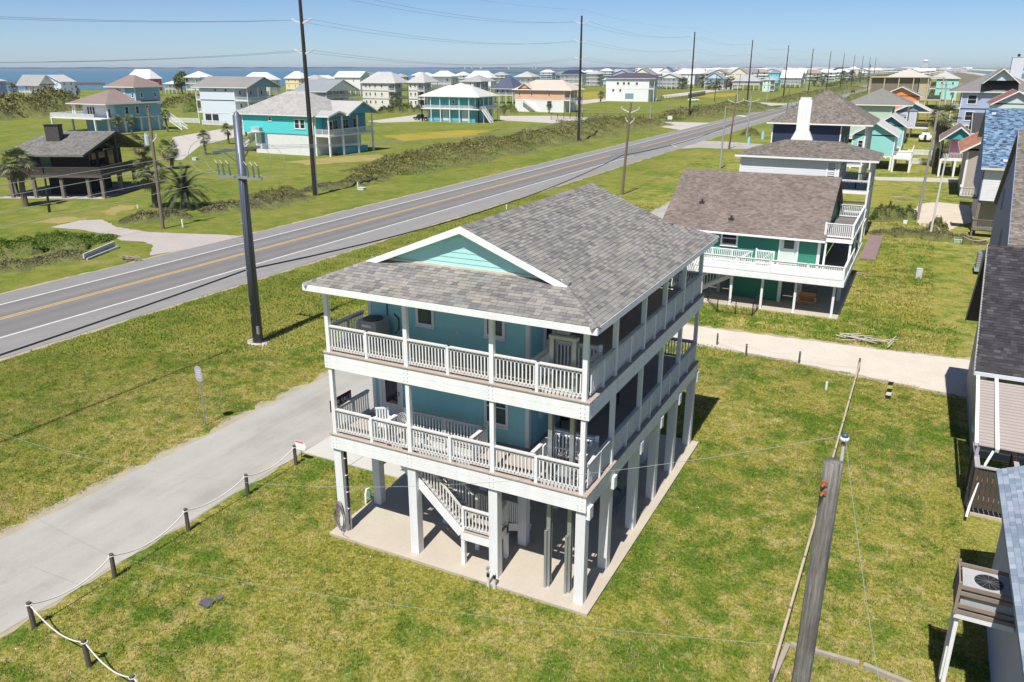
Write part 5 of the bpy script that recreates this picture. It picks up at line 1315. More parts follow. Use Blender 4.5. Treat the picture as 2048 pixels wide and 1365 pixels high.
# second air conditioner box beside the violet house
a2 = thing('wall_air_conditioner', 'metal air conditioner cabinet on a platform against the violet house wall', 'air conditioner', (5.6,84,0))
m = MB(); m.box(5.0,76.4,0.3,6.1,78.6,0.5); m.build('platform', paint((0.30,0.42,0.36),0.7), a2)
m = MB(); m.box(5.1,76.6,0.502,6.05,78.3,1.8); m.build('case', GALV, a2)
for k in range(6): m = MB(); m.box(5.12,76.57,0.6+k*0.19,6.0,76.598,0.6+k*0.19+0.1); m.build('louvre', paint((0.35,0.35,0.36),0.4), a2)
# ================================================================ houses across the highway
def foot(se, swx, nex, wmin=6, dmin=6, dmax=22):
    x1, y0 = G(*se); x0 = atY(swx, se[1], y0)[0]
    try: y1 = atX(nex, se[1]-2, x1)[1]
    except ZeroDivisionError: y1 = y0+10
    d = min(max(y1-y0, dmin), dmax); w_ = max(x1-x0, wmin)
    return x1-w_, x1, y0, y0+d
def zat(px, py, y): return atY(px, py, y)[2]
def hp(label, se, swx, nex, eave, ridge, wallc, roofc, kind='hip', axis='x', floors=2, zf=3.0, porch=None, wins=None, name='bay_house', under='stilts', group=None, um=None, extra=None, trim=None, dmin=8, dmax=18, oh=0.7, eave_px=None):
    x0, x1, y0, y1 = foot(se, swx, nex, dmin=dmin, dmax=dmax)
    zt = max(zat(se[0], eave, y0), zf+2.6)
    ym = (y0+y1)/2; zr = max(CAM_H+(zat(se[0], ridge, ym)-CAM_H), zt+1.2)
    t = simple(label, x0, x1, y0, y1, zf, zt, wallc, roofc, kind, axis, zr-zt, floors, porch, wins, name, under, group, um, oh, trim)
    return t, (x0, x1, y0, y1, zt)
W_ = (0.74,0.745,0.75); CR = (0.72,0.69,0.62); GRF = (0.30,0.30,0.29); LGF = (0.42,0.41,0.40); WRF = (0.62,0.61,0.60)
# ---- turquoise house on white block base
tq = thing('turquoise_house', 'bright turquoise house on a white block base with pale grey roof and corner porch', 'house', (-116,133,0))
TQ = paint((0.10,0.60,0.62), 0.6, 0.04, 0.5, 0.03)
TQB = paint((0.10,0.36,0.52), 0.6, 0.04, 0.5, 0.03)
px1, py0 = G(663,314); wx1 = G(629,313)[0]; x0 = atY(497,293,125.4)[0]-1.0
x0 = -127.5; y0 = 125.4; y1 = 140.5; zt = 7.75
m = MB(); m.box(x0+1.6,y0,4.05,wx1,y1,zt); m.build('wall', TQ, tq); siding(tq, x0+1.6, wx1, y0, 4.05, zt, 'S', TQ, 0.25)
m = MB(); m.box(x0+4.5,y0+0.1,0,wx1-0.1,y1,4.0); m.build('lower_wall', paint((0.70,0.70,0.69),0.7,0.1,1.5,0.05,lap=0.2), tq)
m = MB(); m.box(x0+6.2,y0+0.04,0.9,x0+7.8,y0+0.098,3.9); m.build('garage_panel', paint((0.16,0.26,0.38),0.6), tq)
for x in (x0+1.6, wx1): m = MB(); m.box(x-0.1,y0-0.08,4.0,x+0.1,y0+0.1,zt-0.02); m.build('corner_board', WHITE, tq)
# porch wing
m = MB(); m.box(wx1,y0+3.0,4.05,px1-2.2,y1,zt); m.build('wall', TQB, tq)
m = MB(); m.box(wx1,y0+0.3,3.7,px1+0.15,y1,4.02); m.build('deck', WHITE2, tq)
for (x, y) in ((px1,y0+0.45),(px1,y0+4.6),(px1,y0+9.4),(px1,y0+14.4),(wx1+0.2,y0+0.45)):
    m = MB(); m.box(x-0.17,y-0.17,0,x+0.17,y+0.17,3.7); m.build('stilt', WHITE2, tq)
    m = MB(); m.box(x-0.12,y-0.12,4.02,x+0.12,y+0.12,zt-0.25); m.build('porch_post', WHITE, tq)
railing(tq, (wx1+0.2,y0+0.45), (px1,y0+0.45), 4.02, WHITE2, h=1.1, gap=0.18, bw=0.05, posts=1); railing(tq, (px1,y0+0.45), (px1,y0+14.4), 4.02, WHITE2, h=1.1, gap=0.18, bw=0.05, posts=3)
for y in (y0+4.0,y0+7.4,y0+10.8): window(tq, (px1-2.198,y,4.4), (px1-2.198,y+2.0,6.7), 'E', frame=paint((0.6,0.68,0.55),0.5), cross=1, proud=0.06)
window(tq, (wx1+0.9,y0+2.998,4.3), (wx1+2.6,y0+2.998,6.6), 'S', frame=paint((0.6,0.68,0.55),0.5), cross=1, proud=0.06)
for (a, b, c, d) in ((-118.9,-118.0,6.4,7.3),(-112.2,-110.9,5.1,7.0),(-110.8,-109.5,5.1,7.0)): window(tq, (a,y0-0.03,c), (b,y0-0.03,d), 'S', fw=0.14, proud=0.07)
TRF = far_roof((0.40,0.385,0.37), 0.2)
roof(tq, 'hip', x0, wx1+0.2, y0, y1, zt, 4.2, 'x', TRF, oh=0.7, sh=shingle_mat([(0,(0.33,0.315,0.30)),(1,(0.44,0.425,0.405))]), expo=0.2)
roof(tq, 'gable', wx1-8, px1+0.3, y0+6.0, y1+0.2, zt, 2.4, 'x', TRF, wall=TQB, oh=0.6)
roof(tq, 'gable', wx1-6, px1+0.1, y0+0.3, y0+6.4, zt-0.1, 0.9, 'x', TRF, oh=0.3, trim=0.3)
m = MB(); m.box(x0+4.8,y0-1.3,4.2,x0+7.2,y0-0.05,4.35); m.build('balcony', WHITE, tq)
railing(tq, (x0+4.85,y0-1.25), (x0+7.15,y0-1.25), 4.35, WHITE, h=0.95, gap=0.3, bw=0.12)
m = MB(); m.box(x0+6.2,y0-1.1,4.36,x0+7.0,y0-0.3,5.1); m.build('condenser', ACG, tq)
for y in (y0+0.4,y0+6): m = MB(); m.box(x0+0.0,y,0,x0+0.3,y+0.3,zt-0.1); m.build('porch_post', WHITE, tq)
railing(tq, (x0+0.15,y0+0.5), (x0+1.6,y0+0.5), 4.05, WHITE, h=1.1, gap=0.18)
stairs(tq, x0+3.8, y0+2.2, 4.0, -6.0, 0, 1.4, OFFWHITE)
pm = MB(); pm.box(px1-2.0,y0+5,0,px1-0.4,y0+13,1.3); pm.build('low_wall', TQB, tq)
# ---- dark timber house on stilts
dk = thing('dark_timber_house', 'weathered dark brown timber house on stilts with grey roof and wide chimney', 'house', (-102,74,0))
DKW = paint((0.045,0.036,0.030), 0.85, 0.25, 1.2, 0.1, lap=0.25)
DKT = paint((0.115,0.098,0.085), 0.85, 0.25, 1.2, 0.1)
SHD = shingle_mat([(0,(0.135,0.13,0.122)),(0.5,(0.18,0.172,0.16)),(1,(0.225,0.215,0.20))])
ang = radians(25); ca, sa = cos(ang), sin(ang); ox, oy = -99.8, 70.2
def L2(u, v, z): return (ox+u*ca-v*sa, oy+u*sa+v*ca, z)
def lbox(mb, u0, v0, z0, u1, v1, z1):
    return mb.hexa([L2(u0,v0,z0),L2(u1,v0,z0),L2(u1,v1,z0),L2(u0,v1,z0),L2(u0,v0,z1),L2(u1,v0,z1),L2(u1,v1,z1),L2(u0,v1,z1)])
m = MB(); lbox(m,-10.2,1.8,3.1,-0.6,11.2,5.75); m.build('wall', DKW, dk)
m = MB(); lbox(m,-13.0,-0.8,2.75,2.6,13.0,3.05); m.build('deck', DKT, dk)
for (u, v) in ((-12.7,-0.4),(-10.2,-0.4),(-7.0,-0.4),(-3.2,-0.4),(0.4,-0.4),(2.3,-0.4),(2.3,4.2),(2.3,8.4),(2.3,12.6),(-12.7,4.2),(-12.7,8.4),(-12.7,12.6),(-7,12.6),(-2,12.6)):
    m = MB(); lbox(m,u-0.2,v-0.2,0,u+0.2,v+0.2,2.75); m.build('stilt', paint((0.19,0.165,0.14),0.85,0.2), dk)
def lrail(u0, v0, u1, v1, z, parent, mat, gap=0.16):
    a = L2(u0,v0,0); b = L2(u1,v1,0); railing(parent, (a[0],a[1]), (b[0],b[1]), z, mat, h=1.05, gap=gap, bw=0.09, posts=3)
lrail(-12.9,-0.6,2.4,-0.6,3.05,dk,DKT); lrail(2.4,-0.6,2.4,12.8,3.05,dk,DKT); lrail(-12.9,-0.6,-12.9,12.8,3.05,dk,DKT)
zE, zR = 5.6, 8.25; vm = 6.3
RP = dict(SE=L2(0.2,-0.2,zE), NE=L2(2.0,13,zE), A=L2(1.8,vm,zR), B=L2(-7.4,vm,zR), SW=L2(-6.0,-0.2,zE), W=L2(-13.2,3.8,zE), W2=L2(-13.2,8.8,zE), NW=L2(-6.0,13,zE))
m = MB()
for p in (('SW','SE','A','B'),('SW','B','W'),('W','B','W2'),('W2','B','NW'),('NW','B','A','NE')): m.prism([Vector(RP[q])-Vector((0,0,0.2)) for q in p], (0,0,0.2))
rf = m.build('roof', far_roof((0.18,0.172,0.16)), dk, fix=True)
shingles(rf, [Vector(RP[q])+Vector((0,0,0.01)) for q in ('SW','SE','A','B')], Vector(RP['SE'])-Vector(RP['SW']), SHD, expo=0.2, wmin=0.25, wmax=0.45, seed=71)
shingles(rf, [Vector(RP[q])+Vector((0,0,0.01)) for q in ('W','SW','B')], Vector(RP['SW'])-Vector(RP['W']), SHD, expo=0.2, wmin=0.25, wmax=0.45, seed=72)
m = MB(); lbox(m,-6.6,3.4,6.2,-4.7,4.5,9.2); c_ = m.build('chimney', paint((0.07,0.062,0.058),0.85,0.2), rf); m = MB(); lbox(m,-6.7,3.3,9.202,-4.6,4.6,9.3); m.build('chimney_cap', DARKIN, c_)
m = MB(); m.prism([L2(-0.6,1.6,6.0),L2(-0.6,11.2,6.0),L2(-0.6,vm,zR-0.4)],Vector(L2(-0.7,0,0))-Vector(L2(-0.6,0,0))); m.build('gable_wall', DKW, dk, fix=True)
for (a, b) in (('A','SE'),('A','NE')):
    p, q = Vector(RP[a]), Vector(RP[b]); m = MB(); m.beam(p+Vector((0,0,-0.1)), q+Vector((0,0,-0.1)), 0.08, 0.3); m.build('rake_board', DKT, dk)
m = MB(); m.beam(L2(1.4,vm,zR-0.3), L2(1.4,vm,3.1), 0.2, 0.2); m.beam(L2(1.2,vm-3,zR-2.2), L2(1.2,vm+3,zR-2.2), 0.15, 0.2); m.beam(L2(1.2,vm,zR-2.2), L2(1.2,vm-2.4,zR-1.5), 0.12, 0.15); m.beam(L2(1.2,vm,zR-2.2), L2(1.2,vm+2.4,zR-1.5), 0.12, 0.15); m.build('truss', DKT, dk)
for (u, v, w_, h0, h1, f) in ((-6.9,1.78,1.5,3.7,5.4,'S'),):
    m = MB(); lbox(m,u,v-0.06,h0,u+w_,v,h1); wn = m.build('window', DKT, dk); m = MB(); lbox(m,u+0.12,v-0.08,h0+0.12,u+w_-0.12,v-0.06,h1-0.12); m.build('pane', glass_mat((0.06,0.14,0.13)), wn)
for v in (2.4,4.8,7.2): 
    m = MB(); lbox(m,-0.6,v,3.4,-0.54,v+1.8,5.6); wn = m.build('window', DKT, dk); m = MB(); lbox(m,-0.54,v+0.12,3.5,-0.52,v+1.68,5.5); m.build('pane', GLASS, wn)
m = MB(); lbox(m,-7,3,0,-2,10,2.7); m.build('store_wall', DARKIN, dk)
m = MB(); lbox(m,-12.5,-1,-0.05,2.5,12.5,0.03); m.build('floor_slab', paint((0.40,0.37,0.32),0.9), dk)
# ---- light blue house with brown roofs
lb_ = thing('light_blue_house', 'light blue two-storey house with brown hip roofs and broad white deck', 'house', (-200,157,0))
LBL = paint((0.22,0.42,0.56),0.6,0.04); LBW = paint((0.68,0.72,0.76),0.6,0.04); BRF = dict(mat=far_roof((0.24,0.185,0.16),0.2))
sx, sy = G(221,268); 
x1 = sx; y0 = sy
m = MB(); m.box(x1-13.0,y0+2.6,3.9,x1,y0+16,7.5); m.build('wall', LBL, lb_)
m = MB(); m.box(x1-13.0,y0+2.55,3.9,x1-3.6,y0+2.598,7.5); m.build('front_panel', LBW, lb_)
m = MB(); m.box(x1-13.0,y0+2.9,0,x1-2.0,y0+16,3.7); m.build('lower_wall', LBL, lb_)
m = MB(); m.box(x1-20.5,y0-2.2,3.6,x1+0.2,y0+16.2,3.88); m.build('deck', WHITE, lb_)
railing(lb_, (x1-20.4,y0-2.1), (x1-2.6,y0-2.1), 3.9, WHITE, h=1.1, gap=0.16, bw=0.09); railing(lb_, (x1-20.4,y0-2.1), (x1-20.4,y0+9), 3.9, WHITE, h=1.1, gap=0.2, bw=0.08)
for (x, y) in ((x1-20.2,y0-2.0),(x1-20.2,y0+4),(x1-2.7,y0-2.0),(x1-0.1,y0),(x1-0.1,y0+5),(x1-0.1,y0+10),(x1-0.1,y0+15.8)):
    m = MB(); m.box(x-0.2,y-0.2,0,x+0.2,y+0.2,3.6); m.build('stilt', WHITE2, lb_)
for (x, y) in ((x1-13.8,y0+0.2),(x1-13.0,y0+0.2),(x1-0.1,y0+0.2)): m = MB(); m.box(x-0.18,y-0.18,3.9,x+0.18,y+0.18,7.5); m.build('porch_post', WHITE, lb_)
roof(lb_, 'hip', x1-14.0, x1+0.1, y0, y0+16, 7.5, 3.4, 'y', oh=0.9, **BRF)
body(lb_, x1-10.5, x1-0.2, y0+9.5, y0+17.5, 7.2, 11.6, LBL, under='wall', corner=True, wins={'E':[0.25,0.8],'S':[0.9]}, roofspec=dict(kind='hip', rise=3.0, axis='x', oh=0.9, **BRF))
m = MB(); m.box(x1-10.5,y0+9.4,9.2,x1-4.0,y0+9.49,11.5); m.build('front_panel', LBW, lb_)
for k in range(3): window(lb_, (x1+0.002,y0+5.4+k*3.3,4.6), (x1+0.002,y0+6.6+k*3.3,6.7), 'E', proud=0.08, fw=0.14)
for k in range(3): window(lb_, (x1-11.3+k*1.1,y0+2.545,4.4), (x1-10.3+k*1.1,y0+2.545,6.6), 'S', proud=0.08, fw=0.1)
door(lb_, (x1-3.2,y0+2.59,3.9), (x1-2.0,y0+2.59,6.3), 'S', leaf=DARKIN)
stairs(lb_, x1-0.2, y0+18.5, 3.9, 7.0, 0, 2.0, WHITE)
m = MB(); m.box(x1-2.2,y0+16.2,3.6,x1-0.1,y0+19.8,3.88); m.build('landing', WHITE2, lb_)
# ---- white three-storey house
w3 = thing('white_tower_house', 'tall white three-storey house with grey gable roof and end porches behind the turquoise house', 'house', (-195,195,0))
x1, y0 = G(501,252); x0 = atY(398,248,y0)[0]; WB = paint((0.66,0.72,0.80),0.6,0.03)
body(w3, x0, x1, y0, y0+13.5, 3.6, 10.9, WB, floors=2, under='wall', under_mat=WB, porch={'E':5.2,'W':2.0}, wins={'E':3}, roofspec=dict(kind='gable', rise=3.0, axis='x', mat=far_roof((0.24,0.23,0.22),0.15), wall=paint((0.22,0.36,0.50),0.6), oh=0.7), step=4.5, gapb=0.22)
for k in range(2): m = MB(); m.box(x0+3.2+k*3,y0-0.03,0.3,x0+5.6+k*3,y0+0.05,3.0); m.build('garage_opening', DARKIN, w3)
for (u, z) in ((0.38,10.2),(0.58,10.2)): window(w3, (x0+(x1-x0)*u,y0-0.002,z-0.5), (x0+(x1-x0)*u+0.9,y0-0.002,z+0.2), 'S', bars=0, proud=0.05, fw=0.06)
# ---- far left pair and others toward the bay
BLUEG = (0.28,0.36,0.62)
hp('slate blue house with grey roof at the far end by the bay', (-30,207), -85, 19, 163, 150, BLUEG, LGF, zf=2.5, wins={'E':3})
hp('white house with grey dormer roof and deck over open stilts by the bay', (84,203), 42, 104, 171, 150, W_, GRF, kind='gable', zf=4.5, floors=1, porch={'S':2.5}, wins={'S':3})
hp('white gabled house with many small windows and blue end wall by the bay', (127,200), 84, 153, 164, 150, (0.62,0.70,0.84), LGF, kind='gable', axis='y', zf=1.0, floors=3, wins={'S':3,'E':2}, under='wall')
hp('red house with white metal roof by the bay shore', (305,192), 258, 322, 158, 139, (0.68,0.06,0.10), WRF, floors=2, wins={'S':2,'E':2})
hp('blue-grey house with grey gable in front of the red house', (292,206), 262, 306, 168, 157, (0.28,0.36,0.58), GRF, kind='hip', zf=1.0, under='wall', wins={'S':2})
hp('small white gazebo house with hip roof on a raised deck', (353,188), 331, 357, 168, 162, (0.70,0.70,0.66), WRF, floors=1, zf=3.0, porch={'S':3,'E':3}, dmin=8, dmax=10)
hp('pale aqua house with layered white hip roof by the bay', (404,190), 374, 432, 155, 143, (0.60,0.72,0.72), WRF, floors=2, porch={'E':2.5,'S':2})
hp('cream-roofed white house partly behind the tall white house', (540,192), 487, 562, 160, 145, (0.64,0.68,0.70), WRF, floors=2, zf=3)
hp('yellow house with white hip roof and balcony by the bay', (604,188), 573, 622, 157, 143, (0.78,0.66,0.36), WRF, floors=2, porch={'E':2})
t_, fb = hp('white gabled house with slate roof and cross-braced porch beyond the turquoise house', (655,226), 592, 722, 184, 159, (0.72,0.73,0.76), (0.25,0.27,0.29), kind='gable', axis='x', floors=2, zf=3.5, porch={'E':5}, wins={'S':2,'E':2}, under='wall', dmax=20)
hp('white house with metal roof and rooftop cupola near the bay', (722,192), 672, 742, 155, 143, W_, WRF, kind='gable', floors=2)
hp('cream three-storey house with grey roof, left of a twin pair', (792,222), 727, 818, 166, 144, CR, LGF, floors=3, zf=1.5, porch={'E':3.2}, wins={'S':[0.15,0.3,0.5,0.75],'E':3}, under='wall', dmax=20)
hp('cream three-storey house with palm, right of a twin pair', (850,223), 819, 877, 165, 144, CR, LGF, floors=3, zf=1.5, porch={'E':3.2}, wins={'S':2,'E':3}, under='wall', dmax=20)
hp('white and cobalt house with chimney and hip roof near the bay', (902,194), 863, 917, 153, 142, (0.68,0.70,0.72), WRF, floors=2, zf=3, porch={'S':2})
hp('grey-roofed white house with two stacked side porches', (962,208), 923, 991, 163, 150, (0.72,0.73,0.74), (0.33,0.33,0.32), floors=2, zf=3, porch={'E':4})
hp('white house with pale metal roof and roof vents nearest the bay', (982,186), 934, 990, 156, 142, W_, WRF, floors=2)
hp('house with steep navy roof and white veranda', (1026,208), 984, 1052, 178, 150, (0.70,0.71,0.74), (0.085,0.095,0.15), floors=1, zf=4, porch={'S':3}, wins={'S':4})
hp('white house with blue end wall and hip roof above the peach house', (1062,188), 1030, 1078, 154, 143, (0.68,0.66,0.64), LGF, floors=2, porch={'S':2.5})
# low teal house
tl = thing('teal_house', 'low teal house with wide pale hip roof and white veranda railing', 'house', (-135,231,0))
TL = paint((0.08,0.36,0.40),0.6,0.04); TLB = paint((0.12,0.40,0.55),0.6,0.04)
x1, y0 = G(958,247); x0 = atY(843,244,y0)[0]
body(tl, x0, x1, y0, y0+13, 4.2, 7.9, TL, under='wall', under_mat=TLB, porch={'S':1.6,'E':2.2,'W':1.6}, wins={'S':[0.55],'E':2}, roofspec=dict(kind='hip', rise=3.2, axis='x', mat=far_roof((0.50,0.50,0.47),0.1), oh=0.5), step=3.6, gapb=0.16)
for k in range(4): m = MB(); u = x0+3.5+k*3.6; m.box(u,y0+1.62,0.4,u+2.2,y0+1.655,3.6); m.build('store_panel', paint((0.60,0.66,0.70) if k % 2 else (0.16,0.45,0.60),0.6), tl)
stairs(tl, x1+0.4, y0+2, 4.1, 3.4, -0.5, 1.4, WHITE)
hp('small turquoise upper house with pale roof behind the teal veranda house', (930,216), 897, 948, 176, 166, (0.20,0.62,0.60), (0.55,0.55,0.5), floors=2, zf=2.5, wins={'S':3,'E':3}, under='wall')
# peach house
pc = thing('peach_house', 'peach-coloured house on a white base with pinkish roof and outside stair', 'house', (-137,300,0))
PCH = paint((0.74,0.42,0.28),0.6,0.04)
x1, y0 = G(1140,226); x0 = atY(1030,223,y0)[0]
body(pc, x0, x1, y0, y0+12.5, 4.6, 8.3, PCH, under='wall', under_mat=WHITE2, porch={'E':2.6}, wins={'S':[0.1,0.35,0.7]}, roofspec=dict(kind='hip', rise=3.6, axis='x', mat=far_roof((0.54,0.43,0.37),0.12), oh=0.9), step=4)
roof(pc, 'gable', x0+2.0, x0+7.0, y0-0.6, y0+5, 8.8, 2.0, 'y', far_roof((0.54,0.43,0.37),0.12), wall=PCH, oh=0.4)
stairs(pc, x0+3.6, y0-0.6, 4.5, 6.5, 0, 1.3, WHITE)
m = MB(); m.box(x0+14,y0-0.03,1.8,x0+15.8,y0+0.02,4.1); m.build('door', DARKIN, pc)
stairs(pc, x1+0.5, y0+0.6, 4.5, 1.0, 7, 1.4, OFFWHITE)
# white house with dark roof
w12 = thing('white_block_house', 'white three-level block house with dark purple-grey roof on the open meadow', 'house', (-140,412,0))
x1, y0 = G(1297,204); x0 = atY(1211,202,y0)[0]
body(w12, x0, x1+2.6, y0, y0+14, 6.3, 11.2, paint((0.78,0.78,0.79),0.6,0.03), under='wall', under_mat=paint((0.78,0.78,0.79),0.6,0.03), porch={'E':2.8}, wins={'S':[0.28,0.42,0.53,0.72],'E':3}, roofspec=dict(kind='hip', rise=2.6, axis='x', mat=far_roof((0.085,0.075,0.10),0.2), oh=0.8), step=4.5, gapb=0.3, win=(1.4,1.4))
m = MB(); m.box(x0+10.6,y0-0.02,1.3,x0+15,y0+0.05,3.9); m.build('garage_door', paint((0.20,0.32,0.36),0.5), w12)
for u in (3.4,7.2): window(w12, (x0+u,y0+0.05,4.6), (x0+u+1.2,y0+0.05,6.0), 'S', proud=0.05)
hp('white house with navy pyramid roof at the bay marsh', (1163,176), 1121, 1172, 149, 140, W_, (0.035,0.04,0.09), floors=2, zf=3, porch={'S':2})
hp('white house with pale hip roof and stacked verandas at the marsh', (1198,173), 1170, 1212, 148, 141, (0.68,0.70,0.68), LGF, floors=3, zf=1, porch={'E':3,'S':2})
hp('light blue house just left of the white block house', (1222,176), 1206, 1230, 160, 154, (0.25,0.62,0.72), LGF, floors=1)
hp('blue-grey gabled house behind the white block house', (1262,166), 1225, 1270, 148, 140, (0.42,0.48,0.58), (0.27,0.26,0.28), kind='gable', axis='y')
hp('cream house with dark gabled roof behind the white block house', (1305,172), 1262, 1316, 150, 136.5, (0.74,0.70,0.58), (0.24,0.23,0.25), kind='gable', axis='y')
hp('big white house with porch gable and garage by the wildflower meadow', (1362,179), 1314, 1376, 157, 147, W_, LGF, kind='gable', axis='y', floors=2, zf=2.5, porch={'S':2.5}, wins={'S':4})
hp('white house with bright white roof behind the porch-gabled house', (1388,176), 1340, 1400, 148, 138, W_, (0.70,0.70,0.70), kind='hip', floors=2)
hp('house with cobalt blue gable roof among the white houses', (1345,168), 1315, 1350, 145, 134, W_, (0.03,0.09,0.30), kind='gable', axis='y')
hp('pale blue house with grey cross gables behind the palms', (1446,180), 1408, 1452, 158, 144, (0.50,0.66,0.78), (0.24,0.27,0.31), kind='gable', axis='y', floors=2, porch={'S':2})
hp('tan-roofed cream house behind the palms', (1497,170), 1455, 1504, 150, 135, (0.72,0.66,0.56), (0.34,0.26,0.22), kind='gable', axis='y', floors=2)
hp('grey stilt house with broad grey roof and white stair by the highway', (1518,181), 1464, 1526, 163, 150, (0.45,0.44,0.43), (0.36,0.36,0.36), floors=1, zf=4, wins={'S':1})
hp('mint green house with dark porch windows by the highway', (1548,184), 1524, 1560, 160, 153, (0.60,0.80,0.70), (0.36,0.40,0.42), floors=2, zf=1, porch={'E':3}, under='wall')
hp('bright turquoise house with slate roof behind the mint house', (1556,172), 1536, 1562, 146, 139, (0.16,0.62,0.66), (0.18,0.22,0.30))
hp('white gabled house with veranda by the highway bend', (1600,176), 1560, 1606, 156, 141, W_, (0.66,0.66,0.66), kind='gable', axis='x', floors=2, zf=3, porch={'S':2})
hp('pink-white house with white pyramid roof by the highway poles', (1716,157), 1692, 1720, 139, 133, (0.74,0.60,0.58), (0.68,0.67,0.66), floors=2)
hp('white house with navy roof near the pink-white house', (1690,158), 1662, 1692, 141, 135, W_, (0.05,0.05,0.09), floors=2)
# rows of farther houses
rnd = random.Random(77)
PALW = [((0.74,0.745,0.75),'white'),((0.70,0.71,0.73),'off-white'),((0.70,0.66,0.58),'cream'),((0.52,0.62,0.68),'pale blue'),((0.60,0.60,0.60),'grey'),((0.66,0.72,0.62),'pale green'),((0.74,0.62,0.50),'sand-coloured')]
PALR = [((0.62,0.61,0.60),'white'),((0.36,0.36,0.36),'grey'),((0.30,0.24,0.20),'brown'),((0.20,0.22,0.26),'slate')]
def far_house(px, py, wpx, hpx, rnd, grp, where):
    wc, wn = rnd.choice(PALW[:2]*3+PALW); rc, rn = rnd.choice(PALR[:2]*2+PALR)
    x1, y0 = G(px, py); d = sqrt(x1*x1+y0*y0); w_ = max(8, wpx*d/F_PX*1.25); h = max(8, min(14, hpx*d/F_PX*1.05))
    t = thing('far_house', '%s house with %s roof %s' % (wn, rn, where), 'house', (x1-w_/2,y0+5,0), grp)
    wm = paint(wc,0.6,0.03); z0 = 3.0; zt = h*0.72
    m = MB(); m.box(x1-w_,y0,z0,x1,y0+11,zt); m.build('wall', wm, t)
    for i in range(3):
        for (x, y) in ((x1-w_+0.3+i*(w_-0.6)/2,y0+0.3),): m = MB(); m.box(x-0.25,y-0.25,0,x+0.25,y+0.25,z0); m.build('stilt', WHITE2, t)
    m = MB(); m.box(x1-w_+0.6,y0+1.5,0,x1-0.6,y0+10,z0-0.02); m.build('lower_wall', wm, t)
    n = rnd.choice((2,3))
    for k in range(n):
        for fl in range(2):
            u = x1-w_+w_*(k+0.5)/n; z = z0+(zt-z0)*(0.12+0.5*fl); m = MB(); m.box(u-0.75,y0-0.05,z,u+0.75,y0-0.001,z+(zt-z0)*0.3); m.build('window', GLASS, t)
    for k in range(2):
        v = y0+3+k*5; m = MB(); m.box(x1+0.001,v-0.8,z0+(zt-z0)*0.4,x1+0.05,v+0.8,z0+(zt-z0)*0.8); m.build('window', GLASS, t)
    m = MB(); m.box(x1-w_-0.2,y0-1.2,z0+(zt-z0)*0.42,x1+0.2,y0-0.06,z0+(zt-z0)*0.5); m.build('balcony', WHITE2, t)
    if rnd.random() < 0.65: roof(t, 'hip', x1-w_, x1, y0-0.6, y0+11, zt, h-zt, 'x', far_roof(rc), oh=0.8)
    else: roof(t, 'gable', x1-w_, x1, y0-0.6, y0+11, zt, h-zt+0.6, rnd.choice('xy'), far_roof(rc), wall=wm, oh=0.8)
def row(pxs, pys, wpx, hpx, grp, where, jit=3):
    for px, py in zip(pxs, pys): far_house(px+rnd.uniform(-jit,jit), py+rnd.uniform(-0.6,0.6), wpx*rnd.uniform(0.8,1.2), hpx*rnd.uniform(0.85,1.2), rnd, grp, where)
def lin(a, b, n): return [a+(b-a)*i/(n-1) for i in range(n)]
row(lin(1330,1640,13), lin(163,160,13), 26, 22, 'houses in the middle rows', 'in the middle rows beyond the wildflower meadow')
row(lin(1300,1700,18), lin(154,152,18), 22, 17, 'houses in the back rows', 'in the back rows toward the bay')
row(lin(1380,1790,18), lin(148.5,147,18), 17, 11.5, 'houses in the farthest rows', 'in the farthest rows before the horizon')
row(lin(1610,1700,4), lin(167,161,4), 26, 25, 'houses by the far highway', 'beside the far stretch of highway', 2)
row(lin(1730,1830,7), lin(150,146,7), 17, 13, 'houses past the highway poles', 'past the last highway poles', 3)
row(lin(1840,1900,7), lin(160,146,7), 18, 15, 'houses on the seaward strip', 'on the far seaward strip', 2)
row(lin(1862,1945,8), lin(151,143.5,8), 13, 10, 'houses near the beach', 'far along the beach', 2)
row(lin(640,1010,6), lin(178,166,6), 26, 20, 'houses along the bay shore', 'half hidden along the bay shore', 6)
row(lin(1290,1700,24), lin(151,149.6,24), 20, 14, 'houses in the rear rows', 'crowded in the rear rows', 4)
row(lin(1420,1840,24), lin(145.6,144.2,24), 13, 9, 'houses on the horizon', 'in the hazy rows on the horizon', 4)
row(lin(1600,1690,5), lin(158,156,5), 24, 17, 'houses behind the pole line', 'behind the receding pole line', 3)
row(lin(660,900,6), lin(172,167,6), 22, 17, 'houses at the water edge', 'at the water edge behind other roofs', 8)
row(lin(1318,1480,8), lin(168,167,8), 27, 24, 'houses behind the palms', 'behind the row of distant palms', 4)
row(lin(1470,1700,12), lin(162.5,158,12), 24, 20, 'houses toward the highway bend', 'crowded toward the highway bend', 4)
row(lin(1700,1800,7), lin(155,150,7), 20, 15, 'houses beyond the far bend', 'beyond the far bend of the highway', 3)
row(lin(1105,1310,8), lin(158,153,8), 18, 13, 'houses beside the marsh', 'beside the marsh at the bay', 6)
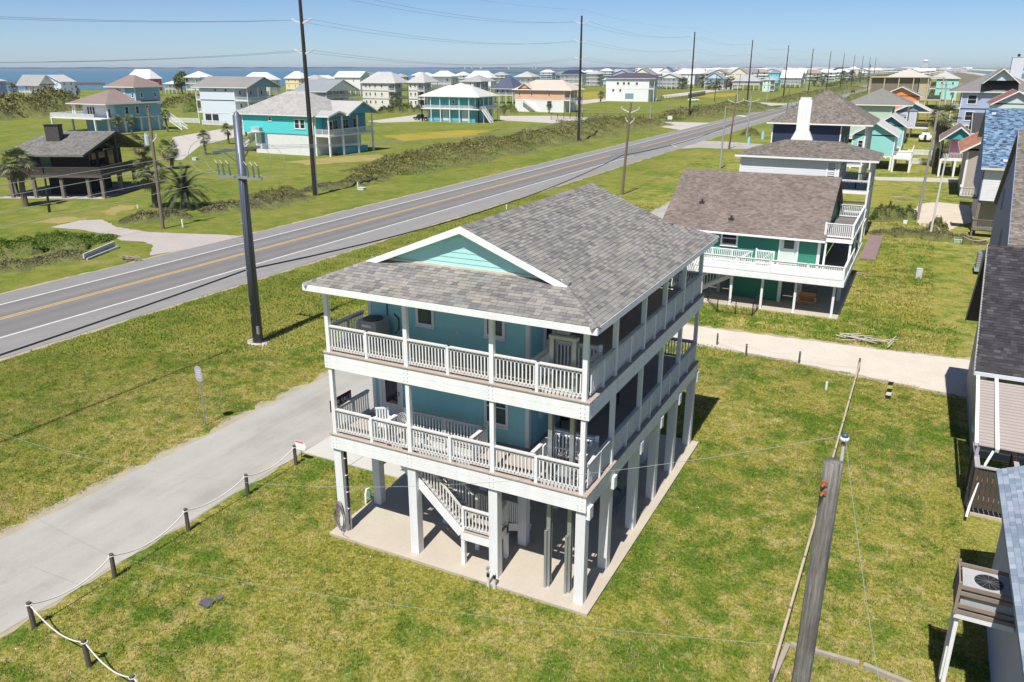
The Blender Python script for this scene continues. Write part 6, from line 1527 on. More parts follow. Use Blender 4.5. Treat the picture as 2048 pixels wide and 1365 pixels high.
# ================================================================ poles and wires
DKP = paint((0.028,0.024,0.022), 0.75, 0.3, 1.0, 0.15, (1,1,0.15))
BRP = paint((0.20,0.155,0.12), 0.85, 0.3, 1.2, 0.2, (1,1,0.12))
GRP = paint((0.36,0.36,0.36), 0.75, 0.2, 1.0, 0.1, (1,1,0.12))
STEEL = paint((0.105,0.122,0.160), 0.42, 0.2, 1.0, 0.1, (1,1,0.3), metal=0.25)
INS = paint((0.62,0.62,0.60), 0.4)
WIREG = paint((0.30,0.30,0.30), 0.6)
WIRE = paint((0.14,0.14,0.15), 0.6)
def wire(name, label, a, b, sag, r, mat=None, n=24, group=None, cat='wire'):
    a = Vector(a); b = Vector(b); pts = [tuple(a+(b-a)*(i/n)-Vector((0,0,4*sag*(i/n)*(1-i/n)))) for i in range(n+1)]
    m = MB(); m.tube(pts, r, 4); return m.build(name, mat or WIRE, None, label, cat, group)
TX = [(631,391,620,16),(1157,283,1167,67),(1372,237,1384,90),(1490,210,1501,98),(1563,197,1575,103),(1615,189,1624,107),(1657,182,1662,110),(1685,175,1688,112),(1705,172,1710,114),(1720,168,1727,116),(1736,166,1741,118),(1751,163,1755,119.5)]
txp = []
for i, (bx_, by_, tx_, ty_) in enumerate(TX):
    x, y = G(bx_, by_)
    y = 85.7+96.5*i if i > 2 else y; x = -74.5 if i > 1 else x
    zt = 27.6
    lab = ['tall dark transmission pole with white steel arms on the verge beyond the nearest road marker','tall dark transmission pole beside the peach house gate','tall dark transmission pole near the white pickup truck'][i] if i < 3 else 'tall dark transmission pole in the line receding along the highway'
    p = thing('transmission_pole', lab, 'utility pole', (x,y,0), 'transmission poles along the highway')
    m = MB(); m.cone((x,y,0),(x,y,zt),0.36,0.19,12); m.build('shaft', DKP, p)
    m = MB(); m.cone((x,y,zt),(x,y,zt+1.3),0.03,0.02,6); m.build('lightning_rod', GALV, p)
    for k, z in enumerate((zt-1.6, zt-5.6, zt-9.3)):
        for s in (-1,1):
            m = MB(); m.beam((x+s*0.15,y,z),(x+s*1.65,y,z+0.55),0.14,0.20); m.build('arm', INS, p)
    if i < 2: 
        m = MB(); m.box(x+0.36,y-0.06,0,x+0.44,y+0.06,7.5); m.build('cable_guard', GALV, p)
    txp.append((x,y,zt))
# the conductors hang along the line from arm tips turned to the road
for k, dz in enumerate((-1.2,-5.2,-8.9)):
    P0 = (txp[0][0], txp[0][1]-96, 27.6+dz)
    pts = [P0]+[(q[0], q[1], q[2]+dz) for q in txp[:9]]
    for s in (-1,1):
        allp = []
        for a, b in zip(pts, pts[1:]):
            a = Vector(a)+Vector((s*1.65,0,0)); b = Vector(b)+Vector((s*1.65,0,0)); n = 16
            allp += [tuple(a+(b-a)*(i/n)-Vector((0,0,4*1.7*(i/n)*(1-i/n)))) for i in range(n)]
        m = MB(); m.tube(allp, 0.015, 4)
        m.build('transmission_wire', WIRE, None, ['topmost','middle','lowest'][k]+' pair of conductors strung between the tall dark poles', 'wire', 'transmission wires level %d' % (k+1))
allp = []
for a, b in zip([(txp[0][0],txp[0][1]-96,28.9)]+[(q[0],q[1],28.9) for q in txp[:8]], [(q[0],q[1],28.9) for q in txp[:8]]):
    allp += [(a[0]+(b[0]-a[0])*i/12, a[1]+(b[1]-a[1])*i/12, a[2]-4*1.1*(i/12)*(1-i/12)) for i in range(12)]
m = MB(); m.tube(allp, 0.010, 4); m.build('ground_wire', WIRE, None, 'thin wire running along the very tops of the tall dark poles', 'wire')
# ---- blue-grey steel pole by the house
PA = (-36.38, 35.55); PAZ = 14.3
sp_ = thing('steel_pole', 'blue-grey steel utility pole with cutouts and jumper loops between road and house', 'utility pole', (PA[0],PA[1],0))
m = MB(); m.cone((PA[0],PA[1],0),(PA[0]+0.25,PA[1],PAZ-0.3),0.33,0.235,20); m.build('shaft', STEEL, sp_, smooth=True)
m = MB(); m.cone((PA[0]+0.25,PA[1],PAZ-0.299),(PA[0]+0.25,PA[1],PAZ),0.24,0.02,20); m.build('cap', STEEL, sp_)
m = MB()
random.seed(4)
for k in range(16):
    a = k*pi/8; r = random.uniform(0.45,0.85); m.cone((PA[0]+cos(a)*r*0.9,PA[1]+sin(a)*r*0.7,-0.05),(PA[0]+cos(a)*r*0.85,PA[1]+sin(a)*r*0.65,0.07),0.22,0.12,7)
m.build('concrete_collar', paint((0.50,0.48,0.44),0.9,0.2), sp_, kind='stuff')
cxp = PA[0]+0.22
m = MB(); m.box(cxp-0.30,PA[1]-1.9,12.0,cxp-0.20,PA[1]+1.9,12.14); m.build('crossarm', GALV, sp_)
m = MB(); m.beam((cxp-0.25,PA[1]-1.0,12.0),(cxp-0.1,PA[1],11.2),0.06,0.06); m.beam((cxp-0.25,PA[1]+1.0,12.0),(cxp-0.1,PA[1],11.2),0.06,0.06); m.build('brace', GALV, sp_)
m = MB(); m.beam((cxp-1.75,PA[1]-0.25,10.5),(cxp+1.75,PA[1]-0.25,10.5),0.14,0.16); m.build('cutout_bar', GALV, sp_)
for k in range(6):
    u = (-1.6,-1.2,-0.7,0.75,1.2,1.6)[k]
    m = MB(); m.cone((cxp+u,PA[1]-0.3,10.6),(cxp+u,PA[1]-0.36,11.25),0.06,0.045,8); m.build('cutout', paint((0.16,0.17,0.18),0.5), sp_)
    m = MB(); m.tube([(cxp+u,PA[1]-0.36,11.25),(cxp+u-0.15,PA[1]-0.4,11.45),(cxp+u-0.3,PA[1]-0.3,11.35)],0.02,5); m.build('terminal', INS, sp_)
for s in (-1,1):                                             # jumper loops
    for j in range(2):
        c = (cxp+s*(1.5+j*0.9), 11.9); rx, rz = 1.15+0.25*j, 0.95
        pts = [(c[0]+rx*cos(t*pi/14)*s, PA[1]-0.3-0.15*j, 11.6+rz*sin(t*pi/14)) for t in range(-9,10)]
        m = MB(); m.tube(pts, 0.014, 5); m.build('jumper_loop', WIREG, sp_)
for z in (1.9,2.6,4.8,6.8,7.7):
    m = MB(); m.cone((PA[0],PA[1],z),(PA[0]+0.002,PA[1],z+0.05),0.335-z*0.006,0.335-z*0.006,16); m.build('band', GALV, sp_)
m = MB(); m.tube([(cxp+0.35,PA[1]-0.25,10.4),(PA[0]+0.42,PA[1]-0.28,6),(PA[0]+0.45,PA[1]-0.3,1.2)],0.035,6); m.tube([(cxp+0.42,PA[1]-0.2,10.4),(PA[0]+0.50,PA[1]-0.22,6),(PA[0]+0.52,PA[1]-0.25,1.1)],0.03,6); m.build('down_cable', BLACKM, sp_)
m = MB(); m.box(PA[0]+0.38,PA[1]-0.42,0.75,PA[0]+0.55,PA[1]-0.3,1.25); m.build('ground_clamp', GALV, sp_)
# ---- brown and grey wooden poles down the line
def wood_pole(label, bpx, tpx, mat, r=0.16, arms=(), lamp=None, group=None, extras=None):
    x, y = G(*bpx); X, Y, z = atY(tpx[0], tpx[1], y)
    p = thing('utility_pole', label, 'utility pole', (x,y,0), group)
    m = MB(); m.cone((x,y,0),(X,Y,z),r,r*0.68,10); m.build('shaft', mat, p)
    for dz, L, ax in arms:
        m = MB()
        if ax == 'x': m.box(X-L,Y-0.25,z-dz,X+L,Y-0.13,z-dz+0.14)
        elif ax == 'v':
            m.beam((X,Y,z-dz-0.45),(X-L,Y-0.1,z-dz+0.1),0.1,0.12); m.beam((X,Y,z-dz-0.45),(X+L,Y-0.1,z-dz+0.1),0.1,0.12)
        else: m.box(X-0.25,Y-L,z-dz,X-0.13,Y+L,z-dz+0.14)
        m.build('crossarm', INS if ax == 'v' else mat, p)
        for s in (-1,1):
            m = MB(); e = (X+s*L*0.95,Y-0.18) if ax in 'xv' else (X-0.18,Y+s*L*0.95)
            m.cone((e[0],e[1],z-dz+0.12),(e[0],e[1],z-dz+0.38),0.07,0.05,8); m.build('insulator', INS, p)
    if lamp:
        m = MB(); m.tube([(X,Y,z-lamp),(X-1.0,Y-0.1,z-lamp+0.5),(X-2.6,Y-0.2,z-lamp+0.6)],0.04,6); m.build('lamp_arm', GALV, p)
        m = MB(); m.box(X-3.2,Y-0.35,z-lamp+0.52,X-2.6,Y-0.05,z-lamp+0.68); m.build('lamp_head', INS, p)
    return (X,Y,z)
QB = wood_pole('brown wooden pole with pale top arm on the verge behind the house', (1244,389.5), (1262,205), BRP, 0.2, [(0.9,1.3,'v'),(2.3,0.6,'v')])
QC = wood_pole('bare grey pole behind the brown-roofed green house', (1440,338), (1452,212), GRP, 0.17)
QD = wood_pole('reddish-brown pole beside the concrete apron', (1458,298), (1473,190), BRP, 0.2, [(1.2,1.6,'v')])
QE = wood_pole('pale pole with long street light arm near the water meter', (1493,275), (1503,192), GRP, 0.2, [(1.0,2.0,'v'),(2.2,1.5,'y')], lamp=5.4)
wood_pole('thin brown pole on the seaward verge before the bend', (1573,231), (1580,171), BRP, 0.2)
wood_pole('thin pole on the verge past the navy house', (1640,194), (1645,168), BRP, 0.2, [(1.0,1.5,'v')])
wood_pole('slim pole beside the far highway bend', (1683,193), (1690,163), BRP, 0.22)
wood_pole('dark leaning pole over the far verge', (1734,186), (1741,129), DKP, 0.28, [(1.2,1.6,'x')])
wood_pole('slim white pole at the side road gate', (1474,217), (1476,181), INS, 0.16)
wood_pole('pale pole behind the wildflower meadow', (1533,204), (1540,151), GRP, 0.22)
wood_pole('tall pale pole by the mint house', (1612,189), (1616,141), GRP, 0.22)
wood_pole('dark slim pole on the wildflower meadow', (1429,203), (1434,150), DKP, 0.2)
wood_pole('black pole beside the wildflower meadow drive', (1477,190), (1481,149), DKP, 0.2)
wood_pole('grey post standing at the white gravel gate', (1300,240), (1302,210), GRP, 0.18)
QL = wood_pole('dark wooden pole with transformer by the date palm', (326,458), (296,215), BRP, 0.2, [(3.0,0.9,'v')])
wood_pole('short dark pole in front of the dark timber house', (99,425), (90,357), DKP, 0.16)
wood_pole('black pole before the white tower house', (545,207), (543,172), DKP, 0.16)
tr = thing('transformer', 'pale can transformer hung on the dark pole by the date palm', 'transformer', (QL[0],QL[1],9))
xq, yq = G(326,458); 
f_ = 9.6/QL[2]; xa = xq+(QL[0]-xq)*f_; 
m = MB(); m.cone((xa-0.45,yq-0.25,8.9),(xa-0.45,yq-0.25,9.9),0.27,0.27,14); m.build('can', paint((0.55,0.60,0.66),0.5), tr)
m = MB(); m.cone((xa-0.45,yq-0.25,9.901),(xa-0.45,yq-0.25,10.2),0.06,0.05,8); m.build('bushing', INS, tr)
# seaward line of poles
wood_pole('leaning grey timber pole beside the parking pad', (1835,440), (1876,222), paint((0.30,0.28,0.25),0.85,0.2), 0.17)
wood_pole('white guy pole leaning beside the parking pad', (1861,467), (1892,316), paint((0.62,0.62,0.60),0.7), 0.12)
wood_pole('grey pole near the boat trailer', (1880,330), (1893,160), GRP, 0.16, [(0.8,0.9,'x')])
wood_pole('pale pole by the white picket fences', (1862,330), (1884,205), GRP, 0.14)
wood_pole('thin pole behind the mint roofs at the dunes', (2005,262), (2016,168), GRP, 0.16)
# distribution wires between poles
PZ = (-36.5, -34.0)
for k, (dx, z, ze) in enumerate(((-0.25,12.25,12.9),(0.1,11.9,12.0),(-0.2,11.2,11.2),(0.15,10.7,10.3))):
    wire('power_wire', ['uppermost','second','third','lowest'][k]+' of the power lines from the steel pole past the dark timber house', (cxp+dx,PA[1]-0.2,z), (PZ[0],PZ[1],ze), 1.0, 0.012, WIREG, group='power lines west of the steel pole')
for k in range(3):
    wire('power_wire', 'power lines running from the steel pole to the brown pole behind the house', (cxp-0.25,PA[1]-1.5+k*1.5,12.2), (QB[0]-1.1+k*1.1,QB[1],QB[2]-0.6), 1.2, 0.011, WIREG, group='power lines east of the steel pole')
    wire('power_wire', 'power lines running on from the brown pole to the reddish-brown pole', (QB[0]-1.1+k*1.1,QB[1],QB[2]-0.6), (QD[0]-1.3+k*1.3,QD[1],QD[2]-1.0), 0.9, 0.012, WIREG, group='power lines past the brown pole')
zc = 4.6
COMM = paint((0.02,0.02,0.022),0.6)
wire('telephone_cable', 'thick black telephone cable sagging between the steel pole and brown pole', (PA[0]-0.3,PA[1],4.75), (QB[0]-0.9,QB[1],5.3), 1.3, 0.05, COMM, cat='cable')
wire('telephone_cable', 'thick black telephone cable continuing past the brown pole', (QB[0]-0.9,QB[1],5.3), (QD[0]-0.3,QD[1],5.2), 0.7, 0.05, COMM, cat='cable')
wire('telephone_cable', 'thick black telephone cable from the steel pole along the road to landward end', (PA[0]-0.3,PA[1],4.75), (PZ[0],PZ[1],5.2), 1.0, 0.05, COMM, cat='cable')
wire('service_wire', 'faint wire strung past the big date palm to the pole transformer', (cxp,PA[1],12.1), (QL[0],QL[1],QL[2]-0.6), 0.8, 0.009, WIREG)
# ---- weathered pole in the lot, close to the camera
WPX, WPY = 0, 0
d = ray(1668,925); s_ = 10.9; WT = Vector((d[0]*s_, d[1]*s_, CAM_H+d[2]*s_))
WOODW = None
def weathered():
    m, t, b = nodes('weathered_wood')
    v = pos(t, (16,16,0.8)); n = noise(t, v, 1.6, 7, 0.75); v2 = pos(t, (2,2,1.2)); n2 = noise(t, v2, 1.3, 3)
    c = ramp(t, n, [(0.30,(0.085,0.077,0.068)),(0.46,(0.20,0.186,0.17)),(0.60,(0.30,0.284,0.262)),(0.75,(0.42,0.40,0.375))])
    c = mix(t, math_(t,'MULTIPLY',ramp(t,n2,[(0.45,gray(0)),(0.7,gray(1))]),0.55), c, (0.09,0.08,0.07))
    t.links.new(c, b.inputs['Base Color']); b.inputs['Roughness'].default_value = 0.9; b.inputs['Specular IOR Level'].default_value = 0.15
    bump(t, b, n, 0.9, 0.03); return m
WOODW = weathered()
wp = thing('weathered_pole', 'thick weathered grey wooden pole with rusty brackets and glass insulator on top', 'utility pole', (WT.x,WT.y,0))
m = MB(); bx_ = WT.x-0.06
nseg = 26; ring = 20; rs_ = random.Random(9)
pts = []
for i in range(nseg+1):
    f = i/nseg; z = WT.z*f; r = 0.150-0.025*f
    pts.append((bx_+(WT.x-bx_)*f, WT.y, z, r))
k0 = len(m.v)
for (x, y, z, r) in pts:
    for j in range(ring):
        a = 2*pi*j/ring; rr = r*(1+0.035*rs_.uniform(-1,1)); m.v.append((x+rr*cos(a), y+rr*sin(a), z+(rs_.uniform(-0.02,0.03) if z > WT.z-0.01 else 0)))
for i in range(nseg):
    for j in range(ring):
        j2 = (j+1) % ring; m.f.append((k0+i*ring+j, k0+i*ring+j2, k0+(i+1)*ring+j2, k0+(i+1)*ring+j))
m.f.append(tuple(k0+nseg*ring+j for j in range(ring)))
m.build('shaft', WOODW, wp, smooth=True)
RUST = paint((0.30,0.11,0.05),0.8,0.3,8,0.2)
for dz in (0.28,0.42):
    m = MB(); m.box(WT.x-0.11,WT.y-0.145,WT.z-dz-0.035,WT.x-0.03,WT.y-0.10,WT.z-dz+0.035); m.cone((WT.x-0.07,WT.y-0.145,WT.z-dz),(WT.x-0.10,WT.y-0.20,WT.z-dz-0.03),0.016,0.016,8); m.build('bracket', RUST, wp)
ip = Vector((WT.x+0.085, WT.y+0.09, WT.z-0.05))
m = MB(); m.cone(ip, ip+Vector((0,0,0.30)), 0.026, 0.024, 10); m.build('insulator_pin', paint((0.55,0.52,0.48),0.6), wp)
m = MB(); m.cone(ip+Vector((0,0,0.30)), ip+Vector((0,0,0.36)), 0.036, 0.036, 10); m.build('rust_collar', RUST, wp)
m = MB(); m.cone(ip+Vector((0,0,0.36)), ip+Vector((0,0,0.41)), 0.062, 0.058, 14); m.build('insulator_skirt', paint((0.66,0.72,0.80),0.25), wp, smooth=True)
m = MB(); m.cone(ip+Vector((0,0,0.411)), ip+Vector((0,0,0.46)), 0.045, 0.04, 12); m.build('insulator_head', paint((0.07,0.10,0.13),0.25), wp, smooth=True)
IT = tuple(ip+Vector((0,0,0.44)))
GW = paint((0.27,0.34,0.31),0.6)
m = MB(); m.tube([(IT[0]-39*i/60, IT[1], IT[2]-0.447*(39*i/60)+0.01146*(39*i/60)**2) for i in range(61)], 0.0035, 4)
m.build('drop_wire', GW, None, 'thin greenish wire from the weathered pole across the lot in front of the house', 'wire')
wire('drop_wire', 'thin greenish wire running from the weathered pole down past the lot timbers', IT, (1.55, 3.5, 9.6), 0.5, 0.0035, GW)
a_ = G(210,1120,3.0); b_ = G(1600,1352,3.6)
wire('drop_wire', 'very thin low wire crossing the front lawn toward the weathered pole', (a_[0]-6,a_[1]-0.5,3.0), (WT.x,WT.y,8.5), 0.6, 0.0032, GW, n=40)
# ================================================================ fences, signs, small things in the lot
POSTW = paint((0.11,0.092,0.078),0.9,0.3,4,0.2,(1,1,0.2),0.3)
ROPE = paint((0.66,0.62,0.55),0.9,0.15,12,0.2)
def post_rope(label, pts, h=0.95, sag=0.32, grp=None, r=0.075, rr=0.022, cut=None):
    t = thing('rope_fence', label, 'fence', (pts[0][0],pts[0][1],0))
    for (x, y) in pts:
        m = MB(); k = random.uniform(-0.03,0.03); m.cone((x,y,-0.1),(x+k,y+random.uniform(-0.03,0.03),h),r*1.05,r*0.95,9); m.build('post', POSTW, t)
        m = MB(); m.tube([(x+(r+0.012)*cos(a*pi/6), y+(r+0.012)*sin(a*pi/6), h-0.08) for a in range(12)], rr*0.8, 5, True); m.build('rope_loop', ROPE, t)
    for a, b in zip(pts, pts[1:]):
        n = 14; s = sag*random.uniform(0.8,1.25); m = MB(); m.tube([(a[0]+(b[0]-a[0])*i/n, a[1]+(b[1]-a[1])*i/n, h-0.08-4*s*(i/n)*(1-i/n)) for i in range(n+1)], rr, 6); m.build('rope', ROPE, t, smooth=True)
    return t
random.seed(21)
post_rope('white rope strung on dark posts along the frontage lane and front lawn', [G(592,930),G(496,990),G(377,1062),G(230,1155),G(69,1255),G(179,1333),(-17.3,11.0),(-14.6,10.6)])
post_rope('thin rope fence on low posts behind the house along the shell track', [G(1434,690),G(1492,712),G(1598,727),G(1716,741)], h=0.75, sag=0.2, r=0.06, rr=0.012)
post_rope('rope fence with cleat posts by the parking pad bushes', [G(1872,470),G(1925,490),G(1980,492)], h=0.9, sag=0.4, r=0.05, rr=0.02)
# pale rail fence running toward the camera
rf_ = thing('rail_fence', 'low pale rail fence of jointed poles running along the lot beside the weathered pole', 'fence', (-1.4,33,0))
RP_ = paint((0.50,0.42,0.30),0.7,0.25,2,0.15)
g0 = G(1717,744); g1 = G(1540,1375)
fp = [(g0[0]+(g1[0]-g0[0])*i/9, g0[1]+(g1[1]-g0[1])*i/9) for i in range(10)]
rail_h = 0.55
pp = [(x, y) for x, y in fp]
for (x, y) in pp:
    m = MB(); m.cone((x,y,-0.1),(x,y,rail_h),0.05,0.045,8); m.build('post', POSTW, rf_)
    m = MB(); m.cone((x-0.005,y-0.05,rail_h+0.01),(x-0.005,y+0.05,rail_h+0.01),0.062,0.062,8); m.build('joint', paint((0.22,0.17,0.12),0.8), rf_)
for a, b in zip(pp, pp[1:]): m = MB(); m.cone((a[0],a[1],rail_h),(b[0],b[1],rail_h),0.048,0.048,8); m.build('rail', RP_, rf_)
# landscape timbers
lt = thing('landscape_timbers', 'weathered landscape timbers edging a bed at the foot of the lot', 'timber edging', (-1,20,0))
TT = paint((0.34,0.30,0.25),0.9,0.2,3,0.15,(1,1,1),0.2)
T0 = G(1576,1292); T1 = G(1535,1385); T2 = G(1722,1333); T3 = G(1850,1385)
for a, b in ((T0,T1),(T0,T2),(T2,T3)):
    m = MB(); d_ = (Vector((b[0],b[1],0))-Vector((a[0],a[1],0))).normalized()*0.06; m.beam((a[0]+d_.x,a[1]+d_.y,0.07),(b[0]-d_.x,b[1]-d_.y,0.07),0.14,0.13); m.build('timber', TT, lt)
# rounded street sign
sg2 = thing('street_sign', 'small rounded grey road sign seen from behind on a metal post by the lane', 'sign', (-29.65,24.95,0))
sx_, sy_ = G(411,852)
tx_, ty_, tz_ = atY(398,750,sy_)
m = MB(); m.beam((sx_,sy_,0),(tx_+0.02,sy_,tz_),0.06,0.04); m.build('post', GALV, sg2)
cz = tz_+0.05
m = MB(); m.prism([(tx_+0.30*cos(a*pi/12)*0.8,sy_-0.03,cz+(0.30*sin(a*pi/12)*0.8+(0.17 if sin(a*pi/12) > 0 else -0.17))) for a in range(24)],(0,0.012,0)); m.build('plate', paint((0.38,0.36,0.43),0.5), sg2, fix=True)
for k in range(4): m = MB(); m.box(tx_-0.14,sy_-0.034,cz-0.2+k*0.12,tx_+0.14,sy_-0.0305,cz-0.15+k*0.12); m.build('print_line', paint((0.55,0.54,0.58),0.5), sg2)
# realtor arrow sign by the drive
rs2 = thing('arrow_sign', 'small white arrow-shaped yard sign with red strip beside the rope post', 'sign', G(605,925)+(0,))
rx, ry_ = G(604,922)
m = MB(); m.cone((rx,ry_,0),(rx,ry_,0.95),0.014,0.014,6); m.build('stake', BLACKM, rs2)
c0 = atY(592,889,ry_); c1 = atY(614,905,ry_)
m = MB(); m.prism([(c0[0],ry_-0.03,0.55),(c0[0],ry_-0.03,0.98),(c1[0]-0.12,ry_-0.03,0.98),(c1[0],ry_-0.03,0.77),(c1[0]-0.12,ry_-0.03,0.55)],(0,0.012,0)); m.build('plate', WHITE, rs2, fix=True)
m = MB(); m.box(c0[0]+0.01,ry_-0.034,0.90,c1[0]-0.14,ry_-0.0305,0.97); m.build('red_strip', paint((0.6,0.05,0.06),0.5), rs2)
# flat plate in the lawn, marker board, vent pipe, utility pedestals
fpz = thing('ground_cover_plate', 'flat dark rubber plates lying on the front lawn', 'cover plate', G(420,1207)+(0,))
q = [G(397,1211),G(412,1197),G(431,1205),G(416,1219)]; m = MB(); m.prism([(p[0],p[1],0.02) for p in q],(0,0,0.05)); m.build('plate', paint((0.09,0.09,0.105),0.8,0.3,5,0.2), fpz, fix=True)
q = [G(430,1196),G(441,1192),G(448,1197),G(437,1204)]; m = MB(); m.prism([(p[0],p[1],0.02) for p in q],(0,0,0.04)); m.build('plate', paint((0.12,0.12,0.13),0.8,0.3,5,0.2), fpz, fix=True)
mb_ = thing('marker_board', 'black and white striped marker board leaning in the grass by the shell track', 'marker', G(1777,797)+(0,))
q0 = G(1775,798); top = atY(1781,764,q0[1])
nB = 5
for k in range(nB):
    za = top[2]*k/nB; zb = top[2]*(k+1)/nB-0.005; xa = q0[0]+(top[0]-q0[0])*k/nB
    m = MB(); m.hexa([(xa-0.12,q0[1],za),(xa+0.12,q0[1],za),(xa+0.12,q0[1]+0.03,za),(xa-0.12,q0[1]+0.03,za),(xa-0.08,q0[1],zb),(xa+0.16,q0[1],zb),(xa+0.16,q0[1]+0.03,zb),(xa-0.08,q0[1]+0.03,zb)]); m.build('stripe', [BLACKM,WHITE2,BLACKM,paint((0.5,0.45,0.12),0.5),BLACKM][k], mb_)
def stub(label, px, r, h, mat, name='pipe_stub', cat='pipe', box=False):
    x, y = G(*px); t = thing(name, label, cat, (x,y,0))
    m = MB()
    if box: m.box(x-r,y-r*0.7,0,x+r,y+r*0.7,h)
    else: m.cone((x,y,0),(x,y,h),r,r,10)
    m.build('body', mat, t); m = MB()
    if box: m.box(x-r*1.06,y-r*0.76,h+0.001,x+r*1.06,y+r*0.76,h+0.05)
    else: m.cone((x,y,h+0.001),(x,y,h+0.04),r*1.15,r*1.1,10)
    m.build('cap', mat, t)
stub('short white vent pipe in the lawn near the marker board', (1652,780), 0.065, 0.42, WHITE2)
stub('pale grey utility pedestal in the lawn beyond the shell track', (1837,556), 0.22, 0.75, paint((0.55,0.60,0.64),0.5), 'utility_pedestal', 'pedestal', True)
stub('white utility stub at the verge opposite the steel pole', (716,379), 0.09, 1.0, WHITE2)
stub('white concrete box beside the verge shrubs', (724,380), 0.5, 0.3, paint((0.62,0.6,0.57),0.8), 'utility_box', 'box', True)
stub('white marker stub by the side drive', (366,455), 0.1, 0.85, WHITE2)
stub('pale transformer box on the meadow before the turquoise house', (391,321), 0.5, 0.5, paint((0.55,0.55,0.52),0.7), 'utility_box', 'box', True)
stub('light blue standpipe near the concrete apron', (1497,290), 0.3, 1.7, paint((0.30,0.62,0.72),0.5), 'standpipe', 'pipe')
stub('pale blue water tank at the verge', (1525,279), 0.35, 1.9, paint((0.35,0.62,0.75),0.5), 'water_tank', 'tank')
stub('white cover box at the lawn by the parking pad', (1810,448), 0.2, 0.35, WHITE2, 'utility_box', 'box', True)
stub('green cover box between the rope posts', (1915,486), 0.35, 0.3, paint((0.35,0.5,0.38),0.6), 'utility_box', 'box', True)
stub('two white stubs on the verge seen over the roof ridge', (1013,419), 0.07, 0.55, WHITE2)
stub('small white post in the palm bed by the side drive', (276,417), 0.1, 0.4, WHITE2)
# culvert headwall
cv = thing('culvert', 'slanted concrete culvert trough in the ditch beside the side drive', 'culvert', G(205,505)+(0,))
a = G(168,519); b = G(230,495); m = MB(); m.beam((a[0],a[1],0.25),(b[0],b[1],0.35),0.12,0.5); m.build('wall', paint((0.62,0.60,0.55),0.85), cv)
a2_ = G(174,521); b2_ = G(238,497); m = MB(); m.beam((a2_[0],a2_[1],0.05),(b2_[0],b2_[1],0.12),0.1,0.25); m.build('lip', paint((0.62,0.60,0.55),0.85), cv)
m = MB(); m.beam(((a[0]+a2_[0])/2,(a[1]+a2_[1])/2,0.03),((b[0]+b2_[0])/2,(b[1]+b2_[1])/2,0.05),0.7,0.06); m.build('trough', DARKIN, cv)
# brush piles
def sticks(label, px, n, L, spread, mat):
    x, y = G(*px); t = thing('brush_pile', label, 'brush pile', (x,y,0)); r_ = random.Random(n)
    for k in range(n):
        a = r_.uniform(-0.6,0.6)+(pi/2 if r_.random() < 0.2 else 0); l = L*r_.uniform(0.4,1); cx_ = x+r_.uniform(-spread,spread); cy_ = y+r_.uniform(-spread,spread)*0.4; z = 0.06+r_.uniform(0,0.25)
        m = MB(); m.cone((cx_-cos(a)*l/2,cy_-sin(a)*l/2,z),(cx_+cos(a)*l/2,cy_+sin(a)*l/2,z+r_.uniform(-0.05,0.12)),0.05,0.025,6); m.build('branch', mat, t)
STK = paint((0.30,0.25,0.20),0.9,0.3)
sticks('pile of cut branches at the mouth of the side drive', (262,520), 22, 1.6, 1.0, STK)
sticks('scattered pale branches on the lawn above the shell track', (1738,686), 18, 1.8, 1.5, paint((0.46,0.42,0.36),0.9,0.2))
sticks('dry branches on the lawn of the next lot', (1715,553), 7, 1.2, 0.8, STK)
sticks('driftwood on the grass beyond the parking pad', (1815,400), 6, 2.6, 1.5, paint((0.34,0.30,0.25),0.9,0.2))
# road sign panel and fence by the white gate
rsx, rsy = G(1339,252)
rs3 = thing('road_sign', 'small pale rectangular road sign on two legs at the gravel gate', 'sign', (rsx,rsy,0))
for s in (-1,1): m = MB(); m.box(rsx+s*0.5-0.04,rsy-0.04,0,rsx+s*0.5+0.04,rsy+0.04,2.6); m.build('leg', GALV, rs3)
m = MB(); m.box(rsx-0.7,rsy-0.07,1.8,rsx+0.7,rsy-0.045,2.9); m.build('panel', paint((0.62,0.64,0.66),0.5), rs3)
def dark_fence(label, pts, h, mat=BLACKM, step=2.4, mesh=True):
    t = thing('metal_fence', label, 'fence', (pts[0][0],pts[0][1],0))
    for a, b in zip(pts, pts[1:]):
        L = sqrt((a[0]-b[0])**2+(a[1]-b[1])**2); n = max(1, int(L/step))
        for i in range(n+1): f = i/n; x = a[0]+(b[0]-a[0])*f; y = a[1]+(b[1]-a[1])*f; m = MB(); m.box(x-0.05,y-0.05,0,x+0.05,y+0.05,h); m.build('post', mat, t)
        for z in (h-0.06, 0.15): m = MB(); m.beam((a[0],a[1],z),(b[0],b[1],z),0.04,0.05); m.build('rail', mat, t)
        if mesh:
            m = MB(); n2 = int(L/0.3)
            for i in range(n2): f = (i+0.5)/n2; x = a[0]+(b[0]-a[0])*f; y = a[1]+(b[1]-a[1])*f; m.box(x-0.015,y-0.015,0.15,x+0.015,y+0.015,h)
            m.build('pickets', mat, t, kind='stuff')
dark_fence('black metal fence round the gravel yard of the peach house', [G(1102,240),G(1165,238),G(1240,240),G(1318,240)], 2.0)
dark_fence('dark solid fence panel behind the white pickup truck', [G(1376,197),G(1410,191)], 2.6)
dark_fence('black metal fence at the meadow drive', [G(1320,200),G(1376,198)], 1.8)
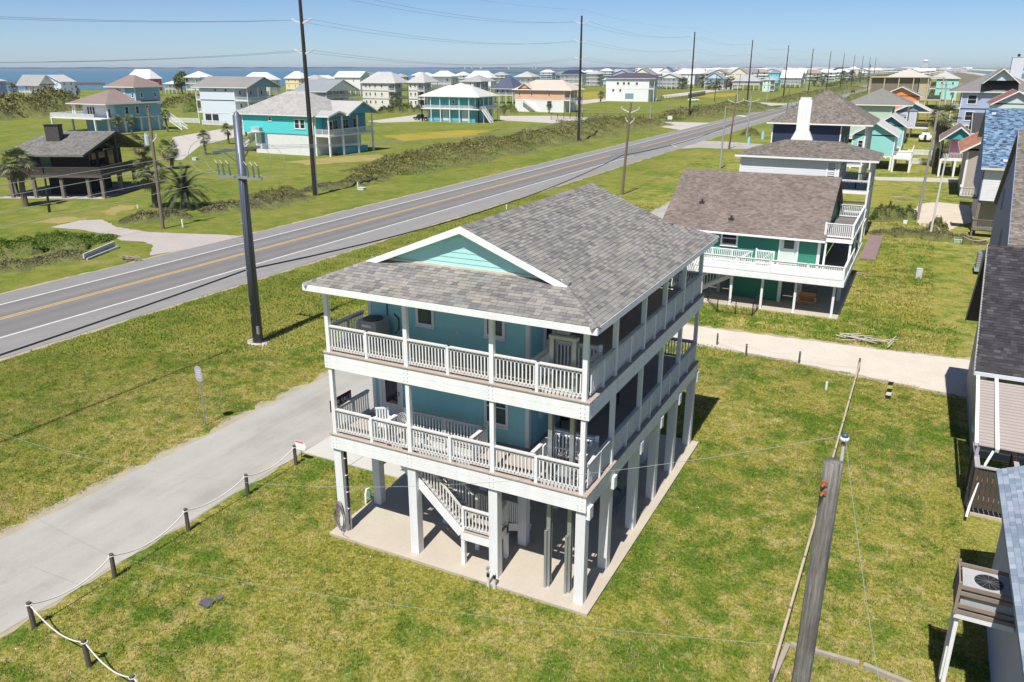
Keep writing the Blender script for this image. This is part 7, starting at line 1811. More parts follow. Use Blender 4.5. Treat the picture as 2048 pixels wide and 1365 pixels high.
def picket(label, pts, h=1.1):
    t = thing('picket_fence', label, 'fence', (pts[0][0],pts[0][1],0))
    for a, b in zip(pts, pts[1:]):
        L = sqrt((a[0]-b[0])**2+(a[1]-b[1])**2); n = max(2, int(L/2.2))
        for i in range(n+1): f = i/n; x = a[0]+(b[0]-a[0])*f; y = a[1]+(b[1]-a[1])*f; m = MB(); m.box(x-0.06,y-0.06,0,x+0.06,y+0.06,h+0.1); m.build('post', WHITE2, t)
        for z in (0.25,h-0.12): m = MB(); m.beam((a[0],a[1],z),(b[0],b[1],z),0.04,0.1); m.build('rail', WHITE2, t)
        m = MB(); n2 = int(L/0.16)
        for i in range(n2): f = (i+0.5)/n2; x = a[0]+(b[0]-a[0])*f; y = a[1]+(b[1]-a[1])*f; m.box(x-0.05,y-0.02,0.08,x+0.05,y+0.02,h)
        m.build('pickets', WHITE2, t, kind='stuff')
picket('white picket fence nearer the footpath on the seaward lawn', [G(1812,328),G(1875,331)])
picket('white picket fence just behind the other by the boat lawn', [G(1815,310),G(1874,312)])
picket('white board fence before the bay houses on the meadow edge', [G(30,206),G(75,205),G(92,203)], 1.6)
picket('white fence round the yard of the tower house', [G(405,250),G(452,252)], 1.4)
picket('white fence along the street past the light blue house', [G(340,245),G(400,247)], 1.5)
# boat on trailer
bo = thing('boat', 'white motorboat on a trailer parked on the seaward lawn', 'boat', G(1850,284)+(0,))
bx_, by_ = G(1849,285)
hull = [(-1.35,0,1.1),(1.35,0,1.1),(1.35,4.6,1.2),(0.9,6.2,1.35),(0,7.0,1.45),(-0.9,6.2,1.35),(-1.35,4.6,1.2)]; keel = [(-0.9,0.05,0.55),(0.9,0.05,0.55),(0.9,4.6,0.55),(0.5,6.0,0.8),(0,6.6,1.0),(-0.5,6.0,0.8),(-0.9,4.6,0.55)]
m = MB(); n = len(m.v); m.v += [(bx_+p[0],by_+p[1],p[2]) for p in hull]+[(bx_+p[0],by_+p[1],p[2]) for p in keel]
for i in range(7): j = (i+1) % 7; m.f.append((i,j,7+j,7+i))
m.f.append((13,12,11,10,9,8,7)); m.f.append((0,1,2,3,4,5,6)); m.build('hull', WHITE, bo, fix=True)
m = MB(); m.box(bx_-0.8,by_+2.2,1.2,bx_+0.8,by_+3.6,2.0); m.build('cabin', WHITE2, bo)
m = MB(); m.box(bx_-0.7,by_+3.6,1.6,bx_+0.7,by_+3.65,2.2); m.build('windscreen', GLASS, bo)
m = MB(); m.box(bx_-0.25,by_-0.5,0.5,bx_+0.25,by_-0.02,1.7); m.build('outboard_motor', BLACKM, bo)
m = MB(); m.box(bx_-1.0,by_+0.5,0.38,bx_-0.9,by_+6.4,0.48); m.box(bx_+0.9,by_+0.5,0.38,bx_+1.0,by_+6.4,0.48); m.box(bx_-0.9,by_+1.4,0.38,bx_+0.9,by_+1.5,0.48); m.build('trailer', GALV, bo)
for s in (-1,1): m = MB(); m.cone((bx_+s*1.1,by_+1.6,0.33),(bx_+s*1.3,by_+1.6,0.33),0.33,0.33,14); m.build('wheel', BLACKM, bo)
# vehicles
def vehicle(label, px, kind, bodyc, heading, name):
    x, y = G(*px); t = thing(name, label, name.split('_')[-1], (0,0,0)); bm_ = paint(bodyc,0.3,0.03,1,0.02,spec=0.6)
    L, Wd = (5.6,1.95)
    prof = {'pickup':[(-2.8,0.5),(-2.8,1.1),(-0.5,1.15),(-0.5,1.15),(0.3,1.15),(1.5,1.12),(2.7,0.95),(2.8,0.5)], 'suv':[(-2.5,0.45),(-2.55,1.05),(-0.5,1.1),(1.2,1.1),(2.4,0.95),(2.5,0.45)]}[kind]
    cab = {'pickup':[(-0.6,1.1),(-0.4,1.85),(0.9,1.88),(1.5,1.1)], 'suv':[(-2.45,1.0),(-2.2,1.8),(0.5,1.82),(1.3,1.05)]}[kind]
    m = MB(); m.prism([(p[0],-Wd/2,p[1]) for p in prof],(0,Wd,0)); m.build('body', bm_, t, fix=True)
    m = MB(); m.prism([(p[0],-Wd/2+0.12,p[1]) for p in cab],(0,Wd-0.24,0)); m.build('cabin', bm_, t, fix=True)
    for s in (-1,1):
        m = MB(); c = [((p[0]*0.94-0.02),(s*(Wd/2-0.115)),1.12+(p[1]-1.12)*0.85 if p[1] > 1.2 else 1.2) for p in cab]; m.prism(c,(0,s*0.01,0)); m.build('side_window', GLASS, t, fix=True)
        for u in (-1.75,1.75):
            m = MB(); m.cone((u,s*(Wd/2-0.2),0.38),(u,s*(Wd/2+0.02),0.38),0.38,0.38,16); wq = m.build('wheel', BLACKM, t); m = MB(); m.cone((u,s*(Wd/2+0.021),0.38),(u,s*(Wd/2+0.035),0.38),0.2,0.18,12); m.build('rim', GALV, wq)
        m = MB(); m.box(2.72 if kind == 'pickup' else 2.45,s*0.7-0.15,0.75,2.83 if kind == 'pickup' else 2.52,s*0.7+0.15,0.92); m.build('headlight', INS, t)
        m = MB(); m.box(-2.83 if kind == 'pickup' else -2.58,s*0.8-0.1,0.75,-2.7 if kind == 'pickup' else -2.5,s*0.8+0.1,1.0); m.build('tail_light', paint((0.4,0.02,0.02),0.4), t)
    m = MB(); p, q = cab[2], cab[3]; m.hexa([(p[0]+0.05,-0.75,p[1]-0.08),(p[0]+0.05,0.75,p[1]-0.08),(q[0],0.8,q[1]+0.08),(q[0],-0.8,q[1]+0.08),(p[0]+0.08,-0.75,p[1]-0.06),(p[0]+0.08,0.75,p[1]-0.06),(q[0]+0.03,0.8,q[1]+0.1),(q[0]+0.03,-0.8,q[1]+0.1)]); m.build('windscreen', GLASS, t)
    t.location = (x,y,0.02); t.rotation_euler = (0,0,heading); return t
vehicle('white pickup truck with green load parked by the dark fence', (1387,203), 'pickup', (0.78,0.78,0.78), radians(4), 'pickup_truck')
vehicle('black pickup truck parked beside the teal house', (843,241), 'pickup', (0.012,0.013,0.016), radians(175), 'pickup_truck')
vehicle('dark car driving away on the far highway', (1706,186), 'suv', (0.06,0.02,0.02), radians(88), 'distant_car')
vehicle('grey car on the highway past the navy house', (1589,215), 'suv', (0.25,0.27,0.3), radians(90), 'passenger_car')
# water tower on the horizon
wt = thing('water_tower', 'white water tower on the horizon beyond the last poles', 'water tower', G(1849,144)+(0,))
wx_, wy_ = G(1849,141.2); Dw = sqrt(wx_**2+wy_**2); sc_ = Dw/F_PX
m = MB(); R_ = 4.2*sc_
for i in range(6):
    a0 = -pi/2+pi*i/6; a1 = -pi/2+pi*(i+1)/6; m.cone((wx_,wy_,15*sc_+R_*0.55*sin(a0)),(wx_,wy_,15*sc_+R_*0.55*sin(a1)),max(0.05,R_*cos(a0)),max(0.05,R_*cos(a1)),18,False)
m.build('tank', WHITE, wt, smooth=True)
for k in range(6): a = k*pi/3; m = MB(); m.cone((wx_+R_*0.8*cos(a),wy_+R_*0.8*sin(a),0),(wx_+R_*0.7*cos(a),wy_+R_*0.7*sin(a),15*sc_),0.35*sc_,0.35*sc_,6); m.build('leg', WHITE2, wt)
# hazy refinery stacks on the far shore
for px, h, w_ in ((930,3.2,3),(944,4.2,2),(962,3.4,4),(1018,4.6,2.5),(1066,6,1.6),(1072,4,2.2)):
    a = ray(px,134); L = sqrt(a[0]**2+a[1]**2); D = 7600; k = D/F_PX; cx_, cy_ = a[0]/L*D, a[1]/L*D
    t = thing('far_tower', 'pale industrial towers standing on the far shore', 'tower', (cx_,cy_,0), 'towers on the far shore')
    m = MB(); m.box(cx_-w_*k/2,cy_-5,0,cx_+w_*k/2,cy_+5,h*k); m.build('block', paint((0.5,0.52,0.53),0.8), t)
# ================================================================ vegetation
PALMG = leaf_mat([(0.2,(0.054,0.076,0.024)),(0.5,(0.128,0.155,0.057)),(0.75,(0.230,0.236,0.115)),(0.95,(0.365,0.324,0.203))])
PALMD = leaf_mat([(0.2,(0.115,0.092,0.057)),(0.6,(0.230,0.190,0.127)),(0.95,(0.345,0.299,0.207))])
DATEG = leaf_mat([(0.2,(0.018,0.030,0.012)),(0.55,(0.042,0.060,0.026)),(0.9,(0.085,0.105,0.058))])
TRUNK = paint((0.17,0.14,0.11),0.9,0.3,3,0.25,(1,1,2),0.5)
THG = leaf_mat([(0.22,(0.084,0.100,0.027)),(0.42,(0.148,0.159,0.041)),(0.58,(0.211,0.206,0.060)),(0.72,(0.274,0.212,0.106)),(0.82,(0.204,0.230,0.049)),(0.97,(0.407,0.300,0.191))], scale=0.22)
THB = leaf_mat([(0.22,(0.095,0.081,0.054)),(0.45,(0.176,0.151,0.097)),(0.62,(0.236,0.209,0.116)),(0.8,(0.182,0.223,0.059)),(0.98,(0.392,0.324,0.209))], scale=0.3)
THL = leaf_mat([(0.25,(0.050,0.094,0.011)),(0.5,(0.105,0.182,0.018)),(0.75,(0.176,0.253,0.033)),(0.95,(0.231,0.275,0.066))], scale=0.35)
THF = leaf_mat([(0.25,(0.050,0.077,0.022)),(0.55,(0.096,0.130,0.038)),(0.85,(0.168,0.186,0.066))], scale=0.1)
def fan_leaf(mb, o, d, L, R, nf, rnd, droop=0.25):
    d = d.normalized(); u = Vector((0,0,1)) if abs(d.z) < 0.9 else Vector((1,0,0)); a = d.cross(u).normalized(); b = a.cross(d)
    e = o+d*L-Vector((0,0,droop*L*0.4)); mb.v += [tuple(o+a*0.02), tuple(o-a*0.02), tuple(e)]; n = len(mb.v); mb.f.append((n-3,n-2,n-1))
    roll = rnd.uniform(-0.5,0.5)
    for i in range(nf):
        t = -1.25+2.5*i/(nf-1); c = (d*cos(t)+(a*cos(roll)+b*sin(roll))*sin(t)); s = c.cross(b+d*0.01).normalized()*0.05*R
        tip = e+c*R*rnd.uniform(0.8,1.08)-Vector((0,0,droop*R*rnd.uniform(0.5,1.1))); mid = e+c*R*0.5
        k = len(mb.v); mb.v += [tuple(e), tuple(mid+s), tuple(tip), tuple(mid-s)]; mb.f.append((k,k+1,k+2,k+3))
def fan_palm(h, n=46, R=0.95, skirt=16, seed=1, r=0.2):
    rnd = random.Random(seed)
    t = bpy.data.objects.new('cabbage_palm', None); COL.objects.link(t)
    m = MB(); pts = [(0.12*sin(i*0.7+seed)*i/8, 0.10*cos(i*0.9+seed)*i/8, h*i/8) for i in range(9)]
    m.tube(pts, [r*1.25-0.035*i*r*1.2 for i in range(9)], 9); m.build('trunk', TRUNK, t, smooth=True)
    top = Vector(pts[-1]); m = MB()
    for i in range(n):
        el = math.asin(rnd.uniform(-0.45,1.0)); az = rnd.uniform(0,2*pi); d = Vector((cos(el)*cos(az),cos(el)*sin(az),sin(el)))
        fan_leaf(m, top+Vector((0,0,0.15)), d, rnd.uniform(0.6,1.15)*R, R*rnd.uniform(0.75,1.05), 11, rnd)
    m.build('crown', PALMG, t)
    if skirt:
        m = MB()
        for i in range(skirt):
            el = rnd.uniform(-1.3,-0.35); az = rnd.uniform(0,2*pi); fan_leaf(m, top, Vector((cos(el)*cos(az),cos(el)*sin(az),sin(el))), 0.6*R, 0.8*R, 8, rnd, 0.6)
        m.build('dead_fronds', PALMD, t)
    return t
protoA = fan_palm(3.6, 44, 0.95, 10, 1); protoB = fan_palm(3.2, 54, 1.15, 34, 2, 0.26)
def put(proto, used, label, px, ctop, grp=None, wide=1.0, hproto=3.6, name=None):
    x, y = G(*px); z = atY(ctop[0], ctop[1], y)[2]
    o = proto if not used[0] else copy_tree(proto); used[0] = True
    s = max(0.4, z/hproto); o.location = (x,y,0); o.scale = (wide,wide,s) if s > wide else (s*wide,s*wide,s)
    o.rotation_euler = (0,0,random.uniform(0,6.28))
    for c in o.children:
        if c.name.startswith(('crown','dead')): c.scale = (1,1,1)
    tag(o, label, 'palm tree', grp); return o
uA, uB = [False], [False]
def crown_fix(o, h, s):    # keep crowns round when a trunk is stretched
    for c in o.children:
        if c.name.startswith(('crown','dead')):
            k = o.scale.x/o.scale.z; c.scale = (1,1,k); c.location = (0,0,h*(1-k))
def palm(label, px, ctop, wide=1.0, big=False, grp=None):
    o = put(protoB if big else protoA, uB if big else uA, label, px, ctop, grp, wide, 3.2 if big else 3.6)
    crown_fix(o, 3.2 if big else 3.6, 0)
palm('bushy palm with dead frond skirt beside the dark timber house deck', (52,413), (36,328), 1.2, True)
palm('thick palm with heavy dead skirt right behind the date palm', (312,416), (303,345), 1.2, True)
palm('bushy palm behind the dark timber house near the street', (292,350), (288,290), 1.05, True)
palm('bushy palm between the street and the date palm', (345,338), (338,300), 1.1, True)
palm('palm before the light blue house wall, nearer its porch', (238,271), (233,243), 1.15)
palm('palm before the light blue house wall, nearer its stair', (265,269), (262,241), 1.15)
palm('palm by the white stair of the light blue house', (335,264), (334,232), 1.15)
palm('palm at the street corner beside the drive island', (411,310), (405,276), 1.15)
palm('palm on the drive island of the turquoise house', (458,289), (455,260), 1.15)
palm('palm half hidden by the turquoise house stair', (493,277), (493,250), 1.15)
palm('palm between the two cream twin houses', (792,222), (790,201), 1.7)
palm('palm at the foot of the second cream house', (846,222), (848,200), 1.6)
palm('small palm in the garden of the navy-roofed house', (1008,232), (1003,217), 1.4)
palm('young palm before the white base of the peach house', (1098,227), (1097,214), 1.5)
palm('young palm left of the white block house', (1201,205), (1201,191), 1.6)
for px, ct in (((1364,179),(1363,166)),((1391,172),(1390,158)),((1404,176),(1404,162)),((1418,180),(1417,170)),((1428,181),(1427,171)),((1438,181),(1439,169)),((1452,179),(1452,166)),((1461,179),(1461,165)),((1628,172),(1628,160)),((1645,171),(1646,157)),((1686,166),(1687,153)),((1700,165),(1701,152)),((1720,163),(1720,153))):
    palm('palm in the distant row before the white houses', px, ct, 2.2, grp='distant palms')
palm('palm beside the deck of the white dormer house', (29,194), (26,178), 1.8)
palm('dense palm behind the many-windowed gabled house', (150,192), (149,181), 2.2, True)
palm('shaggy palm leaning over the seaward lawn by the poles', (1868,335), (1877,237), 1.5, True)
palm('palm clump behind the orange house garden', (1862,196), (1862,178), 2.0)
palm('palm beside the aqua house garden', (1848,190), (1850,172), 2.0)
# big date palm
dp = thing('date_palm', 'broad date palm with long arching fronds in the roadside bed', 'palm tree', G(372,418)+(0,))
dx_, dy_ = G(372,416); rnd = random.Random(3)
m = MB(); m.cone((dx_,dy_,0),(dx_,dy_,2.2),0.55,0.42,12); m.build('trunk', TRUNK, dp)
m = MB()
for i in range(64):
    az = i*2.39996; el = radians(78-100*(i/64)**0.85); L = rnd.uniform(3.3,4.3); p = Vector((dx_,dy_,2.1)); d = Vector((cos(el)*cos(az),cos(el)*sin(az),sin(el)))
    seg = 9; pts = [p]
    for k in range(seg):
        d = (d-Vector((0,0,0.055+0.02*k))).normalized(); p = p+d*(L/seg); pts.append(p)
    for k in range(1, seg+1):
        a = pts[k-1]; b = pts[k]; t_ = (b-a).normalized(); s = t_.cross(Vector((0,0,1))).normalized(); up = s.cross(t_)
        n = len(m.v); m.v += [tuple(a+s*0.03),tuple(a-s*0.03),tuple(b-s*0.02),tuple(b+s*0.02)]; m.f.append((n,n+1,n+2,n+3))
        if k < 2: continue
        for q in range(4):
            o = a+(b-a)*(q/4); ll = 0.55*(1-0.6*abs(k/seg-0.45))
            for sd in (-1,1):
                tip = o+s*sd*ll*0.85+t_*ll*0.55+up*0.10*ll-Vector((0,0,0.08)); n = len(m.v); m.v += [tuple(o),tuple(o+t_*0.09),tuple(tip)]; m.f.append((n,n+1,n+2))
m.build('fronds', DATEG, dp)
m = MB()
for i in range(16):
    az = rnd.uniform(0,6.28); d = Vector((cos(az)*0.8,sin(az)*0.8,-0.5)); p = Vector((dx_,dy_,1.9)); q = p+d*rnd.uniform(1.0,2.0); s = d.cross(Vector((0,0,1))).normalized()*0.12; n = len(m.v); m.v += [tuple(p+s),tuple(p-s),tuple(q)]; m.f.append((n,n+1,n+2))
m.build('dead_fronds', PALMD, dp)
import numpy as np
def thicket(line, width, height, n, mat, size, seed, label=None, name='dune_thicket', base=None, grassy=0.5):
    """bushy bank along a ground line: soft uneven mound with leaf and stalk clumps all over it"""
    rg = np.random.default_rng(seed); rnd = random.Random(seed); P = np.array([(p[0],p[1]) for p in line], float)
    seg = np.linalg.norm(np.diff(P,axis=0),axis=1); cum = np.concatenate([[0],np.cumsum(seg)]); tot = cum[-1]; ph = [rnd.uniform(0,6.28) for _ in range(9)]
    def surf(s, o):
        i = np.clip(np.searchsorted(cum, s, side='right')-1, 0, len(seg)-1); f = (s-cum[i])/seg[i]
        c = P[i]+(P[i+1]-P[i])*f[:,None]; d = (P[i+1]-P[i])/seg[i][:,None]; nv_ = np.stack([-d[:,1],d[:,0]],1)
        t = s/tot; e = np.clip(np.minimum(t*5,(1-t)*5),0,1)**0.6; W = width
        w1 = 0.74+0.22*np.sin(s*1.9/W+ph[0])*np.sin(s*0.8/W+ph[1])+0.17*np.sin(s*5.1/W+ph[2]+o*3)+0.12*np.sin(s*11/W+ph[3]-o*6)+0.07*np.sin(s*23/W+ph[6]+o*11)
        ws = 1.3*width*(0.5+0.5*e)*(0.85+0.2*np.sin(s*2.6/W+ph[5])+0.10*np.sin(s*7.7/W+ph[7]))
        h = height*e*np.clip(w1,0.05,2)*np.clip(1-o*o,0,1)**1.9
        q = c+nv_*(o*ws)[:,None]; return q, h
    ns = max(8, int(tot/max(0.5,width*0.13))); no = 14
    S = np.repeat(np.linspace(0,tot*0.9999,ns+1), no+1); O = np.tile(np.linspace(-1,1,no+1), ns+1); q, h = surf(S, O)
    m = MB(); m.v = [(float(a[0]),float(a[1]),float(z)*0.9-0.04) for a, z in zip(q,h)]
    for i in range(ns):
        for j in range(no): a = i*(no+1)+j; m.f.append((a,a+1,a+no+2,a+no+1))
    b0 = m.build(name, base or mat, None, kind='stuff', smooth=True)
    n = int(n*3.2); size *= 0.52
    s = rg.uniform(0.004,0.996,n)*tot; o = np.clip(rg.normal(0,0.42,n),-1.15,1.15); q, h = surf(s, o)
    p = np.stack([q[:,0],q[:,1],np.maximum(0.0,h*rg.uniform(0.82,1.1,n))],1)
    r = size*rg.uniform(0.45,1.25,n)*(1-0.55*np.abs(o)); p[:,:2] += rg.normal(0,0.35,(n,2))*r[:,None]
    a = rg.normal(0,1,(n,3)); g = rg.random(n) < grassy; a[:,2] = np.where(g, np.abs(a[:,2])+1.3, a[:,2]*0.6+0.2); a /= np.linalg.norm(a,axis=1)[:,None]
    c = np.cross(a, rg.normal(0,1,(n,3))); c /= np.linalg.norm(c,axis=1)[:,None]
    wd_ = np.where(g, 0.17, 0.38)[:,None]*r[:,None]; up = a*r[:,None]*0.62; p[:,2] += np.where(g, r*0.35, r*0.15)
    V = np.stack([p-c*wd_, p+up, p+c*wd_, p-up],1).reshape(-1,3)
    me = bpy.data.meshes.new('shrub_leaves'); me.vertices.add(n*4); me.vertices.foreach_set('co', V.astype(np.float32).ravel())
    me.loops.add(n*4); me.loops.foreach_set('vertex_index', np.arange(n*4,dtype=np.int32)); me.polygons.add(n); me.polygons.foreach_set('loop_start', np.arange(0,n*4,4,dtype=np.int32)); me.polygons.foreach_set('loop_total', np.full(n,4,dtype=np.int32)); me.update(calc_edges=True)
    me.materials.append(mat); o_ = bpy.data.objects.new('shrub_leaves', me); COL.objects.link(o_); adopt(o_, b0); tag(o_, kind='stuff')
    if label: tag(b0, label, 'shrubs')
    return b0
def L_(*px): return [G(*p) for p in px]
DKB = paint((0.135,0.145,0.042),0.95,0.55,0.5,0.4)
thicket(L_((-60,512),(0,504),(70,492),(140,487),(190,483),(215,484)), 4.4, 1.2, 5200, THL, 0.34, 1, 'bright green ground cover bank left of the side drive', base=DKB)
thicket(L_((-60,545),(20,535),(110,520),(175,505)), 2.2, 0.6, 2000, THB, 0.34, 2, 'dark withered shrub edge below the bright green bank', base=DKB)
thicket(L_((240,443),(290,441),(340,437),(380,432)), 2.3, 0.95, 2300, THB, 0.36, 3, 'low purple-brown shrubs at the foot of the date palm', base=DKB)
thicket(L_((400,425),(450,420),(510,412),(560,403),(602,393)), 3.4, 1.15, 4200, THB, 0.38, 4, 'brown shrub bank between the steel pole and tall dark pole', base=DKB)
thicket(L_((480,414),(530,403),(590,385)), 2.2, 1.5, 1700, THG, 0.34, 5, 'greener crest on the shrub bank near the steel pole', base=DKB)
thicket(L_((600,386),(650,377),(700,369),(765,357)), 2.6, 0.8, 2300, THB, 0.36, 6, 'low shrubs running on past the tall dark pole', base=DKB)
thicket(L_((690,366),(735,360),(775,352)), 2.4, 1.3, 1700, THG, 0.42, 7, 'dark green bush clump beyond the tall dark pole', base=DKB)
thicket(L_((740,348),(800,335),(880,320),(960,305),(1030,292)), 9.0, 2.6, 12000, THG, 0.62, 8, 'broad brushy dune bank beside the highway', base=DKB)
thicket(L_((1000,298),(1080,283),(1160,267),(1240,254),(1306,246)), 10.0, 3.3, 12000, THG, 0.75, 9, 'high brushy bank leading to the gravel gate', base=DKB)
thicket(L_((800,352),(900,329),(1010,304),(1120,281),(1230,259)), 3.2, 0.55, 3800, THL, 0.5, 10, 'bright green weeds along the lower edge of the bank', base=DKB)
thicket(L_((1330,240),(1400,230),(1460,222),(1525,213)), 11.0, 3.2, 6500, THG, 1.0, 11, 'brushy bank past the gravel gate', base=DKB)
thicket(L_((1330,243),(1410,234),(1500,222),(1560,213)), 3.5, 0.7, 2400, THL, 0.8, 12, 'bright weeds below the bank past the gravel gate', base=DKB)
thicket(L_((1545,205),(1600,196),(1660,185),(1715,175)), 11.0, 2.4, 4500, THG, 1.4, 13, 'green bank along the far highway', base=DKB)
thicket(L_((1640,176),(1700,166),(1760,157),(1830,147),(1868,141)), 22.0, 5.0, 5000, THF, 3.2, 14, 'dark scrub belt beside the distant highway', base=DKB)
thicket(L_((1765,186),(1785,176),(1805,167),(1830,158)), 8.0, 5.0, 2600, THF, 1.8, 15, 'dark hedge between highway and timber frame', base=DKB)
thicket(L_((-80,246),(0,236),(60,231),(120,225),(158,218)), 9.0, 8.0, 6500, THG, 1.6, 16, 'tall dense hedge of scrub before the bay houses', base=DKB)
thicket(L_((325,217),(370,214),(400,210)), 8.0, 4.5, 1500, THG, 1.5, 17, 'scrub clump on the meadow near the gazebo', base=DKB)
thicket(L_((385,226),(400,222),(412,217)), 6.0, 5.0, 1200, THL, 1.3, 18, 'light green bushes left of the tower house', base=DKB)
thicket(L_((1742,442),(1775,440),(1800,438),(1832,440)), 1.1, 1.9, 2000, THF, 0.30, 19, 'row of dark green shrubs in front of the parking pad', base=DKB)
thicket(L_((1738,468),(1780,468),(1850,473),(1910,482),(1975,488)), 1.7, 0.75, 3600, THB, 0.26, 20, 'strip of dry tall weeds at the lot boundary', base=DKB)
thicket(L_((1856,466),(1876,462),(1893,465)), 0.9, 1.4, 900, THG, 0.34, 21, 'palmetto clump at the foot of the white guy pole', base=DKB)
thicket(L_((1880,318),(1890,312),(1898,305)), 1.6, 2.6, 900, THF, 0.45, 22, 'dark garden bush behind the tan house', base=DKB)
thicket(L_((752,228),(780,226),(815,225),(880,226)), 2.5, 3.0, 1700, THF, 0.9, 23, 'garden shrubs at the foot of the cream houses', base=DKB)
thicket(L_((995,226),(1015,228),(1030,224)), 2.2, 3.0, 900, THL, 0.8, 24, 'yellow-green garden bush beside the teal house', base=DKB)
thicket(L_((1485,272),(1500,268),(1515,272)), 1.5, 1.6, 800, THG, 0.5, 25, 'roadside bushes near the street light pole', base=DKB)
thicket(L_((1690,206),(1715,199),(1738,193)), 3.0, 3.5, 1300, THL, 0.8, 26, 'flowering hedge on the verge before the mint house', base=DKB)
thicket(L_((1838,200),(1860,200),(1880,203)), 4.0, 5.0, 1100, THF, 1.0, 27, 'garden trees between orange and lilac houses', base=DKB)
thicket(L_((2010,240),(2030,244),(2060,250)), 4.0, 4.0, 900, THF, 1.0, 28, 'dark bushes behind the mint house', base=DKB)
thicket(L_((1325,168),(1420,166),(1500,163)), 8.0, 4.0, 900, THF, 1.6, 29, 'thin scrub line behind the wildflower meadow', base=DKB)
# broad-leaved tree by the gazebo
tr_ = thing('live_oak', 'round dark live oak beside the pale aqua bay house', 'tree', G(365,189)+(0,))
ox_, oy_ = G(365,189); m = MB(); m.cone((ox_,oy_,0),(ox_,oy_,6),0.5,0.3,8)
for k in range(5): a = k*1.26; m.cone((ox_,oy_,4.5),(ox_+3*cos(a),oy_+3*sin(a),8.5),0.25,0.08,6)
m.build('trunk', TRUNK, tr_)
m = MB(); rnd = random.Random(8)
for i in range(1500):
    c = rnd.choice([(0,0,9.5,4.2),(2.4,0,8,3),(-2.4,0.5,8.2,3),(0.5,1,11.5,2.6),(-1,-1,7.2,3)]); a = Vector((rnd.gauss(0,1),rnd.gauss(0,1),rnd.gauss(0,1))).normalized()*c[3]*rnd.uniform(0.6,1.05)
    p = Vector((ox_+c[0],oy_+c[1],c[2]))+a*Vector((1,1,0.75)).x; b = Vector((rnd.uniform(-1,1),rnd.uniform(-1,1),rnd.uniform(-1,1))).normalized(); q = b.cross(a).normalized(); r = 0.7; k = len(m.v); m.v += [tuple(p-b*r),tuple(p+q*r*0.6),tuple(p+b*r),tuple(p-q*r*0.6)]; m.f.append((k,k+1,k+2,k+3))
m.build('crown', THF, tr_)
# meadow flowers and tall rough grass patches across the highway
MFLOW = paint((0.30,0.24,0.022),0.95,0.5,0.12,0.3); MROUGH = paint((0.15,0.16,0.028),0.95,0.4,0.15,0.25); MDRY = paint((0.30,0.24,0.085),0.95,0.35,0.25,0.25)
def patch(name, px, mat, z, seed, step=2.5, amp=1.2): sheet(name, ragged([G(*p) for p in px], step, amp, seed), z, mat)
patch('wildflower_meadow', [(1120,188),(1205,183),(1208,197),(1160,199),(1120,197)], MFLOW, 0.006, 31)
patch('wildflower_meadow', [(1330,196),(1400,187),(1500,181),(1560,184),(1500,198),(1420,199)], MROUGH, 0.006, 32)
patch('wildflower_meadow', [(1390,193),(1430,188),(1480,186),(1470,193),(1420,196)], MFLOW, 0.009, 33, 2.5, 2.5)
patch('dry_grass', [(560,325),(640,316),(750,310),(800,312),(740,322),(620,330)], MDRY, 0.006, 34)
patch('dry_grass', [(760,272),(900,262),(1010,258),(940,272),(800,283)], MFLOW, 0.006, 35, 4, 1.5)
patch('dry_grass', [(420,205),(480,196),(520,202),(440,214)], MROUGH, 0.006, 36, 4, 2)
patch('dry_grass', [(200,424),(240,410),(280,412),(230,430)], MDRY, 0.006, 37, 0.8, 0.5)
patch('dry_grass', [(60,446),(110,436),(190,434),(150,446)], MDRY, 0.006, 38, 0.8, 0.5)
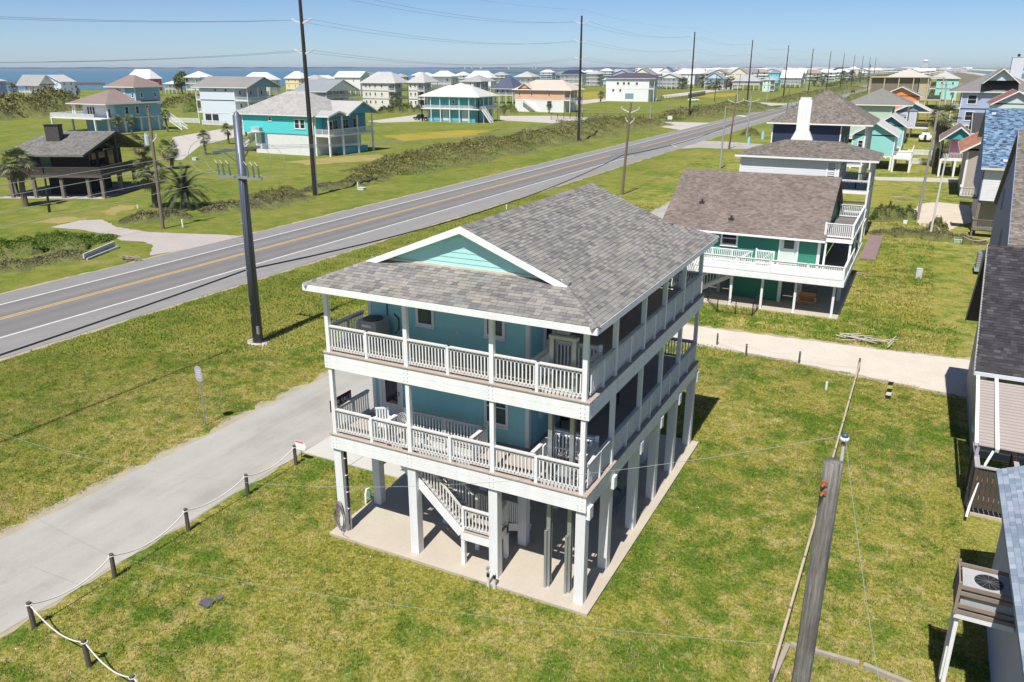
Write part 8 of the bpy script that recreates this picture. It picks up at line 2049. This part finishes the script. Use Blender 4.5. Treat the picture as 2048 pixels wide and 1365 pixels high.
# ---------------------------------------------------------------- lawn grass: short tufts scattered by geometry nodes
MTUFT = ground_material(True)
def tuft(name, n, h, w_, spread, seed):
    rnd = random.Random(seed); m = MB()
    for i in range(n):
        a = rnd.uniform(0,6.28); x, y = rnd.uniform(-spread,spread), rnd.uniform(-spread,spread); l = h*rnd.uniform(0.5,1.2); t = rnd.uniform(0.2,0.9)
        d = Vector((cos(a),sin(a),0)); s = Vector((-sin(a),cos(a),0))*w_; p = Vector((x,y,0)); k = len(m.v)
        m.v += [tuple(p-s),tuple(p+s),tuple(p+d*l*t+Vector((0,0,l)))]; m.f.append((k,k+1,k+2))
    me = m.mesh(name, MTUFT); o = bpy.data.objects.new(name, me); return o
def lawn(name, cells, density, tobj, seed, smin, smax):
    m = MB(); zz = 0.0055+0.0005*seed
    for (x0, y0, x1, y1) in cells: m.poly([(x0,y0,zz),(x1,y0,zz),(x1,y1,zz),(x0,y1,zz)])
    o = m.build(name, MGROUND, None, kind='stuff')
    ng = bpy.data.node_groups.new(name, 'GeometryNodeTree')
    ng.interface.new_socket('Geometry', in_out='INPUT', socket_type='NodeSocketGeometry'); ng.interface.new_socket('Geometry', in_out='OUTPUT', socket_type='NodeSocketGeometry')
    i = ng.nodes.new('NodeGroupInput'); ou = ng.nodes.new('NodeGroupOutput')
    d = ng.nodes.new('GeometryNodeDistributePointsOnFaces'); d.inputs['Density'].default_value = density; d.inputs['Seed'].default_value = seed
    ins = ng.nodes.new('GeometryNodeInstanceOnPoints'); oi = ng.nodes.new('GeometryNodeObjectInfo'); oi.inputs['Object'].default_value = tobj; oi.inputs['As Instance'].default_value = True
    rv = ng.nodes.new('FunctionNodeRandomValue'); rv.data_type = 'FLOAT_VECTOR'; rv.inputs[0].default_value = (0,0,0); rv.inputs[1].default_value = (0.25,0.25,6.28)
    rs = ng.nodes.new('FunctionNodeRandomValue'); rs.data_type = 'FLOAT'; rs.inputs[2].default_value = smin; rs.inputs[3].default_value = smax
    L = ng.links
    L.new(i.outputs[0], d.inputs['Mesh']); L.new(d.outputs['Points'], ins.inputs['Points']); L.new(oi.outputs['Geometry'], ins.inputs['Instance'])
    L.new(rv.outputs[0], ins.inputs['Rotation']); L.new(rs.outputs[1], ins.inputs['Scale']); L.new(ins.outputs[0], ou.inputs[0])
    md = o.modifiers.new('scatter', 'NODES'); md.node_group = ng
    return o
def free(x, y):
    if -18.05 < x < -7.45 and 20.0 < y < 34.1: return False
    if -28.95 < x < -23.2: return False
    if -23.5 < x < -17.9 and 24.7 < y < 34.3: return False
    if x < RX1+0.4 and x > RX0-0.4: return False
    if x > 3.4 and y > 31: return False
    if x > 3.9: return False
    t0 = 48.6-(x+16)*0.1 if x < -6 else 47.6-(x+6)*0.16; t1 = 52.2
    if t0-0.2 < y < t1+0.3: return False
    if y > 57.3 and x < -3.5 and x > -17.5 and y < 95: return False
    if x > 2.0 and y > 60: return False
    return True
cn_, cm2, cm3 = [], [], []
st = 0.5
x = -47.6
while x < 4.0:
    y = 7.0
    while y < 100:
        cx_, cy_ = x+st/2, y+st/2
        fw = -cx_*sin(YAW)+cy_*cos(YAW); rt = cx_*cos(YAW)+cy_*sin(YAW)
        if fw > 7 and abs(rt) < fw*0.72+2 and free(cx_, cy_):
            (cn_ if fw < 46 else cm2 if fw < 68 else cm3).append((x,y,x+st,y+st))
        y += st
    x += st
tA = tuft('grass_tuft_source', 10, 0.065, 0.010, 0.10, 1); tB = tuft('grass_tuft_source', 10, 0.11, 0.022, 0.22, 2)
lawn('lawn_grass', cn_, 60, tA, 1, 0.6, 1.5)
lawn('lawn_grass', cm2, 18, tB, 2, 0.6, 1.4)
lawn('lawn_grass', cm3, 7, tB, 6, 0.6, 1.4)
def flat_inst(name, mat, n, h, w_, spread, seed):
    o = tuft(name, n, h, w_, spread, seed); o.data.materials.clear(); o.data.materials.append(mat); return o
MWEED = leaf_mat([(0.2,(0.065,0.115,0.014)),(0.6,(0.115,0.175,0.024)),(0.95,(0.17,0.22,0.045))])
MSTRAW = leaf_mat([(0.2,(0.22,0.16,0.07)),(0.6,(0.36,0.28,0.14)),(0.95,(0.48,0.39,0.22))])
MBLOOM = paint((0.75,0.75,0.70),0.8)
rc = random.Random(5)
def sub(k): return [c for c in cn_ if (sin(c[0]*0.9+k)*cos(c[1]*0.7+k*2)+sin(c[0]*0.31-c[1]*0.43+k)) > 0.55+rc.uniform(-0.5,0.3)]
lawn('lawn_weeds', sub(1.0), 7, flat_inst('weed_source', MWEED, 14, 0.055, 0.016, 0.10, 3), 3, 0.6, 1.6)
lawn('lawn_weeds', sub(4.2), 7, flat_inst('straw_source', MSTRAW, 14, 0.07, 0.010, 0.14, 4), 4, 0.6, 1.6)
lawn('lawn_flowers', sub(2.6)[::2], 1.1, flat_inst('bloom_source', MBLOOM, 3, 0.05, 0.022, 0.08, 6), 5, 0.5, 1.1)
# ---------------------------------------------------------------- air
hz_ = MB(); hz_.box(-31000,-31000,-1.0,31000,31000,60.0); ho = hz_.build('haze', None, None, kind='stuff')
hm = bpy.data.materials.new('air'); hm.use_nodes = True; t = hm.node_tree; t.nodes.clear(); om = t.nodes.new('ShaderNodeOutputMaterial'); pv = t.nodes.new('ShaderNodeVolumePrincipled')
pv.inputs['Color'].default_value = (0.80,0.90,1.0,1); pv.inputs['Density'].default_value = 0.000055; pv.inputs['Anisotropy'].default_value = 0.0
t.links.new(pv.outputs[0], om.inputs['Volume']); ho.data.materials.append(hm)
